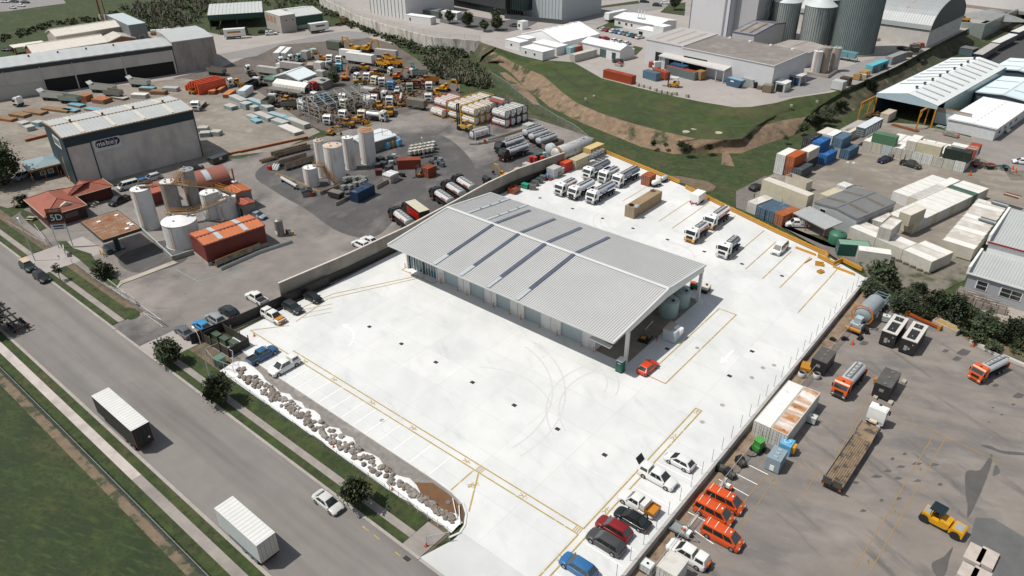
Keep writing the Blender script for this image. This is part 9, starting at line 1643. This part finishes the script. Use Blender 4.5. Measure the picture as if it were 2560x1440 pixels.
kk=[g('F4',170,490,9.2),g('F4',695,610,9.2)];d=kk[1]-kk[0];yw_=az(d);c=(kk[0]+kk[1])/2;t=Tg('loading_canopy','pale sloping canopy over the loading bays of the terminal','canopy',(c.x,c.y,PZ),yw_);L=d.length/2;Ob('roof',Rs(-L,L+3,0,4.4,7.5,5.6,.8,.1),PR,t);bo('fascia',MATS['pale_trim'],t,-L,L+3,-.1,0,4.1,4.5);b=MB()
for x in(-L+.3,L-.2,L+2.7):b.box(x-.15,x+.15,.1,.4,0,4.3)
Ob('post',b,GALV,t);bo('side_wall',WCL,t,-L+.2,-L+2.5,.5,6.5,0,4.2)
c,ph,su,sv=R3('D3',(790,550),(1000,470),(175,425),PZ);kt=A('D3',790,550,PZ+8)
kb=g('F4',770,370);TWt=Tg('grain_tower','tall white elevator tower with blue corner trim','tower',(kb.x,kb.y,PZ),-10);
wl_=(g('D3',790,550,13)-g('D3',180,425,13)).length;bo('wall',WCL,TWt,-wl_,0,0,14,0,42);Ob('corner_trim',MB().box(-.12,.12,-.12,.12,0,42).box(-wl_-.12,-wl_+.12,-.12,.12,0,42),BTR,TWt);Ob('downpipe',MB().box(-2.6,-2.1,-.35,-.003,0,42).box(-1.9,-1.7,-.25,-.003,0,42),Mt('duct_grey',(.36,.36,.37),.6),TWt);bo('side_wing',Mt('wing_grey',(.34,.34,.345),.6,0,.05),TWt,0.003,10,3.5,13.9,0,42);bo('roof',PR,TWt,-wl_-.2,.2,-.2,14.2,42,42.3)
c,ph,su,sv=R3('D3',(1255,528),(1855,330),(915,478),12);shed('annex','grey annexe with blue roof edge between the tower and the silos',c,-4,su,sv,12,13.6,'u',Mt('annex_wall',(.38,.37,.365),.7,0,.06),SR,base=PZ,rib=.7,over=.05,trim=BTR,sky=2,skym=Mt('sooty_strip',(.1,.09,.085),.8),Op=(('s',su*.5,su*.48,0,2.5,'#c9c9c6'),))
c=g('F4',1420,420,9.5);shed('annex','low shed with brown and pale roof in front of the silos',c,-7,15,15,9.5,10.2,'v',WCL,SR,base=PZ,ridge=.5,rib=.7,over=.1)
SG=Mt('silo_galv',(.15,.185,.18),.5,.1,.12,.5,Sn=((.2,.23,.225),.25,.5,.7,(1,1,.4)));SGL=Mt('silo_galv_pale',(.28,.305,.295),.5,.1,.12,.5,Sn=((.14,.16,.16),.2,.5,.65,(1,1,.3)));CNR=Mt('silo_cone',(.46,.5,.5),.5,0,.06,.5);RB=Mt('silo_rib',(.06,.08,.08),.6,.3)
def Bg(lab,f,l,r,h,sg=SG,nr=40,cone=4,z=PZ):
 p,q=g(f,*l,z),g(f,*r,z);R_=(q-p).length/2;d=(q-p).normalized();c=(p+q)/2+V((-d.y,d.x,0))*R_*.25;t=Tg('grain_silo',lab,'silo',(c.x,c.y,PZ),0);Ob('shell',MB().rev([(R_,0),(R_,h)],48),sg,t,Sm=40);Ob('cone_roof',MB().rev([(R_*1.02,h),(R_*1.02,h+.1),(.6,h+cone),(.6,h+cone+.8),(0,h+cone+.8)],40),CNR,t);b=MB()
 for k in Rg(nr):a=2*pi*k/nr;x,y=R_*cos(a),R_*sin(a);b.cyl((x,y,0),(x,y,h),.1,n=4)
 Ob('stiffener',b,RB,t);Ob('plinth',MB().rev([(R_*1.03,0),(R_*1.03,.5),(R_,.5)],40),CONC,t);return t
Bg('huge dark ribbed grain silo at the right of the tower','D4',(205,770),(862,820),36,nr=64)
Bg('pale patched grain silo with cone roof, left of the huge dark one','F4',(1420,400),(1680,440),15.1,SGL,40);Bg('grain silo with cone roof behind the lattice mast','F4',(1215,15),(1462,18),15.3,SGL,40,z=19.8);Bg('grain silo half hidden behind the patched one','F4',(1600,-20),(1785,8),15.6,SG,30,z=20);Bg('grain silo at the back right of the tower','F4',(1020,-15),(1205,0),16,SG,30,z=20)
t=Tg('lattice_mast','grey steel lattice mast standing on the annexe beside the tower','mast',tuple(g('F4',1120,160,13.4)),0);b=MB()
for x in(-2,2):
 for y in(-2,2):b.box(x-.15,x+.15,y-.15,y+.15,0,26)
Ob('leg',b,Pt('#76807c'),t);b=MB()
for k in Rg(6):
 z=k*4.3
 for s in(-2,2):b.cyl((-2,s,z),(2,s,z+4.3),.1,n=4).cyl((2,s,z),(-2,s,z+4.3),.1,n=4).cyl((s,-2,z),(s,2,z+4.3),.1,n=4).cyl((-2,s,z),(2,s,z),.1,n=4)
Ob('brace',b,Pt('#8a9490'),t)
for x,y,h_,r_,l,m_ in((1570,660,7.5,1.5,'smooth white upright tank beside the low shed',TW),(1640,650,8.5,1.7,'caged brownish upright tank between two others',Pt('#8f857b')),(1735,640,8,1.5,'grey upright tank at the right of the three',Pt('#a39d97'))):p_=g('F4',x,y);silo(r_,h_,.3).put('storage_tank',l,'storage tank',(p_.x,p_.y,PZ),-90,[m_,m_])
Bw('low concrete surround of the three upright tanks',[V((*p[:2],0))for p in(g('F4',1500,680),g('F4',1690,705),g('F4',1770,650))],PZ+1.1,.4,cap=CONC)
t=Tg('hopper_row','pale teal hopper bins at the foot of the huge silo','hopper',tuple(g('F4',1835,540)),-5);b=MB()
for k in Rg(3):b.pm([(-4+2.8*k,1.2),(-1.6+2.8*k,1.2),(-1.4+2.8*k,3.2),(-4.2+2.8*k,3.2)],-1.2,1.2)
Ob('hopper',b,Pt('#5f8a92'),t);b=MB()
for k in Rg(4):b.box(-4.2+2.8*k,-4+2.8*k,-1.2,-1.0,0,1.2).box(-4.2+2.8*k,-4+2.8*k,1.0,1.2,0,1.2)
Ob('leg',b,Pt('#5a6a6c'),t)
p_,q_=g('D4',1640,720),g('D4',2145,470);d=q_-p_;sv=d.length;an=az(d)-90;t=Tg('arched_store','long arched roof store with white walls behind the silos','store',(p_.x,p_.y,PZ),an);su=52;n=18;ah=9.5;h0=6.5
Ob('wall',MB().box(-su,0,0,sv,0,h0),Mt('store_wall',(.5,.48,.45),.8,0,.1,.4),t);ra=[(sv/2-(sv/2+.3)*cos(pi*i/n),h0+ah*sin(pi*i/n))for i in Rg(n+1)];b=MB();m=104
b.loft([[(-su-.2+(su+.4)*k/m,y,z+(.16 if k%2 else 0))for y,z in ra]for k in Rg(m+1)],caps=False,closed=False);Ob('arch_roof',b,Mt('arch_galv',(.36,.38,.38),.5,.3,.08,.3),t);Ob('gable_end',MB().pm(ra,-.15,.0,'x'),Mt('arch_dark',(.045,.06,.06),.6),t);Ob('gutter',MB().pm([(-.25,h0-.3),(-.25,h0+.05),(sv+.25,h0+.05),(sv+.25,h0-.3)],.001,.15,'x').box(-su,.1,-.2,-.003,h0-.3,h0),Pt('#3f4c4c'),t)
for x,fr in((-12,.25),(-22,.25),(-32,.2),(-42,.2)):b=MB();i=5;b.quad(*[(x+dx,ra[j][0]-.05,ra[j][1]+.2)for dx,j in((0,4),(.9,4),(.9,6),(0,6))]);Ob('skylight',b,MATS['brown_strip'],t)
cont('orange forty foot container on the grass edge of the terminal','F3',1725,690,PZ+2.7,-7,'X','#8f3a1c',40,flip=True);cont('slate blue container with white logo beside the forklift','F3',1945,665,PZ+2.59,-14,'X','#4d6878',20);cont('orange container behind the slate blue one','F3',2030,655,PZ+2.59,-14,'X','#9a4222',20)
cont('long grey container with orange top under the canopy','F4',495,655,PZ+2.7,-10,'X','#5f6a6a',40,roof=Pt('#a34a2a'));cont('teal container in the shade under the canopy','F4',400,600,PZ+3.4,-10,'X','#154a68',20)
cont('tan upright container end beside the loading bay','F4',552,650,PZ+2.9,-10,'Y','#8f6f48',10)
c=g('F4',860,745,PZ+1.2);t=Tg('waste_skip','slate blue tapered skip beside the loading bay','skip',(c.x,c.y,PZ),-10);Ob('body',MB().pm([(-2.6,.1),(1.9,.1),(3.0,2.5),(-3.0,2.5)],-1.2,1.2),Pt('#35526a'),t);bo('emblem',WHT,t,-1.2,0,-1.22,-1.2,1.6,2.0);bo('cover',Pt('#6f96a6'),t,-2.8,2.8,-1.1,1.1,2.5,2.56)
t=Tg('compactor','grey open compactor box next to the tapered skip','compactor',tuple(g('F4',985,775)),-10);Ob('body',MB().pm([(-2.4,.1),(2.2,.1),(2.2,.9),(1.6,2.5),(-2.4,2.5)],-1.2,1.2),Pt('#8d948f'),t);bo('hopper',DARK,t,2.2,2.9,-1.2,1.2,.2,1.9)
for x,y,c_,L,l in((1030,730,'#7a6a55',1.4,'brown crate pile on top of the compactor'),(1075,790,'#6a5f50',1.2,'heap of boxes right of the compactor')):put(PALL,'crate',l,'crate','F4',x,y,10,[c_],PZ,.5,sc=L)
put(PALL,'crate','tall brown slatted crate at the corner of the grain shed','crate','F4',1150,800,5,['#6d6351'],PZ,1,sc=2.4)
c=g('F4',1285,780,PZ+1.2);t=Tg('site_hut','white hut with dark open end in front of the grain shed','hut',(c.x,c.y,PZ),0);Ob('wall',MB().pm([(-1.6,0),(1.6,0),(1.6,2.7),(-1.6,3.0)],-2.4,2.4),Pt('#a9aaa6'),t);Ob('roof',MB().pm([(-1.7,3.0),(1.7,2.7),(1.7,2.85),(-1.7,3.15)],-2.5,2.5),WHT,t);bo('opening',MATS['dark_interior'],t,-1.2,1.0,-2.45,-2.41,.1,2.4)
c=g('F4',1410,715,PZ+1.5);Bb('bin_store','small store with blue doors and pale roof beside the grain shed',c,-5,4.5,4,3.2,Pt('#8e8c88'),PR,PZ,Op=(('s',.4,1.6,.1,2.6,'#22405f'),('s',2.4,1.6,.1,2.6,'#22405f'),('e',.4,3,.1,2.6,'#22405f')))
put(FORK,'forklift','yellow forklift on the terminal yard beside the slate blue container','forklift','F4',300,755,200,[YX,'#c9c9c4'],PZ,1,sc=1.5);put(CABO,'truck_cab','white truck with red bin at the left of the loading canopy','truck','F4',150,605,140,[WC,WC,WC,'#3a6a70'],PZ,1);b_=put(PALL,'skip_box','red and teal bin beside the white truck at the canopy','skip','F4',115,585,10,['#a03022'],PZ,.8,sc=2.0)
cont('light blue container on the terminal road by the bank','D4',855,990,PZ+2.7,-9,'Y','#5fa8b5',40);cont('grey container with dark lettering on the terminal road','D4',1150,862,PZ+2.7,-9,'Y','#8a8c8a',40)
car('sedan','black car parked behind the grey container near the arched store','D4',1305,720,-30,'#101616',PZ)
for i,(x,y,c_)in En(((620,1170,'#9a7a4a'),(700,1130,'#a8864f'),(750,1110,'#b08a4c'),(840,1060,'#6d5a45'),(880,1040,'#85705a'),(940,1020,'#6a5848'),(1000,1010,'#222624'),(690,1170,'#b5aa92'),(1450,720,'#7c7264'),(1500,700,'#8d857a'),(1560,690,'#8a4a34'),(1480,760,'#5d574c'),(1380,830,'#6d675c'))):put(PALL,'pallet_load','brown pallet load stored along the edge of the terminal bank','pallet','D4',x,y,-8+4*i,[c_],PZ,.6,'pallet loads along the terminal bank',sc=1.9)
put(PALL,'pallet_load','white wrapped pallet load standing nearest the yard corner','pallet','D4',335,1310,-5,['#b3b8b6'],PZ,.8,sc=3);put(PALL,'pallet_load','dark lidded pallet load behind the white wrapped one','pallet','D4',440,1240,-5,['#4a3f34'],PZ,.8,sc=2.6)
p=Proto();p.add('block',MB().box(-.5,.5,-.45,.45,0,.9).box(-.3,.3,-.25,.25,.9,.98),CONC)
for i,(x,y)in En(((1780,775),(1825,785),(1880,800),(1940,820),(1985,835),(2035,845),(2075,855),(2120,855),(2225,875))):p.put('edge_block','concrete block in the row along the grass edge of the terminal yard','concrete block',g('F3',x,y),-8,group='concrete blocks along the terminal edge')
for i,(f,x,y)in En((('F3',1310,900),('F3',1385,875),('F4',1360,960),('F4',1590,925))):p.put('concrete_inlet','pale concrete drain head set in the grass slope','drain head',A(f,x,y,4),20,group='drain heads in the grass slope',sc=.7)
for i,(f,x,y)in En((('F4',490,1160),('F4',415,1188),('F4',965,1148),('F4',710,1197))):c=A(f,x,y,3.3);o=Ob('manhole_ring',MB().cyl((0,0,-.3),(0,0,.15),1.0,n=16),CONC,loc=c);tag(o,'round concrete manhole in the grass slope below the terminal','manhole','manholes in the grass slope')
c,ph,su,sv=R3('F3',(1105,385),(1405,297),(762,300),7);MQ=Mt('marquee_white',(.8,.8,.8),.5,0,.02);shed('marquee','large white marquee tent with gabled roof',c,-7,su,sv,7,10.2,'v',MQ,MQ,base=PZ,rib=4,over=.05,Op=(('s',su*.84,1.4,.1,2.4,'window'),('s',su*.92,1.2,.1,2.4,'window')))
def cabin(lab,K,R,Lf,h=3,z=PZ,ops=()):
 c,ph,su,sv=R3('F3',K,R,Lf,z+h);c.z=0;return Bb('site_cabin',lab,c,-6,su,sv,h,Mt('cabin_white',(.58,.58,.57),.6,0,.05),Mt('cabin_top',(.7,.7,.69),.5,0,.04),z,ops)
cabin('wide white site cabin nearest the grass bank',(935,470),(1030,440),(728,425),3,PZ,(('s',2.4,.9,1.1,2.1,'window'),('s',7,.9,1.1,2.1,'window')));cabin('white site cabin behind the wide one, joined to its right',(1040,430),(1140,405),(850,375),3,PZ,(('s',10,.9,1.1,2.1,'window'),));cabin('small white cabin at the left of the marquee',(730,385),(770,360),(625,350),3,PZ,(('s',3.0,1.0,1.1,2.1,'window'),));cabin('small white cabin behind the left one at the marquee',(775,355),(850,340),(705,325),3)
cont('dirty white container beside the white site cabins','F3',1215,495,PZ+2.7,-7,'Y','#b1ada2',40,roof=DR_);cont('pale blue container behind the dirty white one','F3',1175,432,PZ+2.59,-7,'Y','#8fb0b5',20);cont('rust red container roof between the cabins and the white shed','F3',1225,425,PZ+2.59,-7,'Y','#8a4026',20)
c,ph,su,sv=R3('F3',(1640,450),(1735,415),(1290,375),PZ+4);shed('white_shed','white gabled shed with dark roller door right of the marquee',c,-7,su,sv,PZ+4,PZ+5.2,'u',MATS['cabin_white'],MQ,base=PZ,rib=1.2,over=.2,Op=(('s',su*.47,3,.05,3,'#4a5c5c'),('s',su*.78,1.8,.1,2.6,'#2a3c42')))
c=g('F3',1680,480,PZ+1.4);Bb('site_cabin','small white cabin attached to the right end of the white gabled shed',c,-7,4,4,3,MATS['cabin_white'],MATS['cabin_top'],PZ,(('s',1.2,1.2,1,2.2,'window'),))
car('suv','black suv parked below the white gabled shed','F3',1600,550,165,'#101414',PZ);t=Tg('equipment_pile','small red and white equipment pile on the terminal driveway','equipment',tuple(g('F3',1610,595)),0);bo('crate',Pt('#9a9088'),t,-1.2,1.2,-1,1,0,.9);bo('load',Pt('#a5382a'),t,-.4,.8,-.4,.6,.9,1.4)
for i,(x,y,c_,l)in En(((1475,258,'#b7b9ba','silver car at the left end of the terminal car row'),(1518,266,'#8a1c20','dark red car second in the terminal car row'),(1562,275,'#cfd0ce','white car third in the terminal car row'),(1605,283,'#2a5f94','blue car in the middle of the terminal car row'),(1642,290,'#8fb5c9','pale blue car right of the blue one in the terminal car row'),(1682,298,'#7a6d62','brown grey car in the terminal car row'),(1718,308,'#6fa0ac','teal grey car in the terminal car row'),(1760,320,'#2b2f31','dark car second from the right of the terminal car row'),(1798,330,'#c3c4c2','white car at the right end of the terminal car row'),(1420,335,'#45494b','dark grey car beside the marquee in the second row'),(1487,342,'#a02a2a','red car in the second row of the terminal car park'),(1575,360,'#cfd0ce','white car in the second row of the terminal car park'),(1620,372,'#b9bbbc','silver car beside the white one in the second row'),(1680,385,'#cfcfcd','white car at the right end of the second row'))):car('hatch',l,'F3',x,y,75 if i<9 else 80,c_,PZ)
car('sedan','dark car under the trees of the office car park','F3',675,225,15,'#1a2024',PZ);car('suv','dark suv parked on the terminal road verge','F3',1955,42,20,'#1c2a26',PZ);car('hatch','white car farther along the terminal road','F3',2025,22,20,'#cfcfcd',PZ);car('suv','dark car on the terminal road at the top edge','F3',1840,10,25,'#141a1c',PZ)
c=g('F3',1585,130,PZ+2.6);BOXL.put('box_trailer','white curtain sided trailer on the terminal road','trailer',(c.x,c.y,PZ),262,[WHT,WHT,CHAS,WHT,STR,GALV]);c=g('F3',1510,150,PZ+1.7);CABO.put('truck_cab','white tractor cab pulling the curtain sided trailer','truck',(c.x,c.y,PZ),262,[Pt(WC),WHT,WHT,Pt('#8a8a86')],sc=1.1)
c=A('F3',1850,175,PZ+3.5);shed('terminal_office','white low office building with pitched roof and flue pipes',A('F3',1850,160,PZ+4),-8,24,14,PZ+3.6,PZ+4.6,'u',MATS['cabin_white'],MQ,base=PZ,rib=1.5,over=.4,Op=(('s',2,1.4,1,2.2,'window'),('s',6,1.2,1,2.2,'window'),('s',9,1.2,1,2.2,'window')))
c=g('F3',1890,270,PZ+2.6);Bb('site_cabin','white annexe in front of the low office with flue pipes',c,-8,9,7,3,MATS['cabin_white'],MATS['cabin_top'],PZ,(('s',1.5,2.2,.6,2.4,'window'),));c=g('F3',1985,300,PZ+3);Bb('site_cabin','white block house at the left corner of the grain shed roof',g('F3',1995,300,PZ+3),-8,5,5,6,MATS['cabin_white'],MATS['cabin_top'],PZ,())
t=Tg('flue_pipe','group of white flue pipes on the low office roof','flue pipes',A('F3',1810,165,PZ+4.4),0);b=MB()
for x in(-1.5,0,1.5):b.cyl((x,0,0),(x,0,3.4),.22,n=8)
Ob('pipe',b,WHT,t);bo('base',GALV,t,-2,2,-.4,.4,-.1,.3)
c=g('F3',745,225,PZ+1.6);Bb('guard_booth','white guard booth with pole at the terminal gate',c,-8,3,3.5,3.2,WHT,WHT,PZ,(('s',.5,1.2,1,2.3,'window'),));tag(Ob('gate_wall',MB().box(-16,16,-.2,.2,0,1.9),Pt('#45494a'),loc=g('F3',865,195),yaw=12),'dark grey wall beside the guard booth','wall')
p_,q_=g('F3',160,95),g('F3',640,165);
t=Tg('dark_office','dark grey clad office building with narrow windows at the top','building',tuple(g('F3',590,150)),-6);bo('wall',Mt('dark_cladding',(.035,.037,.038),.6,0,.1),t,-46,0,0,22,3.2,14);bo('undercroft',Mt('dark_green_glass',(.012,.025,.025),.3),t,-45,-1,2,20,0,3.2);bo('roof',Pt('#5d6466'),t,-46.2,.2,-.2,22.2,14,14.4)
for k in Rg(12):x=-44+k*3.4;bo('window',Mt('blue_dark_glass',(.03,.05,.055),.1),t,x,x+1.0,-.06,-.003,6,11)
bo('glazed_end',MATS['dark_green_glass'],t,.003,9,2,20,3.2,12.5)
for k in Rg(6):bo('fin',MATS['dark_cladding'],t,.2+k*1.5,.35+k*1.5,1.7,2,0,12.5)
t=Tg('pale_warehouse','tall pale ribbed warehouse wall right of the dark office','warehouse',tuple(g('F3',720,140)),-5);bo('wall',Mt('ribbed_pale',(.36,.39,.4),.6,0,.05),t,0,24,2,30,0,17);b=MB()
for k in Rg(13):b.box(k*2,k*2+.2,1.85,2,0,17)
Ob('rib',b,Pt('#9aa5aa'),t);bo('roof',WHT,t,-.3,24.3,1.7,30.3,17,17.4)
p_=g('F2',1650,180);t=Tg('white_hall','white ribbed hall at the top beside the retaining wall','hall',(p_.x,p_.y,PZ),-2);bo('wall',Mt('hall_white',(.55,.55,.54),.6,0,.05),t,-26,0,0,30,0,12.6);b=MB()
for k in Rg(11):b.box(-26+k*2.55,-25.7+k*2.55,-.15,-.003,0,12.6)
Ob('rib',b,Pt('#8e908e'),t);bo('roof',PR,t,-26.3,.3,-.3,30.3,12.6,13)
for x,y,su_,sv_,l in((1770,150,14,4,'long white cabin beside the white ribbed hall'),(2030,110,11,4,'white cabin with windows in front of the dark office'),(1840,90,16,6,'grey roofed low store behind the long white cabin')):c=A('F2',x,y,PZ+2.6);Bb('site_cabin',l,c,8,su_,sv_,3,MATS['cabin_white']if 'white' in l[:12]else Pt('#5c625f'),MATS['cabin_top']if 'white' in l[:12]else Pt('#76807c'),PZ,(('s',2,1,.8,2.2,'window'),))
Wf('tall fence along the top of the retaining wall',WALLTOP,2.2,8,z=PZ+.5)
p_=g('F5',1690,75);t=Tg('far_warehouse','long white warehouse wall at the top right','warehouse',(p_.x,p_.y,PZ),-8);bo('wall',Mt('far_white',(.55,.53,.52),.7,0,.05),t,-10,120,0,40,0,13);Ob('trim',MB().box(-10,120,-.1,-.003,0,1.4).box(-10.2,120.2,-.3,40.2,13,13.5),Pt('#8a847c'),t)
b=MB();rr=random.Random(7);n=20
b.loft([[(14*k*cos(2*pi*i/n)*(1+.1*rr.random()),5.5*k*sin(2*pi*i/n)*(1+.1*rr.random()),4.2*(1-k))for i in Rg(n)]for k in(1,.75,.5,.25,.05)]);c=g('F5',1960,190);tag(Ob('gravel_heap',b,Mt('grey_aggregate',(.2,.21,.205),.9,0,.15,.5),loc=c,yaw=12),'long grey gravel heap behind the concrete bunker wall at the top right','gravel heap')
Bw('pale concrete bunker wall around the gravel heap',[V((*p[:2],0))for p in(g('F5',1650,285),g('F5',1890,300),g('F5',2290,110))],PZ+2.2,.6,m=Pt('#9aa39c'),cap=Pt('#9aa39c'))
put(EXC,'excavator','red orange excavator beside the gravel heap','excavator','F5',2160,90,20,['#b03a1c'],PZ,1.2,sc=1.4);put(EXC,'excavator','tan excavator arm between the arched store and the gravel heap','excavator','F5',1700,195,170,['#a8742a'],PZ,1.2,sc=.9)
Bw('low concrete kerb with pipes along the front of the arched store',[V((*p[:2],0))for p in(g('D4',900,620),g('D4',1120,600),g('D4',1400,650))],PZ+1.0,.5,m=Pt('#a39c90'))
